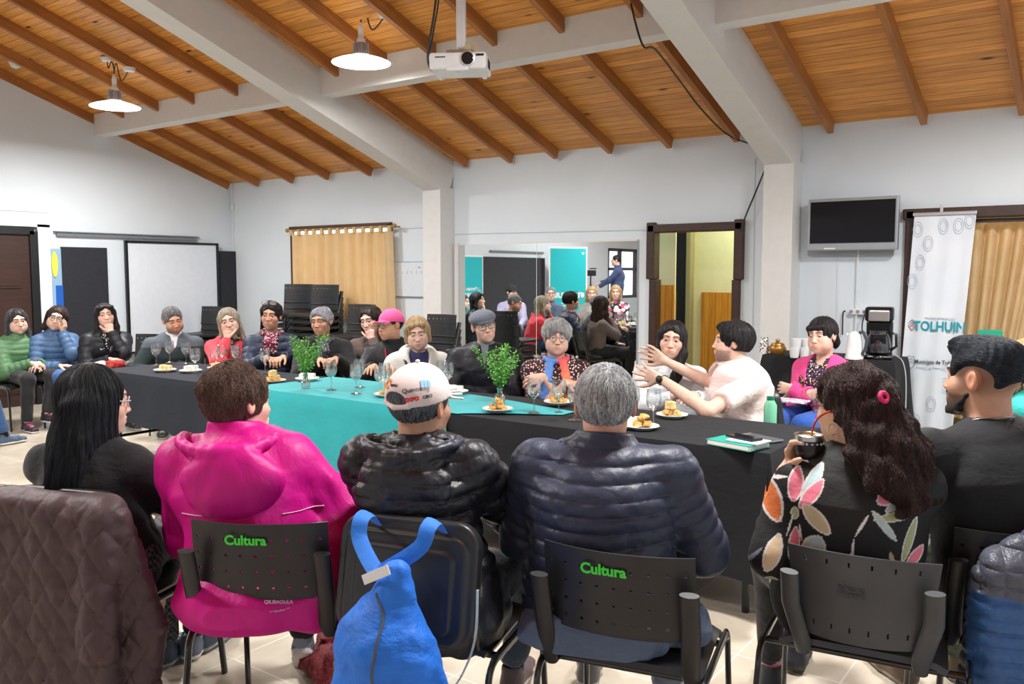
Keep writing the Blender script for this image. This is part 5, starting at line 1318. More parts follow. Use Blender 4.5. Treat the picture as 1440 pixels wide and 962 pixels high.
def make_chair(kind, lettering=False):
    t = empty('chair'); w = .205 if kind == 'perforated' else .22 if kind == 'padded' else .25
    mat = CHG if kind == 'slotted' else CHB
    # seat: a shallow dished shell
    def seat(u, v):
        x = (u-.5)*.45; y = -.20+.42*v; r = max(0, (abs(u-.5)*2-.75)/.25)
        return (x*(1-.05*v), y, .448-.012*math.sin(PI*u)*math.sin(PI*min(1, v*1.1))-.018*r*r-.03*max(0, (v-.85)/.15)**2+.012*max(0, (.12-v)/.12))
    b = MB(); b.grid(seat, 16, 14); b.build('seat', mat, t, thick=.018)
    # tubular frame: each side an arch of two legs, joined under the seat
    ax_ = w+.025
    for s in (-1, 1):
        b = MB(); b.tube([(s*(ax_+.02), -.27, .0), (s*ax_, -.235, .36)]+arc((s*ax_, -.175, .36), .06, PI, PI/2, 6, 'yz')+[(s*ax_, .0, .42)], .0155, 10, flat=.6, upv=(1, 0, 0)); b.build('leg', TUBE, t)
        b = MB(); b.tube([(s*(ax_+.01), .26, .0), (s*ax_, .225, .36)]+arc((s*ax_, .165, .36), .06, 0, PI/2, 6, 'yz')+[(s*ax_, .0, .42)], .0155, 10, flat=.6, upv=(1, 0, 0)); b.build('leg', TUBE, t)
    b = MB(); b.tube([(-ax_, -.13, .405), (ax_, -.13, .405)], .011, 8); b.tube([(-ax_, .13, .405), (ax_, .13, .405)], .011, 8); b.build('seat_frame', TUBE, t)
    if kind == 'padded':
        S = SDF((-.27, -.36, .44), (.27, -.12, .90), .006)
        Mt = np.array(Matrix.Rotation(R(-11), 3, 'X'))
        S.plate((0, -.245, .645), .222, .175, .024, .075, M=Mt)
        S.plate((0, -.270, .635), .195, .148, .012, .05, M=Mt, k=.006); S.plate((0, -.282, .63), .155, .115, .008, .03, M=Mt)
        S.mesh('backrest', CHB, t)
        for s in (-1, 1):
            b = MB(); b.tube([(s*.2, -.13, .41), (s*.2, -.19, .43), (s*.2, -.215, .50), (s*.2, -.225, .56)], .012, 8, flat=.6); b.build('back_post', TUBE, t)
    else:
        if kind == 'perforated': hl = [(-.188+.047*i, .035+.05*j, .0085, .0085) for i in range(9) for j in range(4)]; z0, z1, w0, w1 = .545, .78, .42, .42
        else: hl = [(-.15+.06*i, .225, .006, .016) for i in range(6)]+[(-.14+.056*i, .04, .006, .016) for i in range(6)]; z0, z1, w0, w1 = .49, .745, .34, .40
        b = back_plate(w0, w1, z0, z1, hl, arch=.0 if kind == 'perforated' else .004); pos = b.pos; bo = b.build('backrest', mat, t, thick=.005)
        for s in (-1, 1):
            b = MB(); x = s*(.2 if kind == 'perforated' else .155); x2 = s*(.205 if kind == 'perforated' else .185)
            b.tube([(x, -.15, .415), (x, -.20, .42), (x, -.222, .46), (x2, -.25, .58), (x2, -.285, .70 if kind == 'perforated' else .68)], [.016, .02, .026, .027, .026], 14, flat=.5, upv=(0, 1, 0)); b.build('back_post', mat, t)
        if kind == 'perforated':
            b = MB(); b.tube([(x_*.21, -.21-.045*(1-x_*x_)+.005, .548) for x_ in np.linspace(-1, 1, 9)], .007, 8); b.build('lower_lip', CHB, t)
        if lettering:
            u = -.06; p = Vector(pos(u, .80)); q = Vector(pos(u+.05, .80)); r_ = Vector(pos(u, .9)); z = (q-p).cross(r_-p)
            z = -z if z.y > 0 else z; M_ = frame_mat(p+z.normalized()*.008, (1, 0, 0), z); text('Cultura', .041, LIME, M_, parent=t, bold=.0014)
        if kind == 'slotted':
            p = Vector(pos(-.06, .62)); M_ = frame_mat(p+Vector((0, -.0035, 0)), (1, 0, 0), (0, -1, .1))
            for k, s_ in enumerate(('COLE', 'FUNDAC', 'COLEGIO')): text(s_, .018, CHG, M_ @ Matrix.Translation((.0, .022-.02*k, 0)), 'embossed_mark', t, depth=.0012)
    return t
PR = {'perforated': make_chair('perforated'), 'cultura': make_chair('perforated', True), 'padded': make_chair('padded'), 'slotted': make_chair('slotted')}
used = set()
def chair(kind, x, y, face, lb, group='chairs around the long table', z=0.0, tilt=0.0):
    o = PR[kind] if kind not in used else copy_tree(PR[kind]); used.add(kind)
    o.location = (x, y, z); o.rotation_euler = (tilt, 0, R(face)); return tag(o, lb, 'chair', group)
# ---------------------------------------------------------------- things worn
def on_head(J, name, mat, prims, lo=(-.16, -.2, -.12), hi=(.16, .22, .17), h=.004, col=None):
    H, M = J['H'], J['M']; P = lambda p: H+M@np.array(p, float)
    c = [P((x, y, z)) for x in (lo[0], hi[0]) for y in (lo[1], hi[1]) for z in (lo[2], hi[2])]; c = np.array(c)
    S = SDF(c.min(0), c.max(0), h); prims(S, P, M); return S.mesh(name, mat, J['root'], col)
def baseball_cap(J, mat, dome=(.089, .107, .086), back_gap=False, near=False, tilt=0, button=True):
    T = np.array(Matrix.Rotation(R(tilt), 3, 'X'))
    def pr(S, P, M):
        A = M@T; Q = lambda p: P(T@np.array(p, float))
        S.ell(Q((0, -.016, .036)), (dome[0]+.006, dome[1]+.006, dome[2]+.012), M=A)
        S.ell(Q((0, -.016, .034)), (dome[0], dome[1], dome[2]+.005), M=A, k=.002, op='s')
        q, n = Q((0, 0, .022)), A@np.array((0, -.05, 1.0)); n = n/np.linalg.norm(n)
        S.add(lambda X, Y, Z: ((X-q[0])*n[0]+(Y-q[1])*n[1]+(Z-q[2])*n[2]), q-.2, q+.2, .002, 's')
        # visor
        for x in np.linspace(-1, 1, 9):
            S.cap(Q((x*.06, .062-.012*x*x, .033-.012*x*x)), Q((x*.075, .162-.045*x*x, .024-.018*x*x)), .0045, .004, k=.014)
        if back_gap:
            S.ell(Q((0, -.125, .035)), (.040, .04, .026), M=A, k=.004, op='s')
            S.cap(Q((-.045, -.112, .020)), Q((0, -.126, .014)), .008, k=.004); S.cap(Q((.045, -.112, .020)), Q((0, -.126, .014)), .008, k=.004)
        if button: S.ell(Q((0, -.016, .14)), (.008, .008, .005), M=A, k=.002)
    return on_head(J, 'baseball_cap', mat, pr, h=.0032 if near else .0045)
def flat_cap(J, mat):
    def pr(S, P, M):
        S.ell(P((0, -.012, .060)), (.098, .118, .060), M=M); S.ell(P((0, .05, .060)), (.075, .07, .040), M=M, k=.03)
        S.ell(P((0, -.016, .018)), (.087, .105, .080), M=M, k=.004, op='s')
        for x in np.linspace(-1, 1, 7): S.cap(P((x*.05, .08, .04)), P((x*.055, .128-.025*x*x, .030)), .005, k=.012)
    return on_head(J, 'flat_cap', mat, pr)
def scarf(J, mat, tails=((-.05, .16), (.05, .18)), r=.026, col=None, w=1.0, turns=2, drop=.0, name='scarf', tailw=.026, ty=.03):
    N, Hd = J['N'], J['H']; c = N+np.array((0, .005, .015+drop))
    S = SDF(c-np.array((.2, .2, .4)), c+np.array((.2, .26, .12)), .005)
    f = lambda X, Y, Z, q: .0025*wob(X, Y, Z, 4, 1)
    for k in range(turns):
        pts = [c+np.array((.085*w*math.cos(a), .078*w*math.sin(a), .02*k-.012*math.sin(a+k))) for a in np.linspace(0, 2*PI, 15)]
        for a, b in zip(pts, pts[1:]): S.cap(a, b, r, k=.012, disp=f)
    fy = .105*J['bulk']+.035
    for x, L in tails:
        a = c+np.array((x*.7, .08, -.01)); b = np.array((x*1.1, max(c[1]+.05, J['chest'][1]+fy)+ty, c[2]-L*.5)); e = np.array((x*1.5, max(c[1], J['mid'][1]*.4+J['chest'][1]*.6+fy)+ty, c[2]-L))
        S.ecap(a, b, (1, .2, 0), (tailw, .014), (tailw*1.1, .012), k=.015, disp=f); S.ecap(b, e, (1, .2, 0), (tailw*1.1, .012), (tailw*1.2, .012), k=.015, disp=f)
    return S.mesh(name, mat, J['root'], col)
def hood_part(J, mat, c=(0, -.155, -.085), r=(.15, .06, .115), rim=.030, lining=None, disp=None, hole=(.095, .07, .06)):
    N = J['N']; q = N+np.array(c, float); f = disp or wrink(.003, 1.8, 2)
    S = SDF(q-np.array((.25, .16, .2)), N+np.array((.25, .16, .14)), .005)
    S.ell(q, r, k=.02, disp=f); S.ell(q+np.array((0, .01, -.06)), (r[0]*.62, r[1]*.95, r[2]*.75), k=.03, disp=f)
    pts = [N+np.array((1.0*r[0]*.92*math.cos(a), -.045-.125*math.sin(a)*1.0, .012+.012*math.cos(2*a))) for a in np.linspace(R(-20), R(200), 15)]
    for a, b in zip(pts, pts[1:]): S.cap(a, b, rim, k=.02, disp=f)
    S.ell(N+np.array((0, -.055, .055)), hole, k=.012, op='s')
    for x in (-.4, .4): S.cap(q+np.array((x*r[0], -r[1]-.004, r[2]*.9)), q+np.array((x*r[0]*.7, -r[1]-.002, -r[2]*1.0)), .003, k=.004, op='s')
    o = S.mesh('hood', mat, J['root'], (lambda V: lining(V, N)) if lining else None); J['HS'] = S; return o
def earring(J, s, r=.004, ring=0, mat=None):
    H, M = J['H'], J['M']; b = MB()
    if ring: q = [tuple(H+M@np.array((s*.086, -.008+.0*a, -.045+0) )+M@np.array((0, ring*math.cos(a), ring*math.sin(a)-ring))) for a in np.linspace(0, 2*PI, 17)[:-1]]; b.tube(q, .0014, 6, closed=True)
    else: b.ball(tuple(H+M@np.array((s*.086, -.006, -.038))), r, 8)
    b.build('earring', mat or plain('silver', (.7, .7, .7), .2, 1.0), J['root'])
def patch(J, text_, size, mat, c, n, x, name='printed_mark', depth=.0006):
    """a mark on clothing: c, n, x in the person's own coordinates"""
    return text(text_, size, mat, frame_mat(c, x, n), name, J['root'], depth)
def printed(name, base, cols, scale=45, thr=(.35, .5), rough=.8):
    m = NT(name); m.set(Roughness=rough); v = m.n('ShaderNodeTexVoronoi'); v.inputs['Scale'].default_value = scale; nz = m.n('ShaderNodeTexNoise'); nz.inputs['Scale'].default_value = scale*.4
    m.l(m.coord(), nz.inputs[0]); a = m.mix(.35, m.coord(), nz.outputs[1]) if False else m.coord(); m.l(a, v.inputs[0])
    sp = m.n('ShaderNodeSeparateColor'); m.l(v.outputs['Color'], sp.inputs[0]); st = [(i/len(cols), c) for i, c in enumerate(cols)]
    r = m.ramp(sp.outputs[0], st); r_node = r.node; r_node.color_ramp.interpolation = 'CONSTANT'
    e = m.ramp(v.outputs['Distance'], [(thr[0], (1, 1, 1)), (thr[1], (0, 0, 0))]); m.l(m.mix(e, base, r), m.b.inputs['Base Color'])
    m.bump(m.noise(m.coord(), 20, 4), .4, .02); return m.m
def heading(p): return math.degrees(math.atan2(p[0], -p[1]))       # the heading that faces the camera side
def seated(label, u, v, p, syb, syh, pitch=0, roll=0, lean=.06, chairk='perforated', chair_label=None, hip_off=0, **k):
    hp = atp(u, v, p); bh = heading(hp)+syb; f = (-math.sin(R(bh)), math.cos(R(bh)))
    sd_ = (math.cos(R(bh)), math.sin(R(bh)))
    loc = (hp.x-f[0]*lean+sd_[0]*hip_off, hp.y-f[1]*lean+sd_[1]*hip_off)
    J = person(label, loc, bh, hp, hd=(syh-syb, pitch*.6-2, roll), **k)
    if chairk: chair(chairk, loc[0]+f[0]*.05, loc[1]+f[1]*.05, bh, chair_label or 'black chair under the '+label.split(',')[0])
    return J
# ---------------------------------------------------------------- people on the far side of the table
JEANS = cloth('blue_denim', lin((.22, .38, .60)), .8, .4); JEANS2 = cloth('dark_denim', lin((.16, .22, .34)), .8, .4); DPANTS = cloth('black_trousers', lin((.10, .105, .12)), .8, .4)
BLKH = hair_c = lin((.11, .10, .105)); BLKH2 = lin((.24, .22, .23)); BRN = lin((.20, .13, .10)); BRN2 = lin((.36, .26, .20)); GRY = lin((.42, .43, .45)); GRY2 = lin((.80, .81, .83)); BLD = lin((.62, .50, .34)); BLD2 = lin((.88, .80, .66))
def lng(L=.28, front=True, w=.085, back=.03, side=.022, fx=.0, spread=1.15):
    o = [('ecap', (0, -.075, .0), (0, -.095, -L), (w, .038), (w*spread, back))]
    for s in (-1, 1):
        o.append(('cap', (s*.076, .0, .03), (s*.086, -.005, -.12), .022, side)); o.append(('cap', (s*.086, -.005, -.12), (s*(.09+fx), .015 if front else -.03, -L*.95), side, side*.8))
    return o
LAPR, LAPL = dict(p=(.09, .33, .60)), dict(p=(-.09, .33, .60))
TAB = lambda s, x=.14, y=.42, z=.80: dict(p=(s*x, y, z), d=(-s*.75, 1, -.1), n=(0, 0, -1), curl=.6)
PF = lambda p=.06, a=.010: dict(disp=puff(p, a), adisp=puff(p*.95, a*.9, arm=True))
GREEN = nylon('green_nylon', lin((.33, .49, .34))); BLUEP = nylon('blue_nylon', lin((.28, .40, .55))); NAVY = nylon('navy_nylon', lin((.14, .18, .27))); BLACKN = nylon('black_nylon', lin((.085, .095, .13)))
chL = 'chairs around the long table'
# green puffer
seated('person in a green puffer jacket with clasped hands, leftmost in the far group', 24, 452, 142, 28, 14, 6, 4, .05, 'perforated', 'black chair under the person in the green puffer jacket', shw=.17, bulk=1.1,
       g=dict(jaw=.92, fat=.7, age=.4), skin='fair', hair=dict(c=BLKH, c2=GRY, style='long', down=.36, add=lng(.20), len=.16, grav=1.6), Rh=dict(p=(.02, .30, .64), d=(-1, .5, -.1), n=(0, -.3, -1), curl=.5), Lh=dict(p=(-.07, .29, .63), d=(1, .5, -.1), n=(0, -.3, -1), curl=.5),
       top=dict(m=GREEN, neck='collar', t=.026, hem=.46, cdisp=puff(.03, .004), **PF(.055, .009)), pants=dict(m=DPANTS), shoes=dict(c=lin((.16, .12, .16)), sole=(.8, .75, .75), stripes=lin((.8, .3, .5))), Ll=((-.12, .42, .51), (-.02, .47, .16)), Rl=((.12, .42, .50), (.15, .42, .09)))
# blue puffer with glasses, cheek on hand
def x_gl(c=(.03, .03, .035), **k):
    return lambda J: glasses(J['root'], J['H'], J['M'], c, **k)
seated('person in a blue puffer jacket and glasses resting a cheek on one hand', 80, 447, 139, 22, -6, 8, -17, .10, 'perforated', 'black chair under the person in the blue puffer jacket', shw=.165, bulk=1.05,
       g=dict(jaw=.9, fat=.3), skin='fair', hair=dict(c=BRN, c2=BLKH2, style='long', down=.3, add=lng(.14, w=.08), len=.1, mess=.003), Lh=dict(ph=(-.085, .055, -.13), dh=(-.15, -.0, 1), nh=(.9, -.3, 0), curl=.45), Rh=LAPR,
       top=dict(m=BLUEP, neck='collar', t=.026, hem=.46, **PF(.06, .010)), pants=dict(m=JEANS), shoes=dict(c=lin((.1, .1, .12))), extra=x_gl())
# black jacket with zebra-print shirt, chin on hand
ZEB = printed('zebra_print', lin((.08, .08, .09)), [lin((.86, .86, .86)), lin((.9, .9, .9))], 55, (.3, .38))
def x_nike(J):
    b = MB(); c = J['chest']+J['side']*(.06)+np.array((0, .155, -.03)); M_ = frame_mat(c, (-1, -.35, 0), (-.3, 1, .2))
    b.prism([(-.028, .004), (-.02, -.008), (.03, .014), (-.012, .001), (-.019, .005), (-.021, .014)], 0, .001, M_); b.build('white_tick_mark', WHITE, J['root'])
seated('person in a black jacket over a zebra-print shirt with chin on hand', 148, 444, 142, 12, 4, -6, 6, .10, 'perforated', 'black chair under the person with chin on hand', shw=.17, bulk=1.02, g=dict(jaw=.9), skin='fair',
       hair=dict(c=BLKH, c2=BLKH2, style='long', down=.36, add=lng(.20, w=.085)+[('cap', (-.06, .07, .075), (.06, .07, .075), .02, .02)], len=.14), Lh=dict(ph=(-.022, .10, -.175), dh=(.15, -.1, 1), nh=(.1, -1, 0), curl=(.9, 1.0, 1.1, 1.1)), Rh=dict(p=(.02, .30, .68), d=(-1, .4, 0)),
       top=[dict(m=ZEB, neck='crew', t=.008, name='shirt', sleeves='none'), dict(m=BLACKN, neck='v', open=.22, vw=.06, t=.024, hem=.48, **PF(.07, .006))], pants=dict(m=JEANS2), shoes=dict(c=(.03, .03, .03)), extra=x_nike)
# folded red and white things in that person's lap
hp = atp(148, 444, 142); f_ = R(heading(hp)+12); lx, ly = hp.x-.10*-math.sin(f_)-math.sin(f_)*.36, hp.y-.10*math.cos(f_)+math.cos(f_)*.36
S = SDF((-.22, -.16, -.06), (.22, .16, .12), .006); S.ell((0, 0, .03), (.13, .09, .045), disp=lambda X, Y, Z, q: .007*wob(X, Y, Z, 2.4, 2)); S.ell((.1, -.02, .03), (.07, .07, .035), disp=lambda X, Y, Z, q: .006*wob(X, Y, Z, 3, 1))
def c_(V): C = np.tile(np.array(lin((.62, .16, .15))), (len(V), 1)); C[V[:, 0] > .08] = lin((.85, .82, .80)); C[V[:, 0] < -.1] = lin((.7, .72, .75)); return C
o = S.mesh('folded_scarf', vcol('knit_mix', .85, .5), None, c_); o.location = (lx, ly, .605); o.rotation_euler = (0, 0, f_); tag(o, 'folded red scarf in the lap of the person with chin on hand', 'scarf')
# bowed man
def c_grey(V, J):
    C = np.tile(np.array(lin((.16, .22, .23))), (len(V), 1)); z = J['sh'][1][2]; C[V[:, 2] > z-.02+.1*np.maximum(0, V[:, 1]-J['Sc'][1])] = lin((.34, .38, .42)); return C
seated('grey haired person bowed forward in a dark grey green fleece jacket', 243, 450, 148, 4, 16, 26, 10, .20, 'perforated', 'black chair under the bowed person in the grey green jacket', shw=.20, bulk=1.2, g=dict(jaw=1.05, fat=.3, age=.8, stubble=(lin((.35, .3, .28)), .6), open=.6), skin='tan',
       hair=dict(c=lin((.30, .30, .31)), c2=lin((.68, .68, .69)), style='short', t=.005, mess=.003, len=.04, face=((0, .13, -.030), (.070, .085, .126))), Rh=dict(p=(.20, .40, .62)), Lh=dict(p=(-.02, .40, .66), d=(1, .4, 0)),
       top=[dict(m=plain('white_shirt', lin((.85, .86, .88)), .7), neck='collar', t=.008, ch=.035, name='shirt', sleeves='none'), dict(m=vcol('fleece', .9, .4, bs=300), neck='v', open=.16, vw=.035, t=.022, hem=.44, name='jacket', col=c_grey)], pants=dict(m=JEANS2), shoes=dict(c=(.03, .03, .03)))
# red hoodie
seated('person in a bright red hoodie with long grey hair, chin in hand', 322, 452, 152, 2, -4, 6, 12, .14, 'perforated', 'black chair under the person in the red hoodie', shw=.165, g=dict(jaw=.92, fat=.2, age=.7), skin='fair',
       hair=dict(c=lin((.50, .46, .40)), c2=lin((.84, .80, .72)), style='long', down=.36, add=lng(.19, w=.085, side=.018), len=.17, amp=.0016), Rh=dict(ph=(.05, .095, -.155), dh=(-.2, -.15, 1), nh=(-.5, -.8, 0), curl=(1.2, 1.2, 1.2, 1.2)), Lh=dict(p=(.06, .34, .70), d=(1, .3, 0), n=(0, 0, -1)),
       top=dict(m=cloth('red_fleece', lin((.90, .24, .30)), .85, .7), neck='v', open=.05, t=.018, hem=.45, name='hoodie', hood=dict(s=.85)), pants=dict(m=JEANS), shoes=dict(c=(.03, .03, .03)),
       extra=lambda J: scarf(J, printed('dark_scarf', lin((.12, .12, .1)), [lin((.4, .4, .3)), lin((.7, .68, .6))], 60), tails=((0, .1),), r=.016, turns=1))
# navy puffer, sunglasses pushed up
def x_navy(J):
    scarf(J, printed('floral_scarf', lin((.45, .12, .22)), [lin((.85, .7, .75)), lin((.2, .1, .15)), lin((.9, .85, .85))], 70), tails=((.0, .17), (.02, .15)), r=.02, turns=1, tailw=.04)
    H2 = J['H']+J['M']@np.array((0, -.015, .085)); glasses(J['root'], H2, J['M']@np.array(Matrix.Rotation(R(20), 3, 'X')), (.02, .02, .02), h=.02, w=.028)
seated('person in a navy puffer jacket with a floral scarf, sunglasses on short dark hair', 381, 444, 157, 0, -14, 3, -3, .08, 'perforated', 'black chair under the person in the navy puffer jacket', shw=.17, bulk=1.05, g=dict(jaw=.92, age=.7), skin='tan',
       hair=dict(c=BLKH, c2=BRN, style='short', t=.010, nape=-.03, mess=.004, face=((0, .13, -.032), (.070, .085, .118))), Rh=TAB(1, .05, .36, .79), Lh=TAB(-1, .10, .36, .79), top=dict(m=NAVY, neck='v', open=.10, vw=.035, t=.026, hem=.46, **PF(.075, .012)), pants=dict(m=DPANTS), shoes=dict(c=(.03, .03, .03)), extra=x_navy)
# grey-haired in black coat
def x_badge(J):
    scarf(J, printed('grey_scarf', lin((.25, .26, .3)), [lin((.6, .6, .62)), lin((.12, .12, .15))], 80), tails=((-.02, .2), (.02, .22)), r=.017, turns=1, tailw=.03)
    c = J['sh'][-1]*.62+J[-1][0]*.38; n = unit(np.array((-.6, .75, 0))); b = MB(); b.lathe([(.019, 0), (.019, .003), (.012, .0035), (0, .003)], n=16, M=frame_mat(c+n*.074, (1, .8, 0), n)); b.build('round_badge', plain('badge', lin((.8, .8, .82)), .4), J['root'])
seated('person with cropped grey hair in a black coat with a round white badge', 452, 452, 161, 4, -26, 8, 4, .12, 'perforated', 'black chair under the grey haired person in the black coat', shw=.18, bulk=1.12, g=dict(jaw=.95, age=.8, open=.7), skin='tan',
       hair=dict(c=lin((.38, .38, .40)), c2=GRY2, style='short', t=.008, nape=-.04, mess=.004, len=.04, face=((0, .13, -.032), (.070, .085, .120))), Rh=dict(p=(.04, .40, .79), d=(-.6, 1, 0), n=(0, 0, -1), curl=.6), Lh=dict(p=(-.10, .36, .79), d=(.8, .8, 0), n=(0, 0, -1)), top=dict(m=cloth('black_wool', lin((.06, .065, .08)), .85, .5), neck='v', open=.16, vw=.045, t=.026, hem=.44, name='coat'), pants=dict(m=DPANTS), shoes=dict(c=(.03, .03, .03)), extra=x_badge)
# young woman, hand at mouth
seated('person with long wavy dark hair looking down, one hand at the mouth', 521, 450, 158, -4, -28, 18, 8, .08, 'perforated', 'black chair under the long haired person looking down', shw=.155, bulk=.9, g=dict(jaw=.86, open=.5), skin='pale',
       hair=dict(c=BLKH, c2=BRN2, style='long', down=.46, add=lng(.30, w=.085, side=.024), len=.2, curl=.5, mess=.004), Lh=dict(ph=(-.035, .10, -.16), dh=(.2, -.1, 1), nh=(.4, -.9, 0), curl=1.0), Rh=LAPR, top=dict(m=cloth('taupe_knit', lin((.42, .36, .34)), .9, .5), neck='crew', t=.012, name='sweater'), pants=dict(m=DPANTS), shoes=dict(c=(.03, .03, .03)))
# pink cap
def c_pcap(V): return np.tile(np.array(lin((.93, .36, .62))), (len(V), 1))
def x_pink(J):
    baseball_cap(J, cloth('pink_cotton', lin((.93, .36, .62)), .8, .1, stretch=(1, 1, 1)), tilt=4); glasses(J['root'], J['H'], J['M'])
    def pr(S, P, M):
        for x in np.linspace(-1, 1, 9): S.cap(P((x*.058, .075, .021)), P((x*.07, .155-.045*x*x, .011-.015*x*x)), .003, k=.014)
    on_head(J, 'visor_underside', plain('lime_lining', lin((.45, .62, .18)), .8), pr)
    b = MB(); G0_ = J['chest']; b.tube([tuple(J['N']+np.array((.06, .09, -.02))), tuple(J['chest']+np.array((.045, .155, .0))), tuple(J['mid']+np.array((.04, .15, .03)))], .006, 6); b.build('red_piping', plain('red_trim', lin((.8, .2, .25)), .6), J['root'])
seated('person in a pink baseball cap and glasses, black jacket with red piping', 549, 457, 172, -2, -52, 7, 4, .10, 'perforated', 'black chair under the person in the pink cap', shw=.175, bulk=1.05, g=dict(jaw=1.0, age=.6, fat=.4), skin='tan',
       hair=dict(c=BLKH, style='short', t=.001, n=600), Lh=dict(p=(-.02, .46, .79), d=(.2, 1, 0), n=(0, 0, -1)), Rh=dict(p=(.12, .40, .79), d=(0, 1, 0), n=(0, 0, -1)), top=dict(m=BLACKN, neck='collar', t=.02, hem=.46, cw=.02), pants=dict(m=JEANS2), shoes=dict(c=(.03, .03, .03)), extra=x_pink)
# blonde in white jacket
def x_strap(J):
    b = MB(); q = [J['sh'][1]+np.array((-.04, .02, .075)), J['chest']+np.array((.10, .16, .04)), J['mid']+np.array((.09, .17, .0)), J['Pv']+np.array((.10, .16, .06))]
    b.tube(bez([tuple(x) for x in q], 5), .011, 6, flat=.3); b.build('bag_strap', BLACKP, J['root'])
seated('person with short blond hair in a white hooded jacket over a navy top', 587, 468, 181, 6, 0, 20, 5, .10, 'perforated', 'black chair under the blond person in the white jacket', shw=.175, bulk=1.12, g=dict(jaw=.92, fat=.7, age=.7, open=.35), skin='pale',
       hair=dict(c=BLD, c2=BLD2, style='long', down=.22, add=[('ecap', (0, -.07, .02), (0, -.075, -.06), (.085, .035), (.075, .03)), ('cap', (.077, .01, .03), (.082, .01, -.06), .02, .018), ('cap', (-.077, .01, .03), (-.082, .01, -.06), .02, .018), ('cap', (-.05, .065, .078), (.05, .07, .07), .016, .016)], len=.1), Rh=LAPR, Lh=LAPL,
       top=[dict(m=cloth('navy_top', lin((.17, .17, .36)), .8, .4), neck='crew', t=.01, name='shirt', sleeves='none', bust=True), dict(m=nylon('white_jacket', lin((.84, .84, .82)), .6), neck='v', open=.30, vw=.085, front=.05, t=.03, hem=.46, hood=dict(s=1.15, z=.02), disp=wrink(.005, 1.4, 3))], pants=dict(m=JEANS2), shoes=dict(c=(.03, .03, .03)), extra=x_strap)
# flat cap
seated('person in a grey flat cap and glasses wearing a black padded coat', 680, 458, 190, -2, 14, 4, 12, .08, 'padded', 'black chair under the person in the flat cap', shw=.20, bulk=1.22, g=dict(jaw=1.02, age=.9, nose=.003), skin='fair',
       hair=dict(c=GRY, style='short', t=.001, n=500), Rh=dict(p=(.14, .34, .60)), Lh=LAPL, top=[dict(m=plain('grey_collar', lin((.45, .48, .5)), .8), neck='collar', t=.008, ch=.04, name='shirt', sleeves='none'), dict(m=BLACKN, neck='v', open=.10, vw=.03, t=.032, hem=.44, name='coat', disp=puff(.10, .007, wr=.004), adisp=puff(.10, .007, wr=.003, arm=True))], pants=dict(m=DPANTS), shoes=dict(c=(.03, .03, .03)),
       extra=lambda J: (flat_cap(J, cloth('cap_wool', lin((.42, .45, .50)), .9, .15, stretch=(1, 1, 1))), glasses(J['root'], J['H'], J['M'], r=.002, w=.025, h=.016)))
# floral blouse and bright scarf
FLOR = printed('leopard_print', lin((.16, .07, .09)), [lin((.93, .80, .78)), lin((.85, .65, .66)), lin((.95, .88, .85)), lin((.5, .15, .2))], 62, (.34, .42))
def x_scarf(J):
    def col(V):
        C = np.zeros((len(V), 3)); r = V[:, 0] > 0; t = np.clip((J['N'][2]+.05-V[:, 2])/.3, 0, 1)[:, None]
        C[:] = np.where(r[:, None], np.array(lin((.30, .52, .82)))*(1-t)+np.array(lin((.38, .56, .88)))*t, np.array(lin((.86, .25, .35)))*(1-t)+np.array(lin((.96, .62, .30)))*t); return C
    scarf(J, vcol('silk_scarf', .5, .3), tails=((.075, .30), (.055, .28), (-.075, .30), (-.055, .28)), r=.020, turns=1, col=col, tailw=.021, w=1.0)
    glasses(J['root'], J['H'], J['M'], (.25, .12, .08), shape='round', w=.023, h=.019)
seated('person with short grey hair and glasses in a floral blouse and blue orange scarf', 783, 474, 198, 2, 4, 5, -2, .14, 'padded', 'black chair under the person in the floral blouse', shw=.185, bulk=1.28, g=dict(jaw=1.0, fat=1.0, age=.7, neck=.006), skin='fair', armr=1.06,
       hair=dict(c=lin((.46, .46, .47)), c2=lin((.80, .80, .80)), style='short', t=.020, mess=.006, curl=.6, len=.06, nape=-.06, face=((0, .135, -.045), (.066, .08, .098)), rad=.0013), Rh=dict(pw=atp(752, 549, 222), dw=(.6, .0, -.25), nw=(0, .4, -1), curl=.45, ew=tuple(atp(806, 546, 205))) if False else dict(p=(-.06, .30, .76), d=(-1, .25, -.1), n=(0, -.3, -1), curl=.4), Lh=dict(p=(.10, .27, .80), d=(1, .2, -.25), n=(0, -1, -.6), curl=.5),
       top=dict(m=FLOR, neck='v', open=.06, t=.014, sleeves='short', slen=.9, arm=1.12, name='blouse', bust=True), pants=dict(m=DPANTS), shoes=dict(c=(.03, .03, .03)), extra=x_scarf)
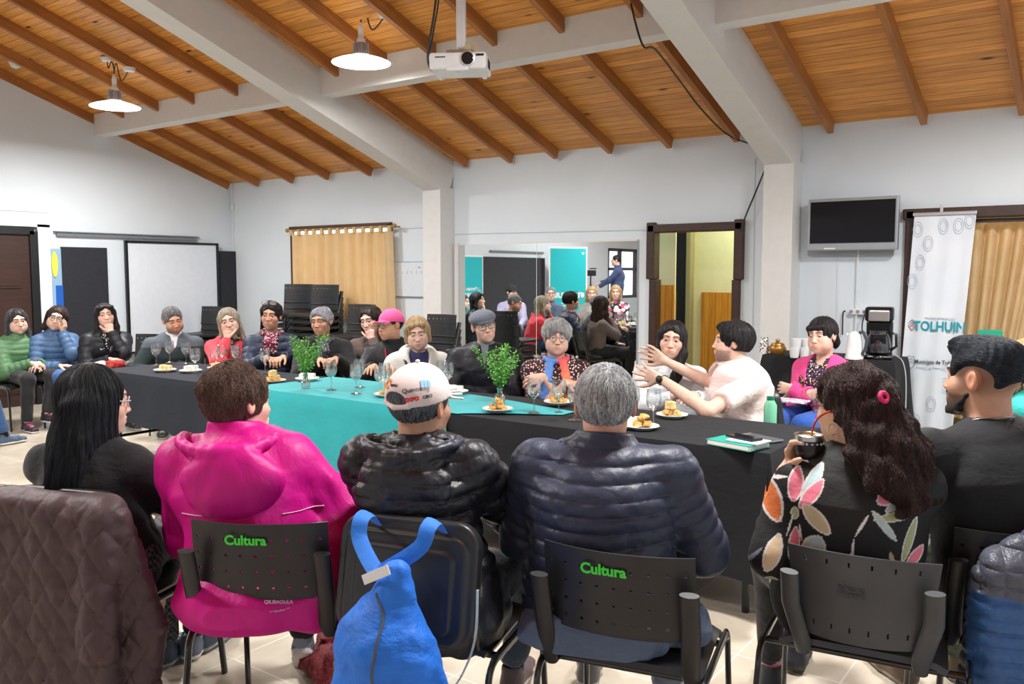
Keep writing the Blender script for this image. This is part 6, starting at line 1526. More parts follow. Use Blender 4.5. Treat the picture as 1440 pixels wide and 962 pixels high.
# white shirt
seated('person with long black hair over one shoulder in a white shirt', 945, 478, 218, 6, -4, 3, -5, .08, 'perforated', 'black chair under the person in the white shirt', shw=.172, bulk=.98, g=dict(jaw=.88, brow=(.01, .008, .007)), skin='fair',
       hair=dict(c=BLKH, c2=BLKH2, style='long', down=.42, add=[('ecap', (0, -.07, .0), (.0, -.075, -.14), (.08, .035), (.06, .03)), ('cap', (.074, .02, .04), (.078, .03, -.07), .018, .02), ('cap', (.078, .01, -.07), (.07, .0, -.13), .02, .018), ('cap', (-.074, .02, .04), (-.080, .035, -.08), .018, .024), ('cap', (-.080, .035, -.08), (-.055, .085, -.22), .026, .030), ('cap', (-.055, .085, -.22), (-.03, .125, -.31), .030, .016), ('cap', (.0, .05, .085), (.06, .05, .05), .02, .016)], len=.2, amp=.0012, lift=.0015), Rh=dict(p=(.0, .42, .78), d=(-1, .5, 0), n=(0, 0, -1), curl=.3), Lh=dict(p=(-.10, .40, .78), d=(.6, 1, 0), n=(0, 0, -1)),
       top=dict(m=cloth('white_cotton', lin((.88, .90, .92)), .75, .6), neck='collar', open=.10, ch=.03, t=.016, hem=.45, name='shirt', bust=True, slen=.82), pants=dict(m=JEANS2), shoes=dict(c=(.03, .03, .03)))
# gesturing man in a pale pink t-shirt
def x_watch(J):
    el, w = J[-1]; d = unit(w-el); c = w-d*.02; n = unit(np.cross(d, (0, 0, 1))); n = n if n[0] < 0 else -n; n = unit(n+np.array((0, 0, .25)))
    b = MB(); a1 = np.cross(d, n); b.tube([tuple(c+.0285*(n*math.cos(a)+a1*math.sin(a))) for a in np.linspace(0, 2*PI, 21)[:-1]], .008, 8, closed=True, flat=.3); wt = b.build('wristwatch', plain('watch_strap', lin((.42, .42, .40)), .5), J['root'])
    b = MB(); b.lathe([(.021, 0), (.022, .006), (.019, .009), (0, .009)], n=24, M=frame_mat(c+n*.028, d, n)); b.build('dial', BLACKP, wt)
hT = atp(1030, 482, 228)
HL = atp(928, 532, 240); HRw = atp(936, 508, 226)
seated('person with short black hair in a pale pink t-shirt gesturing with both hands', 1030, 482, 228, -62, -86, -4, 2, .02, 'padded', 'black chair under the gesturing person', shw=.215, bulk=1.5, nk=.03, armr=1.10, g=dict(jaw=1.05, fat=1.0, neck=.012, stubble=(lin((.15, .11, .1)), .55), mouth=.5), skin='fair',
       hair=dict(c=lin((.07, .065, .07)), c2=BLKH2, style='short', t=.016, fwd=.6, mess=.004, len=.05, nape=-.035, add=[('ell', (0, .05, .09), (.06, .05, .035))]), Lh=dict(pw=HL, dw=(-1.0, -.02, .22), nw=(-.15, .9, .1), curl=(.12, .15, .2, .22), spread=.24, thumb=(.1, .0), ew=tuple(atp(995, 578, 252)), sc=1.1), Rh=dict(pw=HRw, dw=(-1.0, .1, .45), nw=(-.2, -.9, -.1), curl=(.15, .2, .3, .35), spread=.26, thumb=(.0, .0), sc=1.1, ew=tuple(atp(1010, 545, 222))),
       top=dict(m=cloth('pink_jersey', lin((.90, .83, .82)), .85, .55), neck='crew', t=.012, w=.02, sleeves='short', slen=.72, arm=1.15, name='t_shirt', disp=wrink(.004, 1.3, 2)), pants=dict(m=JEANS2), shoes=dict(c=(.03, .03, .03)), extra=x_watch)
# pink cardigan
def x_card(J):
    earring(J, 1); earring(J, -1)
seated('person with a black ponytail in a bright pink cardigan, arms folded', 1156, 472, 205, -34, -30, 6, 4, .04, 'perforated', 'black chair under the person in the pink cardigan', shw=.17, bulk=1.12, g=dict(jaw=.92, fat=.6, open=.4), skin='fair',
       hair=dict(c=BLKH, c2=BLKH2, style='short', t=.010, down=.24, R=.24, nape=-.05, face=((0, .13, -.06), (.068, .08, .10)), add=[('ell', (0, -.125, .035), (.03, .035, .035)), ('cap', (0, -.14, .03), (0, -.165, -.06), .028, .026), ('cap', (0, -.165, -.06), (0, -.15, -.13), .026, .012), ('cap', (-.05, .07, .065), (.05, .075, .055), .017, .015)], len=.08), Rh=dict(p=(-.07, .27, .72), d=(-1, .1, 0), n=(0, -1, 0), curl=.6), Lh=dict(p=(.08, .25, .74), d=(1, .1, -.1), n=(0, -1, 0), curl=.6),
       top=[dict(m=printed('mosaic_print', lin((.10, .08, .14)), [lin((.85, .7, .3)), lin((.6, .3, .6)), lin((.9, .88, .85)), lin((.3, .25, .5))], 75, (.36, .46)), neck='v', open=.0, vw=.05, t=.01, name='blouse', sleeves='none', bust=True), dict(m=cloth('pink_cardigan', lin((.90, .27, .55)), .85, .5), neck='v', open=.36, vw=.08, front=.045, t=.022, hem=.45, name='cardigan')], pants=dict(m=cloth('bright_jeans', lin((.12, .32, .66)), .8, .4)), shoes=dict(c=(.03, .03, .03)),
       Ll=((-.16, .46, .54), (-.15, .44, .09)), Rl=((.02, .5, .56), (.06, .46, .09)), extra=x_card)
hp = atp(1156, 472, 205); f_ = heading(hp)-34; fx, fy = -math.sin(R(f_)), math.cos(R(f_))
o = slab('folder', 'patterned booklet lying on the lap of the person in the pink cardigan', 'booklet', (hp.x+fx*.34, hp.y+fy*.34), (.24, .17, .01), R(f_+20), printed('booklet_print', lin((.8, .75, .8)), [lin((.6, .5, .7)), lin((.95, .95, .95))], 40), .668)

# ---------------------------------------------------------------- people near the left edge, met mostly in the mirror
def placed(label, x, y, z, bh, hh, pitch=0, roll=0, lean=.05, chairk='perforated', **k):
    f = (-math.sin(R(bh)), math.cos(R(bh))); loc = (x-f[0]*lean, y-f[1]*lean)
    J = person(label, loc, bh, (x, y, z), hd=(hh-bh, pitch, roll), **k)
    if chairk: chair(chairk, loc[0]+f[0]*.05, loc[1]+f[1]*.05, bh, 'black chair under the '+' '.join(label.split(',')[0].split()[:11]))
    return J
placed('person in jeans and grey blue trainers whose legs show at the left edge', -7.92, 2.86, 1.17, 14, -40, shw=.19, bulk=1.1, g=dict(age=.6), skin='fair', hair=dict(c=GRY, c2=GRY2, style='short', n=500, t=.003), top=dict(m=cloth('slate_jacket', lin((.27, .33, .42)), .8, .5), neck='collar', t=.02), pants=dict(m=JEANS, len=.86, t=.02), shoes=dict(c=lin((.28, .36, .45)), sole=(.8, .8, .8), sock=lin((.05, .05, .06))), Rl=((.12, .42, .53), (.05, .62, .095)), Ll=((-.12, .42, .53), (-.10, .63, .095)), extra=x_gl())
placed('person with blond tied hair in a pale grey sweater, seen in the mirror', -7.40, 2.38, 1.17, 5, -35, shw=.165, g=dict(jaw=.9), skin='fair', hair=dict(c=BLD, c2=BLD2, style='long', down=.25, add=lng(.1), n=600), top=dict(m=cloth('pale_sweater', lin((.70, .70, .68)), .9, .5), neck='crew', t=.02), pants=dict(m=cloth('beige_trousers', lin((.70, .66, .55)), .8, .4)), shoes=dict(c=(.1, .1, .1)))
placed('person with long blond hair in a pink white black striped cardigan, seen in the mirror', -7.12, 2.05, 1.19, 0, -28, shw=.17, g=dict(jaw=.9), skin='fair', hair=dict(c=BLD, c2=BLD2, style='long', down=.36, add=lng(.2), n=600), top=dict(m=printed('stripe_knit', lin((.15, .12, .15)), [lin((.85, .3, .45)), lin((.9, .88, .88)), lin((.85, .82, .84))], 14, (.5, .6)), neck='crew', t=.02), pants=dict(m=JEANS2), shoes=dict(c=(.1, .1, .1)))
placed('person in a dark patterned cap and lilac sweater, seen in the mirror', -8.62, 3.0, 1.19, -30, -70, shw=.17, g=dict(jaw=.95), skin='fair', hair=dict(c=BLKH, style='short', n=400), top=dict(m=cloth('lilac_sweater', lin((.70, .68, .80)), .9, .5), neck='crew', t=.02), pants=dict(m=DPANTS), shoes=dict(c=(.1, .1, .1)), extra=lambda J: baseball_cap(J, plain('dark_cap', lin((.12, .12, .13)), .8)))
# standing man with a video camera by the side window
sx_, sy_ = -9.35, -2.0
placed('person in a blue sweater standing behind a video camera, seen in the mirror', sx_, sy_, 1.80, 60, 60, 4, shw=.20, bulk=1.1, stand=True, pz=.98, lean=.0, chairk=None, g=dict(age=.5), skin='fair', hair=dict(c=BLKH, style='short', n=500, t=.002), top=dict(m=cloth('blue_sweater', lin((.22, .28, .44)), .85, .4), neck='collar', t=.02, hem=.88), pants=dict(m=JEANS2), shoes=dict(c=(.05, .05, .05)), Rl=((.10, .03, .52), (.11, .0, .09)), Ll=((-.10, .03, .52), (-.11, .0, .09)), Rh=dict(p=(.12, .36, 1.22)), Lh=dict(p=(-.12, .34, 1.3)))
t = empty('video_camera', (sx_-.36, sy_+.50, 0), R(60), label='black video camera on a tripod by the side window', cat='video camera')
b = MB(); b.box((0, 0, 1.52), (.10, .24, .13), bev=.02); b.box((0, -.05, 1.62), (.03, .16, .025), bev=.008); b.build('body', BLACKP, t); MB().tube([(0, .12, 1.52), (0, .2, 1.52)], .04, 14).build('lens', BLACKP, t)
for k in range(3): a = 2*PI*k/3; MB().tube([(0, 0, 1.3), (.28*math.cos(a), .28*math.sin(a), 0)], .012, 8).build('leg', BLACKP, t)
MB().tube([(0, 0, 1.25), (0, 0, 1.46)], .016, 8).build('column', BLACKP, t)
# roll-up banners of the town, standing on the left wall side
TEALB = plain('banner_teal', lin((.04, .70, .74)), .5); WHT = plain('banner_white', lin((.92, .93, .94)), .5)
def banner(name, lb, loc, rz, w, h, teal, lines):
    t = empty(name, loc, rz, label=lb, cat='banner')
    MB().box((0, 0, h/2), (w, .006, h), bev=.001).build('sheet', WHT, t)
    if teal: MB().box((0, -.005, h/2), (w*.93, .004, h*.965)).build('teal_field', TEALB, t)
    MB().box((0, .02, .03), (w+.03, .12, .06), bev=.012).build('base', STEEL, t)
    for s, sz, x, z, mt, bd in lines: text(s, sz, mt, frame_mat((x, -.008, z), (1, 0, 0), (0, -1, 0)), parent=t, bold=bd)
    return t
def crest(t, x, z, s, mt):
    b = MB(); pts = [(x-s*.5, -.009, z+s*.8), (x+s*.5, -.009, z+s*.8), (x+s*.5, -.009, z-s*.4), (x, -.009, z-s*.8), (x-s*.5, -.009, z-s*.4)]; b.tube(pts, s*.045, 5, closed=True)
    b.tube([(x-s*.3, -.009, z+s*.3), (x, -.009, z+s*.5), (x+s*.3, -.009, z+s*.3)], s*.04, 5); b.tube([(x-s*.3, -.009, z-s*.1), (x, -.009, z+s*.1), (x+s*.3, -.009, z-s*.1)], s*.04, 5); b.build('crest', mt, t)
t = banner('town_banner', 'teal Tolhuin roll-up banner with white edges, larger of the two in the mirror', (-9.75, -.62, .02), R(130), .86, 2.06, True, [('TOLHUIN', .155, .05, 1.02, WHT, .006), ('Municipio', .05, .06, .86, WHT, .001), ('TOLHUIN', .05, .06, .80, WHT, .001)])
crest(t, -.22, .83, .07, WHT); b = MB(); b.lathe([(0, 0), (.04, 0), (.04, .003), (0, .003)], n=20, M=Matrix.Translation((-.32, -.01, 1.03)) @ Matrix.Rotation(PI/2, 4, 'X') @ Matrix.Diagonal((1, 1.4, 1, 1))); b.build('emblem', WHT, t)
b = MB(); b.prism([(0, -.03), (.03, .005), (.022, .025), (.0, .012), (-.022, .025), (-.03, .005)], 0, .003, frame_mat((-.33, -.008, 1.92), (1, 0, 0), (0, -1, 0))); b.build('heart', WHT, t)
t = banner('town_banner', 'smaller teal municipal banner against the dark board in the mirror', (LX+.1, 2.2, .0), R(90), .74, 1.86, True, [('Municipio de', .085, .05, 1.22, WHT, .002), ('TOLHUIN', .11, .05, 1.10, WHT, .004), ('TOLHUIN', .075, .0, .88, WHT, .002)])
crest(t, -.27, 1.14, .12, WHT)

# ---------------------------------------------------------------- spare chairs and stacks behind the far row
def stack(u, v, y, n, face, lb, gr, kind='perforated'):
    p = aty(u, v, y)
    for k in range(n):
        o = chair(kind, p.x, p.y+0*k, face, lb+(' at the floor' if k == 0 else ' number %d from the floor' % (k+1)) if k < n-1 else lb+', topmost', gr, z=.065*k)
ST = lambda x, y, n, face, lb, gr: [chair('perforated', x+.0*k, y+.012*k*0, face, lb+(', lowest of the stack' if k == 0 else ', topmost of the stack' if k == n-1 else ', %s from the floor' % ['', 'second', 'third', 'fourth', 'fifth', 'sixth', 'seventh', 'eighth', 'ninth'][k]), gr, z=.075*k) for k in range(n)]
a = aty(405, 430, 7.0); ST(a.x, a.y, 9, 195, 'black stacking chair in the left stack below the curtain', 'stacked chairs below the curtain')
a = aty(440, 430, 6.85); ST(a.x, a.y, 9, 188, 'black stacking chair in the middle stack below the curtain', 'stacked chairs below the curtain')
a = aty(490, 440, 6.85); ST(a.x, a.y, 6, 185, 'black stacking chair in the right stack below the curtain', 'stacked chairs below the curtain')
a = aty(279, 445, 6.6); ST(a.x, a.y, 5, 185, 'black stacking chair in the stack behind the bowed person', 'stacked chairs behind the bowed person')
a = aty(193, 480, 5.6); chair('perforated', a.x, a.y, 200, 'empty black chair beside the bowed person')
a = aty(600, 440, 6.7); ST(a.x, a.y, 5, 178, 'black stacking chair behind the blond person in white', 'stacked chairs behind the blond person')
a = aty(1425, 500, 5.0)
# ---------------------------------------------------------------- people on the near side, seen from behind
def near(label, u, v, p, bh, hh, pitch=0, roll=0, lean=.02, side_off=0.0, ck='perforated', cl='', cface=None, cside=0.0, cy=.05, **k):
    hp = atp(u, v, p); f = (-math.sin(R(bh)), math.cos(R(bh))); sd_ = (math.cos(R(bh)), math.sin(R(bh)))
    loc = (hp.x-f[0]*lean+sd_[0]*side_off, hp.y-f[1]*lean+sd_[1]*side_off)
    J = person(label, loc, bh, hp, hd=(hh-bh, pitch, roll), near=True, **k)
    cf = bh if cface is None else cface; f2 = (-math.sin(R(cf)), math.cos(R(cf))); s2 = (math.cos(R(cf)), math.sin(R(cf)))
    J['chair'] = chair(ck, loc[0]+f2[0]*cy+s2[0]*cside, loc[1]+f2[1]*cy+s2[1]*cside, cf, cl, 'chairs on the near side of the table'); J['loc'] = loc; J['f'] = f; return J
def legw(u, v, kx=None, zk=.51, za=.09):     # ankle over a floor pixel
    return atz(u, v, za)
# --- grey haired man in the navy quilted jacket
def jk_disp(X, Y, Z, q):
    z = Z+.03*np.cos(X*4)-.02*X; s = np.abs(np.sin(PI*(z+.012)/.044)); lo_ = np.clip((Z-.42)/.06, 0, 1)
    return .0095*(s**.4-1)+.0018*wob(X, Y, Z, 2.2, 4)+.0012*wob(X, Y, Z, 6, 1)+.0022*np.sin(60*X+25*Z+3*np.sin(30*Z))*np.clip(1-np.abs(np.abs(X)-.1)/.06, 0, 1)
NAVYJ = nylon('navy_quilt', lin((.19, .215, .30)), .46, .45)
def x_man(J):
    g = J['B']
J = near('grey haired person in a navy quilted jacket, seen from behind', 851, 570, 466, 20, 30, 2, 0, .09, .0, 'cultura', 'black perforated chair lettered Cultura under the navy quilted jacket', 13, .11, cy=.04, nk=.035, shz=.026, shw=.200, bulk=1.14, g=dict(jaw=1.05, age=.6, arm=1.1), skin=lin((.86, .66, .58)),
     hair=dict(c=lin((.30, .31, .33)), c2=lin((.86, .87, .88)), style='short', t=.006, nape=-.075, len=.045, n=16000, rad=.0006, lift=.003, crown=(.01, -.07, .115), mess=.0, amp=.0008),
     top=dict(m=NAVYJ, neck='collar', ch=.05, cw=.012, t=.032, hem=.475, flare=.01, disp=jk_disp, adisp=puff(.046, .009, arm=True, wr=.002), h=.0048, cdisp=wrink(.002, 2)),
     pants=dict(m=cloth('grey_blue_denim', lin((.34, .40, .50)), .85, .6), disp=wrink(.006, 2.2), bulge=1), shoes=dict(c=lin((.42, .42, .42)), sole=(.6, .6, .6), stripes=lin((.8, .7, .3))),
     Rh=dict(p=(.15, .30, .60), hint=(1.1, -.5, -.6)), Lh=dict(p=(-.14, .32, .60)), Rlw=(atz(965, 880, .50), atz(935, 955, .10)), Llw=(atz(835, 800, .50), atz(828, 925, .10)))
# --- cap man in the hooded black puffer
def hd_disp(X, Y, Z, q): return .006*(np.abs(np.sin(PI*Z/.055))**.4-1)+.002*wob(X, Y, Z, 3, 2)
def pf_disp(X, Y, Z, q):
    z = Z+.02*np.sin(9*X+1)+.01*np.sin(20*X); s = np.abs(np.sin(PI*z/.052)); return .012*(s**.45-1)+.004*wob(X, Y, Z, 2.0, 7)+.0025*wob(X, Y, Z, 5.5, 2)
CAPM = cloth('pale_pink_cotton', lin((.90, .84, .83)), .8, .12, stretch=(1, 1, 1))
def lin_(V, N):
    C = np.tile(np.array(lin((.115, .12, .15))), (len(V), 1)); C[(V[:, 2] > N[2]-.035) & (V[:, 1] > N[1]-.135)] = lin((.17, .20, .26)); return C
def x_cap(J):
    hood_part(J, vcol('hood_shell', .45, .5, bs=30), (0, -.135, -.105), (.158, .060, .125), rim=.012, disp=lambda X, Y, Z, q: .0045*(np.abs(np.sin(PI*Z/.045))**.45-1)+.0035*wob(X, Y, Z, 2.2, 2)+.0015*wob(X, Y, Z, 6, 2), lining=lin_, hole=(.125, .095, .07))
    baseball_cap(J, CAPM, back_gap=True, near=True, tilt=2, dome=(.086, .108, .086)); H, M = J['H'], J['M']
    def on(az, el, s, size, mt, rot=0, bold=0.0):
        a, e = R(az), R(el); n = np.array((math.sin(a)*math.cos(e), -math.cos(a)*math.cos(e), math.sin(e))); c = np.array((.0935*n[0], -.016+.1155*n[1], .036+.101*n[2])); x = np.array((math.cos(a), math.sin(a), 0)); nn = unit(n/np.array((.0935, .1155, .101)))
        up_ = np.cross(nn, x); xr = unit(x*math.cos(R(rot))+up_*math.sin(R(rot))); text(s, size, mt, frame_mat(H+M@c, M@xr, M@nn), 'cap_lettering', J['root'], .0012, bold)
    OR = plain('orange_ink', lin((.92, .55, .10)), .6); RD = plain('red_ink', lin((.85, .15, .18)), .6); DKI = plain('dark_ink', lin((.18, .17, .2)), .6); LB = plain('light_blue_ink', lin((.62, .80, .93)), .6)
    on(-28, 22, 'C', .040, OR, 0, .003); on(-5, 24, 'apital', .013, DKI, 0); on(35, 18, 'Quinoa', .020, DKI, 12); on(36, 2, 'EXPO', .017, RD, 12, .001); on(62, 6, 'GBO', .015, DKI, 8); on(60, 30, 'm', .038, LB, 0, .003)
J = near('person in a pale pink baseball cap and a black hooded puffer jacket, seen from behind', 592, 568, 448, 26, 2, -2, 4, .07, .05, 'padded', 'black padded chair with the blue backpack hanging on it', 15, .02, cy=.05, nk=.045, shz=.024, shw=.172, bulk=.96, g=dict(jaw=1.05, age=.7), skin='tan',
     hair=dict(c=lin((.13, .14, .16)), c2=lin((.55, .58, .62)), style='short', t=.002, nape=-.085, len=.04, rad=.0006, n=14000, amp=.0008), armr=1.05,
     Rh=dict(p=(.02, .30, .80), d=(-1, .2, 0), hint=(1, -.3, -.5), show=False), Lh=dict(p=(.155, .185, .83), d=(1, -.35, .25), n=(-.2, -1, 0), curl=.5, elbow=(-.20, .16, .72)), Rlw=(atz(745, 790, .52), atz(722, 935, .10)), Llw=(atz(600, 760, .5), atz(590, 850, .10)),
     top=dict(m=nylon('black_puffer', lin((.12, .125, .155)), .42, .7), neck='v', open=-.02, vw=.02, t=.030, hem=.44, flare=.03, disp=pf_disp, adisp=puff(.055, .010, arm=True, wr=.003), h=.0055, prims=[lambda G, J: G.ell((0, -.14, .50), (.20, .11, .09), k=.06, disp=wrink(.006, 2)), lambda G, J: G.ell((0.16, -.0, .50), (.08, .17, .12), k=.06, disp=wrink(.007, 2))]),
     pants=dict(m=cloth('slate_denim', lin((.22, .27, .33)), .85, .6), disp=wrink(.006, 2), len=.9), shoes=dict(c=lin((.36, .30, .30)), sole=(.45, .42, .4), sock=lin((.10, .12, .36))), extra=x_cap)
CAPJ = J
# --- magenta jacket
MAG = nylon('magenta_shell', lin((.80, .02, .53)), .5, .5)
def x_mag(J):
    hood_part(J, MAG, (.045, -.158, -.10), (.165, .062, .125), rim=.016, hole=(.085, .065, .05))
def mag_hood(G, J):
    N = J['N']; f = wrink(.004, 1.6, 2)
    pass
    G.ecap(N+np.array((.12, .0, .0)), N+np.array((.20, .07, -.01)), (0, 1, .3), (.03, .016), (.022, .012), k=.01)      # loose collar flap
    G.ell((0, -.15, .495), (.215, .115, .085), k=.05, disp=f); G.ell((.235, .03, .53), (.10, .20, .16), k=.08, disp=wrink(.006, 1.6, 2)); G.ell((-.12, -.03, .52), (.12, .15, .12), k=.06, disp=f)
J = near('person with short brown hair in a bright magenta hooded jacket, seen from behind', 336, 566, 424, 36, -4, 2, -3, .09, .09, 'cultura', 'black perforated chair lettered Cultura under the magenta jacket', 32, .07, cy=.03, nk=.04, shz=.012, shw=.172, bulk=1.05, g=dict(jaw=.95, age=.6), skin='fair', armr=1.0,
     hair=dict(c=lin((.20, .14, .12)), c2=lin((.50, .40, .35)), style='short', t=.009, nape=-.095, mess=.006, curl=.7, len=.06, n=13000, rad=.0007, lift=.008, amp=.001, crown=(0, -.06, .12)),
     Rh=dict(p=(.10, .30, .64), d=(-.8, .6, 0), hint=(1.2, -.2, -.7)), Lh=dict(p=(-.10, .30, .62), d=(.8, .6, 0)), Rlw=(atz(440, 770, .50), Vector((0, 0, 0))+atz(425, 895, .15)), Llw=(atz(330, 760, .50), atz(270, 890, .10)),
     top=dict(m=MAG, neck='collar', ch=.06, cw=.014, t=.040, hem=.43, flare=.02, disp=wrink(.0055, 1.25, 2), adisp=wrink(.007, 1.8, 5), h=.0055, prims=[mag_hood]), pants=dict(m=DPANTS, len=.9), shoes=dict(c=lin((.34, .37, .42)), sole=(.72, .68, .64), dR=(-.1, .8, -.75), sock=lin((.6, .62, .68))), extra=x_mag)
MAGJ = J
def surf_pt(S, x, z, y0=-.5, ysgn=1):
    ys = np.linspace(y0, .3, 400); P = np.stack([np.full(400, x), ys, np.full(400, z)], 1); v = S.sample(P); i = int(np.argmax(v < 0)); return np.array((x, ys[i], z))
def surf_mark(J, s, size, mat, x, z, name='printed_mark', bold=0.0, tilt=0.0):
    p = surf_pt(J['G'], x, z); n = J['G'].grad(p[None, :], .012)[0]; ex = unit(np.array((1, 0, tilt))-n*(n@np.array((1, 0, tilt)))); return text(s, size, mat, frame_mat(p+n*.003, ex, n), name, J['root'], .0008, bold)
def surf_line(J, pts, r, mat, name='piping', lift=.002, cyc=False):
    q = [];
    for x, z in pts: p = surf_pt(J['G'], x, z); q.append(tuple(p+J['G'].grad(p[None, :], .01)[0]*lift))
    b = MB(); b.tube(q, r, 6, flat=.6); return b.build(name, mat, J['root'])
RF = plain('reflective_piping', lin((.96, .80, .92)), .3)
xz = lambda J, u, v, p: None
z0_ = J['Sc'][2]-.145
surf_line(J, [(x, z0_+.012*(x < 0)-.05*(abs(x)-.1)*(1 if x > 0 else .3)) for x in np.linspace(.10, .205, 8)], .0022, RF); surf_line(J, [(x, z0_) for x in np.linspace(-.215, -.12, 8)], .0022, RF)
surf_mark(J, 'QILIBAOLILAND', .0145, RF, .125, .535, bold=.0004, tilt=.1); surf_mark(J, '*** Outdoor ***', .009, RF, .12, .515, tilt=.1)
b = MB(); q = J['N']+np.array((.195, .065, .0)); b.lathe([(.013, 0), (.013, .004), (.006, .005), (0, .004)], n=16, M=frame_mat(q+np.array((-.01, -.03, .012)), (1, 0, 0), (-.2, -1, .3))); b.build('snap_button', plain('snap', lin((.75, .6, .75)), .3), J['root'])
J['G'].F = None
# --- long black hair, black sweater
CHK = NT('check_trousers'); cc = CHK.n('ShaderNodeTexChecker'); cc.inputs['Scale'].default_value = 75; cc.inputs[1].default_value = rgba(lin((.12, .12, .13))); cc.inputs[2].default_value = rgba(lin((.33, .33, .34))); CHK.l(CHK.coord(), cc.inputs[0]); CHK.l(cc.outputs[0], CHK.b.inputs['Base Color']); CHK.set(Roughness=.85); CHK = CHK.m
J = near('person with very long straight black hair and glasses in a black sweater, seen from behind', 134, 564, 404, 26, -12, 4, 0, .03, .07, 'padded', 'black chair hidden under the brown quilted coat', 20, -.04, nk=.02, shz=.01, shw=.165, bulk=.92, g=dict(jaw=.92, age=.4), skin='fair',
     hair=dict(c=lin((.045, .05, .06)), c2=lin((.12, .14, .17)), style='long', down=.56, R=.26, t=.012, n=14000, rad=.0006, len=.3, seg=12, curl=.03, amp=.0010, freq=90, grav=1.4, lift=.002, crown=(0, -.03, .13), face=((0, .135, -.032), (.058, .085, .12)),
       add=[('ecap', (0, -.07, .02), (.0, -.095, -.20), (.088, .045), (.100, .05)), ('wcap', (0, 0, 0), (0, 0, 0), .001, .001)][:1]+[('cap', (.079, .01, .04), (.083, .0, -.10), .022, .022), ('cap', (-.079, .01, .04), (-.088, .0, -.1), .022, .03), ('ecap', (-.03, -.085, -.15), (-.10, -.11, -.36), (.125, .035), (.145, .024)), ('ecap', (.03, -.08, -.12), (.04, -.11, -.35), (.10, .035), (.12, .022)), ('ecap', (.075, -.04, -.02), (.10, -.07, -.34), (.035, .06), (.05, .045)), ('ecap', (-.07, -.03, -.02), (-.11, -.07, -.33), (.035, .06), (.05, .045)), ('ecap', (.078, -.05, .0), (.115, -.04, -.36), (.07, .03), (.15, .03), (0, 1, 0)), ('ecap', (.02, -.06, -.16), (.03, -.02, -.38), (.08, .07), (.16, .06), (0, 1, 0))]),
     Rh=dict(p=(.10, .34, .62), hint=(1.0, -.4, -.6)), Lh=dict(p=(-.10, .34, .60)), Rlw=(atz(240, 745, .52), atz(290, 880, .10)), Llw=(atz(215, 770, .50), atz(235, 900, .10)),
     top=dict(m=cloth('black_knit', lin((.05, .06, .085)), .85, .4), neck='crew', t=.016, hem=.44, name='sweater', disp=wrink(.004, 1.6, 3)), pants=dict(m=CHK), shoes=dict(c=lin((.16, .19, .25)), sole=(.22, .24, .28), stripes=lin((.75, .75, .78)), high=.015), extra=x_gl((.55, .5, .55), r=.0022))
BLKJ = J
# --- long brown wavy hair, floral blouse, holding a mate
PINK, ORNG, PBLU, BEIG, SAGE, CRM_, WHI = [np.array(lin(c)) for c in ((.93, .50, .60), (.91, .50, .26), (.72, .82, .84), (.80, .75, .62), (.68, .72, .55), (.90, .80, .66), (.93, .92, .92))]
PET = [(1144, 681, 46, 17, 8, PINK), (1166, 674, 54, 13, 28, PBLU), (1165, 690, 50, 14, 36, PINK), (1111, 698, 64, 27, -24, ORNG), (1107, 664, 26, 10, -55, PINK), (1119, 670, 34, 5, 78, WHI), (1146, 646, 32, 5, -70, WHI), (1172, 722, 48, 18, -45, BEIG), (1144, 720, 18, 9, 5, SAGE),
       (1144, 764, 48, 12, 6, PINK), (1170, 764, 40, 24, 22, PBLU), (1118, 770, 52, 18, 18, CRM_), (1230, 722, 38, 4, 28, WHI), (1219, 762, 44, 4, 4, WHI), (1262, 684, 30, 17, 60, PINK), (1276, 692, 38, 13, 58, PBLU), (1281, 703, 42, 7, 85, np.array(lin((.45, .62, .42)))), (1270, 710, 50, 10, 80, SAGE),
       (1258, 722, 50, 8, -38, PBLU), (1248, 655, 36, 6, 0, PBLU), (1291, 742, 62, 10, 14, SAGE), (1269, 767, 20, 6, -15, BEIG), (1300, 768, 34, 13, 40, PINK), (1138, 738, 34, 3, 15, WHI), (1152, 745, 26, 3, -10, WHI), (1116, 812, 16, 15, 0, SAGE), (1113, 826, 16, 4, 10, WHI), (1090, 780, 46, 5, 40, np.array(lin((.5, .55, .62)))), (1072, 745, 14, 12, 30, WHI)]
WP = 455
def floral_col(V, J):
    base = np.array(lin((.075, .078, .085))); C = np.tile(base, (len(V), 1)); c0 = J['N']; rear = V[:, 1] < .12
    # every petal is a leaf shape in the plane of the back: x across, z up (metres)
    for u, v, L, W, a, c in PET:
        pc = 480 if u > 1130 else 470
        x0, z0 = (u-1216)/pc, CH-(v-385)/pc; t = R(a); dx, dz = V[:, 0]-x0, V[:, 2]-z0
        l = (dx*math.sin(t)+dz*math.cos(t))/(L/pc/2); w = (dx*math.cos(t)-dz*math.sin(t))/(W/pc/2)
        lim = np.clip(1-l*l, 0, 1)**.8; ins = (np.abs(w) < lim) & rear; out = (np.abs(w) < (lim*1.0+.30*(W > 6))) & (np.abs(l) < 1.06) & rear
        C[out & ~ins] = WHI*.9; C[ins] = c
    return C
def wavy_extra(J):
    H, M = J['H'], J['M']; b = MB(); c = H+M@np.array((-.035, -.152, .035)); M_ = frame_mat(c, M@np.array((1, 0, 0)), M@np.array((0, -1, .3)))
    b.tube([tuple(M_ @ Vector((.013*math.cos(a), .013*math.sin(a), 0))) for a in np.linspace(0, 2*PI, 17)[:-1]], .007, 8, closed=True); b.build('hair_tie', plain('magenta_elastic', lin((.85, .15, .42)), .7), J['root'])
    earring(J, -1, ring=.016); glasses(J['root'], H, M, (.03, .03, .03))
mp = atp(1137, 628, 472)
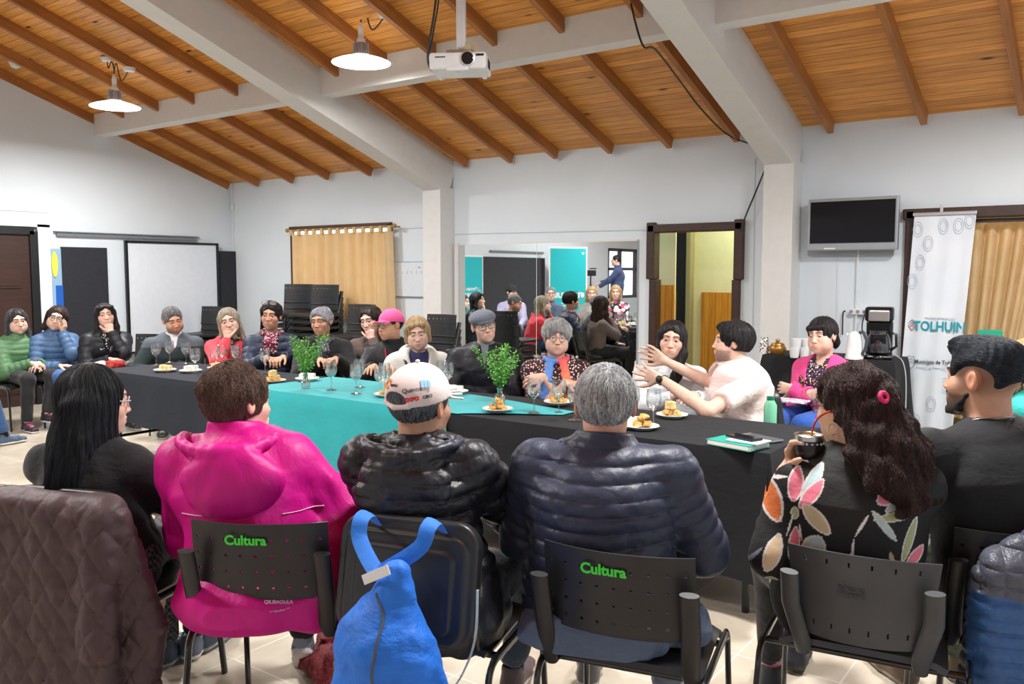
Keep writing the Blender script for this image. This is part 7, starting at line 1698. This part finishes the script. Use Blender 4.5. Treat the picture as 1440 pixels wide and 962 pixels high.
J = near('person with long wavy brown hair in a black floral blouse drinking mate, seen from behind', 1196, 572, 468, 17, 62, 6, 0, .04, .0, 'slotted', 'grey black plastic chair with slotted back under the floral blouse', 8, .06, nk=.03, shw=.175, bulk=1.12, g=dict(jaw=.92, age=.3), skin='mid',
     hair=dict(c=lin((.085, .065, .065)), c2=lin((.31, .215, .20)), style='long', down=.52, R=.34, t=.006, n=15000, rad=.0007, len=.15, seg=14, curl=.9, mess=.008, lift=.008, amp=.0015, grav=1.1, crown=(0, .02, .13), face=((0, .135, -.032), (.062, .085, .12)),
       add=[('ecap', (0, -.08, .03), (.0, -.10, -.12), (.075, .05), (.09, .06)), ('cap', (0, -.12, .03), (0, -.145, -.10), .035, .05), ('ecap', (.0, -.12, -.08), (.01, -.15, -.18), (.11, .055), (.115, .04)), ('ecap', (.01, -.15, -.16), (.03, -.20, -.26), (.105, .04), (.08, .018))], sub=[((-.085, .055, -.06), (.05, .065, .10)), ((.085, .055, -.06), (.05, .065, .10)), ((-.10, -.0, -.02), (.022, .026, .034))]),
     Lh=dict(pw=atp(1082, 738, 445), dw=(-.15, .35, 1), nw=(1, .3, 0), curl=(.5, .6, .6, .6), ew=tuple(atp(1084, 782, 470))), Rh=dict(pw=mp+Vector((-.055, .045, -.085)), dw=(.1, -.25, 1), nw=(1, -.45, 0), curl=(.5, .55, .6, .65), thumb=(.9, .5), hint=(.2, .6, -.8)), Rlw=(atz(1150, 760, .52), atz(1120, 905, .10)), Llw=(atz(1085, 790, .52), atz(1085, 935, .10)),
     top=dict(m=vcol('floral_fabric', .75, .35, bs=30), neck='crew', t=.016, hem=.45, name='blouse', disp=wrink(.003, 1.5, 3), h=.0032, col=floral_col, slen=.97, w=.01), pants=dict(m=DPANTS, len=.88), shoes=dict(c=(.02, .022, .03), sole=(.03, .03, .03), sock=lin((.85, .55, .62))), extra=wavy_extra)
J['G'].F = None
t = empty('mate_cup', mp+Vector((0, 0, -.036)), label='dark leather mate cup with a silver rim held up by the wavy haired person', cat='mate')
MB().lathe([(0, 0), (.026, .0), (.036, .012), (.043, .035), (.040, .058), (.037, .06), (0, .055)], n=28).build('gourd', plain('dark_leather', lin((.10, .08, .08)), .3), t)
b = MB(); b.lathe([(.037, .056), (.043, .058), (.0435, .072), (.0405, .074), (.038, .072), (.036, .062)], n=28)
for k in range(18): a = 2*PI*k/18; b.ball((.0425*math.cos(a), .0425*math.sin(a), .05), .0045, 6)
b.build('rim', STEEL, t); MB().lathe([(.037, .066), (.02, .069), (0, .068)], n=20).build('yerba', crumb_mat('yerba', lin((.45, .45, .22)), lin((.62, .6, .35)), 300), t)
mo = CH; hpw = atp(1196, 562, 462)
b = MB(); b.tube(bez([(.005, 0, .03), (.012, .004, .10), (.03, .012, .13), (.055, .02, .145)], 6), .0032, 8); b.build('straw', plain('copper_straw', lin((.72, .25, .16)), .35, .5), t)
# --- bearded man in black
def x_beard(J):
    H, M = J['H'], J['M']
    def pr(S, P, M):
        f = lambda X, Y, Z, q: .0012*wob(X, Y, Z, 9, 1)
        S.ell(P((0, .070, -.102)), (.036, .031, .030), M=M, k=.012, disp=f); S.cap(P((-.052, .040, -.088)), P((-.02, .078, -.106)), .017, k=.02, disp=f); S.cap(P((.052, .040, -.088)), P((.02, .078, -.106)), .017, k=.02, disp=f)
        S.cap(P((-.067, .012, -.045)), P((-.054, .042, -.088)), .007, .015, k=.01, disp=f); S.cap(P((.067, .012, -.045)), P((.054, .042, -.088)), .007, .015, k=.01, disp=f)
        for s in (-1, 1): S.cap(P((0, .104, -.052)), P((s*.027, .092, -.062)), .0055, .004, k=.005, disp=f); S.cap(P((s*.027, .092, -.062)), P((s*.028, .085, -.088)), .004, .006, k=.005, disp=f)
        S.ell(P((0, .105, -.07)), (.018, .02, .009), M=M, k=.004, op='s')
    S_ = on_head(J, 'beard', hair_mat(BLKH, BLKH2), pr, h=.0032)
    b = MB(); N = J['N']; b.tube([tuple(N+np.array((.074*math.cos(a), -.004+.068*math.sin(a), .014-.022*math.sin(a)))) for a in np.linspace(R(95), R(300), 16)], .0018, 6); b.build('necklace', STEEL, J['root'])
J = near('bearded person with slicked black hair in a black sweater, at the right edge', 1382, 532, 456, 40, 72, 0, 0, .05, .06, 'perforated', 'black chair carrying the navy quilted jacket at the right edge', 20, .03, nk=.03, shw=.205, bulk=1.18, g=dict(jaw=1.05, age=.2, arm=1.15, neck=.008, stubble=(lin((.20, .15, .14)), .7), brow=(.01, .008, .008), browa=.95, scalp=(lin((.30, .25, .24)), .62)), skin='tan',
     hair=dict(c=lin((.04, .045, .055)), c2=lin((.20, .24, .29)), style='short', t=.010, nape=-.01, n=12000, rad=.0006, len=.07, lift=.002, curl=.04, amp=.001, grav=.1, fwd=-1.0, radial=.25, crown=(0, .10, .08), add=[('ell', (0, .045, .098), (.052, .06, .030)), ('ell', (0, -.05, .085), (.06, .06, .03))], face=((0, .14, -.036), (.066, .085, .118)),
       sub=[((.125, .01, -.035), (.075, .17, .105)), ((-.125, .01, -.035), (.075, .17, .105)), ((0, -.13, -.085), (.16, .085, .09))]),
     Rh=dict(p=(.0, .32, .66), d=(-1, .3, 0)), Lh=dict(p=(.02, .28, .70), d=(1, .3, 0), hint=(-1, -.2, -.6)), Llw=(atz(1255, 790, .52), atz(1270, 925, .09)), Rlw=(atz(1330, 780, .52), atz(1345, 920, .09)),
     top=dict(m=cloth('black_jersey', lin((.055, .07, .09)), .8, .3, scale=.7), neck='crew', t=.012, hem=.45, name='sweater', disp=wrink(.0035, 1.2, 3), adisp=wrink(.0045, 2.0, 5), arm=1.18), pants=dict(m=crumb_mat('camouflage', lin((.12, .15, .12)), lin((.33, .38, .32)), 14)), shoes=dict(c=lin((.42, .35, .28)), sole=(.3, .25, .2), high=.02), extra=x_beard)
BRDJ = J
# scalp fade of the bearded man is short hair on skin: a thin darker cap of stubble
hm = on_head(J, 'hair_fade', plain('hair_fade', lin((.36, .29, .27)), .8), lambda S, P, M: (S.ell(P((0, -.018, .02)), (.0792, .1002, .088), M=M), S.ell(P((0, .115, -.04)), (.085, .11, .13), M=M, k=.01, op='s'), S.ell(P((0, 0, -.16)), (.2, .2, .12), M=M, k=.01, op='s'), [S.ell(P((s*.088, .0, -.012)), (.02, .026, .036), M=M, k=.006, op='s') for s in (-1, 1)]), h=.004) if False else None
# --- blonde person in teal half hidden at the right edge
J = placed('blond person in a teal top half hidden behind the bearded person', *atp(1443, 510, 268), 76, 60, shw=.165, g=dict(jaw=.9), skin='fair', hair=dict(c=BLD, c2=BLD2, style='long', down=.3, add=lng(.16), n=1500), top=dict(m=cloth('teal_top', lin((.10, .62, .60)), .8, .5), neck='crew', t=.02), pants=dict(m=cloth('pale_jeans', lin((.42, .58, .76)), .8, .4)), shoes=dict(c=(.1, .1, .1)))
# ---------------------------------------------------------------- banner by the right door
q0, q1 = aty(1286, 303, WY-.14), aty(1372, 300, WY-.14); BW = q1.x-q0.x; BH = q0.z-.12
t = empty('hanging_banner', ((q0.x+q1.x)/2, WY-.14, .12), label='white hanging Tolhuin banner in front of the right doorway', cat='banner')
SHT = NT('banner_sheet'); SHT.set(Roughness=.4); co = SHT.coord(); SHT.l(SHT.ramp(SHT.noise(co, 2.2, 2), [(.3, lin((.80, .84, .88))), (.7, lin((.87, .89, .92)))]), SHT.b.inputs['Base Color']); SHT = SHT.m
def bpos(u, v, off=0.0):      # u across, v up
    x = (u-.5)*BW*(1.0-.06*(1-v))-.10*(1-v)**1.0; fold = .012*math.sin(9*u+2*v)*(1-v)+.01*math.sin(17*u)*max(0, 1-v)**.5
    return Vector((x, -.0+fold-off, BH*v))
b = MB(); b.grid(lambda u, v: bpos(u, v), 40, 40); b.build('sheet', SHT, t, thick=.002)
b = MB(); b.grid(lambda u, v: bpos(u, v, -.02), 6, 40); b.b.free(); b = MB(); b.grid(lambda u, v: Vector((bpos(1, v).x+.004-.012*u, .012, BH*v)), 2, 20); b.build('white_edge', WHT, t, thick=.002)
b = MB(); b.box((0, 0, BH+.005), (BW+.02, .025, .03), bev=.006); b.box((-.02, .0, BH+.045), (.022, .03, .06), bev=.004); b.build('top_rail', STEEL, t)
b = MB(); b.box((-.1, .03, -.075), (BW+.03, .16, .08), bev=.015); b.build('base', STEEL, t)
def bm(u, v):
    p = bpos(u, v, .006); ex = bpos(u+.05, v, .006)-p; ez = bpos(u, v+.05, .006)-p; return frame_mat(p, ex, (0, -1, 0)) if False else frame_mat(p, ex, ex.cross(ez) if ex.cross(ez).y < 0 else ez.cross(ex))
def vz(py): return ((CH-(py-385)/(1365/7.5*.93))-.12)/BH
zT = lambda u, v: aty(u, v, WY-.14).z
TL = plain('banner_teal_ink', lin((.08, .58, .64)), .5); GI = plain('grey_ink', lin((.55, .58, .62)), .5); DI = plain('dark_ink', lin((.18, .17, .2)), .6); CI = plain('coral_ink', lin((.90, .42, .35)), .5)
v_ = (zT(1325, 460)-.12)/BH; text('TOLHUIN', .105, TL, bm(.60, v_), parent=t, bold=.003, sx=.80); text('MUNICIPALIDAD', .022, GI, bm(.60, v_+.035), parent=t, sx=1.3)
P_ = bm(.13, v_+.004)
for k, (s_, mt) in enumerate(((1.0, GI), (.75, GI), (.5, CI))):
    b = MB(); b.tube([tuple(P_ @ Vector((sx*.035*s_*math.sin(a)*1.0, -.04+.085*s_*(a/PI), .002))) for sx in (1,) for a in np.linspace(0, PI, 9)]+[tuple(P_ @ Vector((-.035*s_*math.sin(a), -.04+.085*s_*(a/PI), .002))) for a in np.linspace(PI, 0, 9)], .0028, 5); b.build('tulip_emblem', mt, t)
v2 = (zT(1325, 510)-.12)/BH; text('Municipio de Tolhuin', .042, DI, bm(.61, v2), parent=t, bold=.0008, sx=.85); text('Provincia de Tierra del Fuego', .022, GI, bm(.60, v2-.025), parent=t)
P_ = bm(.16, v2-.004); b = MB(); b.tube([tuple(P_ @ Vector(p_)) for p_ in ((-.03, .045, 0), (.03, .045, 0), (.03, -.03, 0), (0, -.055, 0), (-.03, -.03, 0))], .0025, 5, closed=True); b.tube([tuple(P_ @ Vector(p_)) for p_ in ((-.02, .015, 0), (0, .03, 0), (.02, .015, 0))], .002, 5); b.tube([tuple(P_ @ Vector(p_)) for p_ in ((-.02, -.01, 0), (0, .005, 0), (.02, -.01, 0))], .002, 5); b.build('crest', GI, t)
b = MB()
for u, v in ((.08, .94), (.28, .88), (.5, .95), (.75, .95), (.17, .80), (.06, .72), (.92, .97), (.6, .2), (.35, .12), (.8, .28)):
    P_ = bm(u, v)
    for s_ in (1, .65): b.tube([tuple(P_ @ Vector((.035*s_*math.cos(a), .06*s_*math.sin(a), 0))) for a in np.linspace(0, 2*PI, 15)[:-1]], .0016, 4, closed=True)
b.build('leaf_pattern', plain('pale_grey_print', lin((.68, .72, .76)), .6), t)
# green edge of a second banner, low behind the bearded person
q = aty(1376, 600, WY-.3); tag(MB().box((q.x+.05, WY-.3, .55), (.16, .02, 1.1), bev=.004).build('green_panel', plain('green_panel', lin((.05, .60, .48)), .6)), 'low green panel standing right of the white hanging banner', 'panel')
# ---------------------------------------------------------------- coats, backpack, things on the floor
def diamond(X, Y, Z, q): return .010*(np.minimum(np.abs(np.sin(PI*(X+.62*Z)/.085)), np.abs(np.sin(PI*(X-.62*Z)/.085)))**.35-1)+.004*wob(X, Y, Z, 1.5, 2)+.0015*wob(X, Y, Z, 5, 2)
BRNC = nylon('brown_quilt', lin((.29, .225, .235)), .55, .5)
def on_chair(J, name, lb, cat, mat, lo, hi, prims, h=.005, col=None, off=(0, 0, 0)):
    S = SDF(lo, hi, h); prims(S); o = S.mesh(name, mat, None, col); c = J['chair']; o.matrix_world = Matrix.Translation(c.location) @ Matrix.Rotation(c.rotation_euler.z, 4, 'Z') @ Matrix.Translation(off); tag(o, lb, cat); return o
def coat(S):
    S.ecap((-.19, -.33, .79), (.18, -.33, .785), (0, 0, 1), (.045, .055), (.05, .055), k=.03, disp=lambda X, Y, Z, q: .004*wob(X, Y, Z, 1.6, 1))
    S.box((-.10, -.365, .50), (.16, .040, .33), rad=.035, k=.03, disp=diamond); S.box((.09, -.370, .50), (.15, .036, .30), rad=.034, k=.03, disp=diamond)
    S.ecap((.20, -.33, .76), (.27, -.30, .42), (1, 0, 0), (.06, .045), (.085, .05), k=.03, disp=diamond); S.ecap((.27, -.30, .42), (.26, -.31, .06), (1, 0, 0), (.085, .05), (.07, .04), k=.03, disp=diamond)
    S.ecap((.17, -.36, .75), (.185, -.40, .36), (1, 0, 0), (.055, .05), (.075, .045), k=.015, disp=diamond)
    S.ecap((-.22, -.33, .76), (-.27, -.33, .35), (1, 0, 0), (.05, .05), (.07, .05), k=.02, disp=diamond)
    S.ecap((-.17, -.36, .5), (-.16, -.36, .06), (1, 0, 0), (.12, .045), (.11, .04), k=.03, disp=diamond)
    S.cap((-.06, -.44, .74), (-.03, -.43, .10), .005, k=.004, op='s'); S.cap((-.12, -.43, .735), (.14, -.43, .73), .004, k=.004, op='s')
    S.ell((.06, -.36, .08), (.07, .12, .14), k=.02, op='s')
on_chair(BLKJ, 'quilted_coat', 'brown diamond-quilted coat hung over the chair at the lower left', 'coat', BRNC, (-.42, -.5, .0), (.42, -.2, .9), coat, off=(.07, .02, -.0))
def vest(S):
    f1 = lambda X, Y, Z, q: np.where(Z > .48-.45*np.clip(X+.05, -.1, .1), .008*(np.minimum(np.abs(np.sin(PI*X/.055)), np.abs(np.sin(PI*Z/.05)))**.45-1), .011*(np.abs(np.sin(PI*Z/.042))**.5-1))+.002*wob(X, Y, Z, 2, 3)
    S.ecap((-.16, -.34, .60), (.10, -.34, .78), (0, 0, 1), (.05, .05), (.05, .06), k=.03, disp=f1); S.ecap((.1, -.34, .78), (.25, -.34, .80), (0, 0, 1), (.05, .05), (.05, .06), k=.03, disp=f1)
    S.box((.0, -.375, .31), (.22, .045, .32), rad=.04, k=.04, disp=f1); S.ecap((-.20, -.35, .56), (-.215, -.34, .02), (1, 0, 0), (.04, .05), (.06, .05), k=.02, disp=f1)
    S.ecap((.18, -.36, .75), (.2, -.4, .1), (1, 0, 0), (.08, .05), (.1, .05), k=.02, disp=f1)
def vcolr(V): z = V[:, 2]; up_ = z > .48-.45*np.clip(V[:, 0]+.05, -.1, .1); C = np.tile(np.array(lin((.20, .38, .62))), (len(V), 1)); C[up_] = lin((.33, .35, .41)); C[V[:, 0] < -.245] = lin((.24, .27, .32)); return C
S = SDF((-.4, -.5, 0), (.4, -.2, .9), .005); vest(S); o = S.mesh('quilted_jacket', vcol('vest_shell', .4, .6, bs=45), None, vcolr); c = BRDJ['chair']; o.matrix_world = Matrix.Translation(c.location) @ Matrix.Rotation(c.rotation_euler.z, 4, 'Z') @ Matrix.Translation((.055, .03, .11)); tag(o, 'navy and grey quilted jacket hung over the chair at the lower right', 'jacket')
# backpack
c0 = CAPJ['chair']; CM = Matrix.Translation(c0.location) @ Matrix.Rotation(c0.rotation_euler.z, 4, 'Z')
BP = cloth('blue_backpack', lin((.10, .46, .90)), .6, .5, weave=.15, sheen=.05); BPD = cloth('blue_strap', lin((.14, .48, .88)), .7, .2)
t = empty('backpack', (0, 0, 0), label='bright blue backpack hanging by its straps on the padded chair', cat='backpack'); t.matrix_world = CM @ Matrix.Translation((.055, -.46, .53)) @ Matrix.Rotation(R(8), 4, 'Y') @ Matrix.Rotation(R(-14), 4, 'Z')
S = SDF((-.24, -.16, -.30), (.26, .14, .33), .0048); f = lambda X, Y, Z, q: .004*wob(X, Y, Z, 1.7, 4)+.002*wob(X, Y, Z, 4, 1)
S.ecap((0, 0, .22), (0, -.015, .02), (1, 0, 0), (.04, .03), (.13, .085), k=.03, disp=f); S.ecap((0, -.015, .02), (.015, -.01, -.17), (1, 0, 0), (.14, .10), (.165, .10), k=.05, disp=f); S.ell((.0, -.07, -.13), (.12, .05, .10), k=.02, disp=f)
S.ecap((.1, .02, -.02), (.19, .03, -.05), (0, 0, 1), (.05, .02), (.015, .01), k=.03, disp=f)
S.mesh('bag', BP, t)
def surf2(S, x, z): 
    ys = np.linspace(-.16, .1, 200); P = np.stack([np.full(200, x), ys, np.full(200, z)], 1); v = S.sample(P); i = int(np.argmax(v < 0)); return (x, ys[i]-.002, z)
ZG = plain('zip_grey', lin((.30, .33, .38)), .6)
def zipl(pts, r=.005): b = MB(); b.tube([surf2(S, *p) for p in bez([(x, 0, z) for x, z in pts], 8) and [(q.x, q.z) for q in bez([(x, 0, z) for x, z in pts], 8)]], r, 6, flat=.5); return b.build('zip', ZG, t)
zipl([(-.02, .17), (.03, .12), (.05, .05), (.055, -.02), (.10, -.10)]); zipl([(-.13, -.12), (-.06, -.105), (.0, -.12), (.07, -.17)])
b = MB(); q = surf2(S, .10, -.105); b.box((q[0], q[1]-.006, q[2]-.015), (.010, .004, .03), bev=.001); b.tube([(q[0]-.006, q[1]-.006, q[2]-.03), (q[0]+.006, q[1]-.006, q[2]-.03), (q[0]+.004, q[1]-.006, q[2]-.05), (q[0]-.004, q[1]-.006, q[2]-.05)], .0018, 5, closed=True); b.build('zip_pull', STEEL, t)
S.F = None
MB().box((-.03, -.05, .215), (.10, .004, .026), rot=Euler((0, R(-35), 0)), bev=.001).build('white_label', WHITE, t)
inv = t.matrix_world.inverted()
for x in (-.09, .10):
    b = MB(); top_ = [CM @ Vector(p_) for p_ in ((x*1.1, -.25, .80), (x*1.1, -.29, .838), (x*1.1, -.335, .83), (x*.95, -.36, .78))]
    path = [tuple(inv @ p_) for p_ in top_]+[tuple(inv @ (CM @ Vector((x*.3-.02 if x > 0 else x*.3+.03, -.42, .72)))), (0, -.02, .22)]
    b.tube(bez(path, 6), .023, 10, flat=.2, upv=(0, 1, 0)); b.build('strap', BPD, t)
b = MB(); b.tube(bez([(.18, .03, -.05), (.21, .04, -.0), (.225, .06, .10), (.20, .08, .22)], 6), .010, 8, flat=.25); b.build('lower_strap', plain('grey_webbing', lin((.62, .68, .74)), .7), t)
# dark red coat on the floor, green bottle by the gesturing person
S = SDF((-.3, -.3, -.02), (.3, .3, .4), .007); f = lambda X, Y, Z, q: .016*wob(X, Y, Z, 1.8, 1)+.007*wob(X, Y, Z, 4.5, 2)
S.ell((0, 0, .04), (.2, .16, .07), disp=f, k=.04); S.ell((.08, .02, .10), (.10, .08, .10), disp=f, k=.05); S.cap((.10, .02, .12), (.11, .05, .34), .045, .03, disp=f, k=.04)
p = atz(492, 948, 0); o = S.mesh('knit_coat', crumb_mat('dark_red_knit', lin((.30, .06, .08)), lin((.50, .13, .15)), 90)); o.location = (p.x, p.y, 0); tag(o, 'dark red knitted coat fallen on the floor beside the blue backpack', 'coat')
p = atp(1083, 586, 250); t = empty('water_bottle', (p.x, p.y+.0, .72), label='green and white bottle behind the gesturing person', cat='bottle')
MB().lathe([(0, -.11), (.034, -.11), (.036, -.10), (.036, .06), (.02, .09)], n=20).build('body', plain('green_bottle', lin((.45, .75, .62)), .3), t); MB().lathe([(.021, .085), (.021, .11), (0, .112)], n=16).build('cap', plain('bottle_cap', lin((.1, .45, .35)), .4), t)
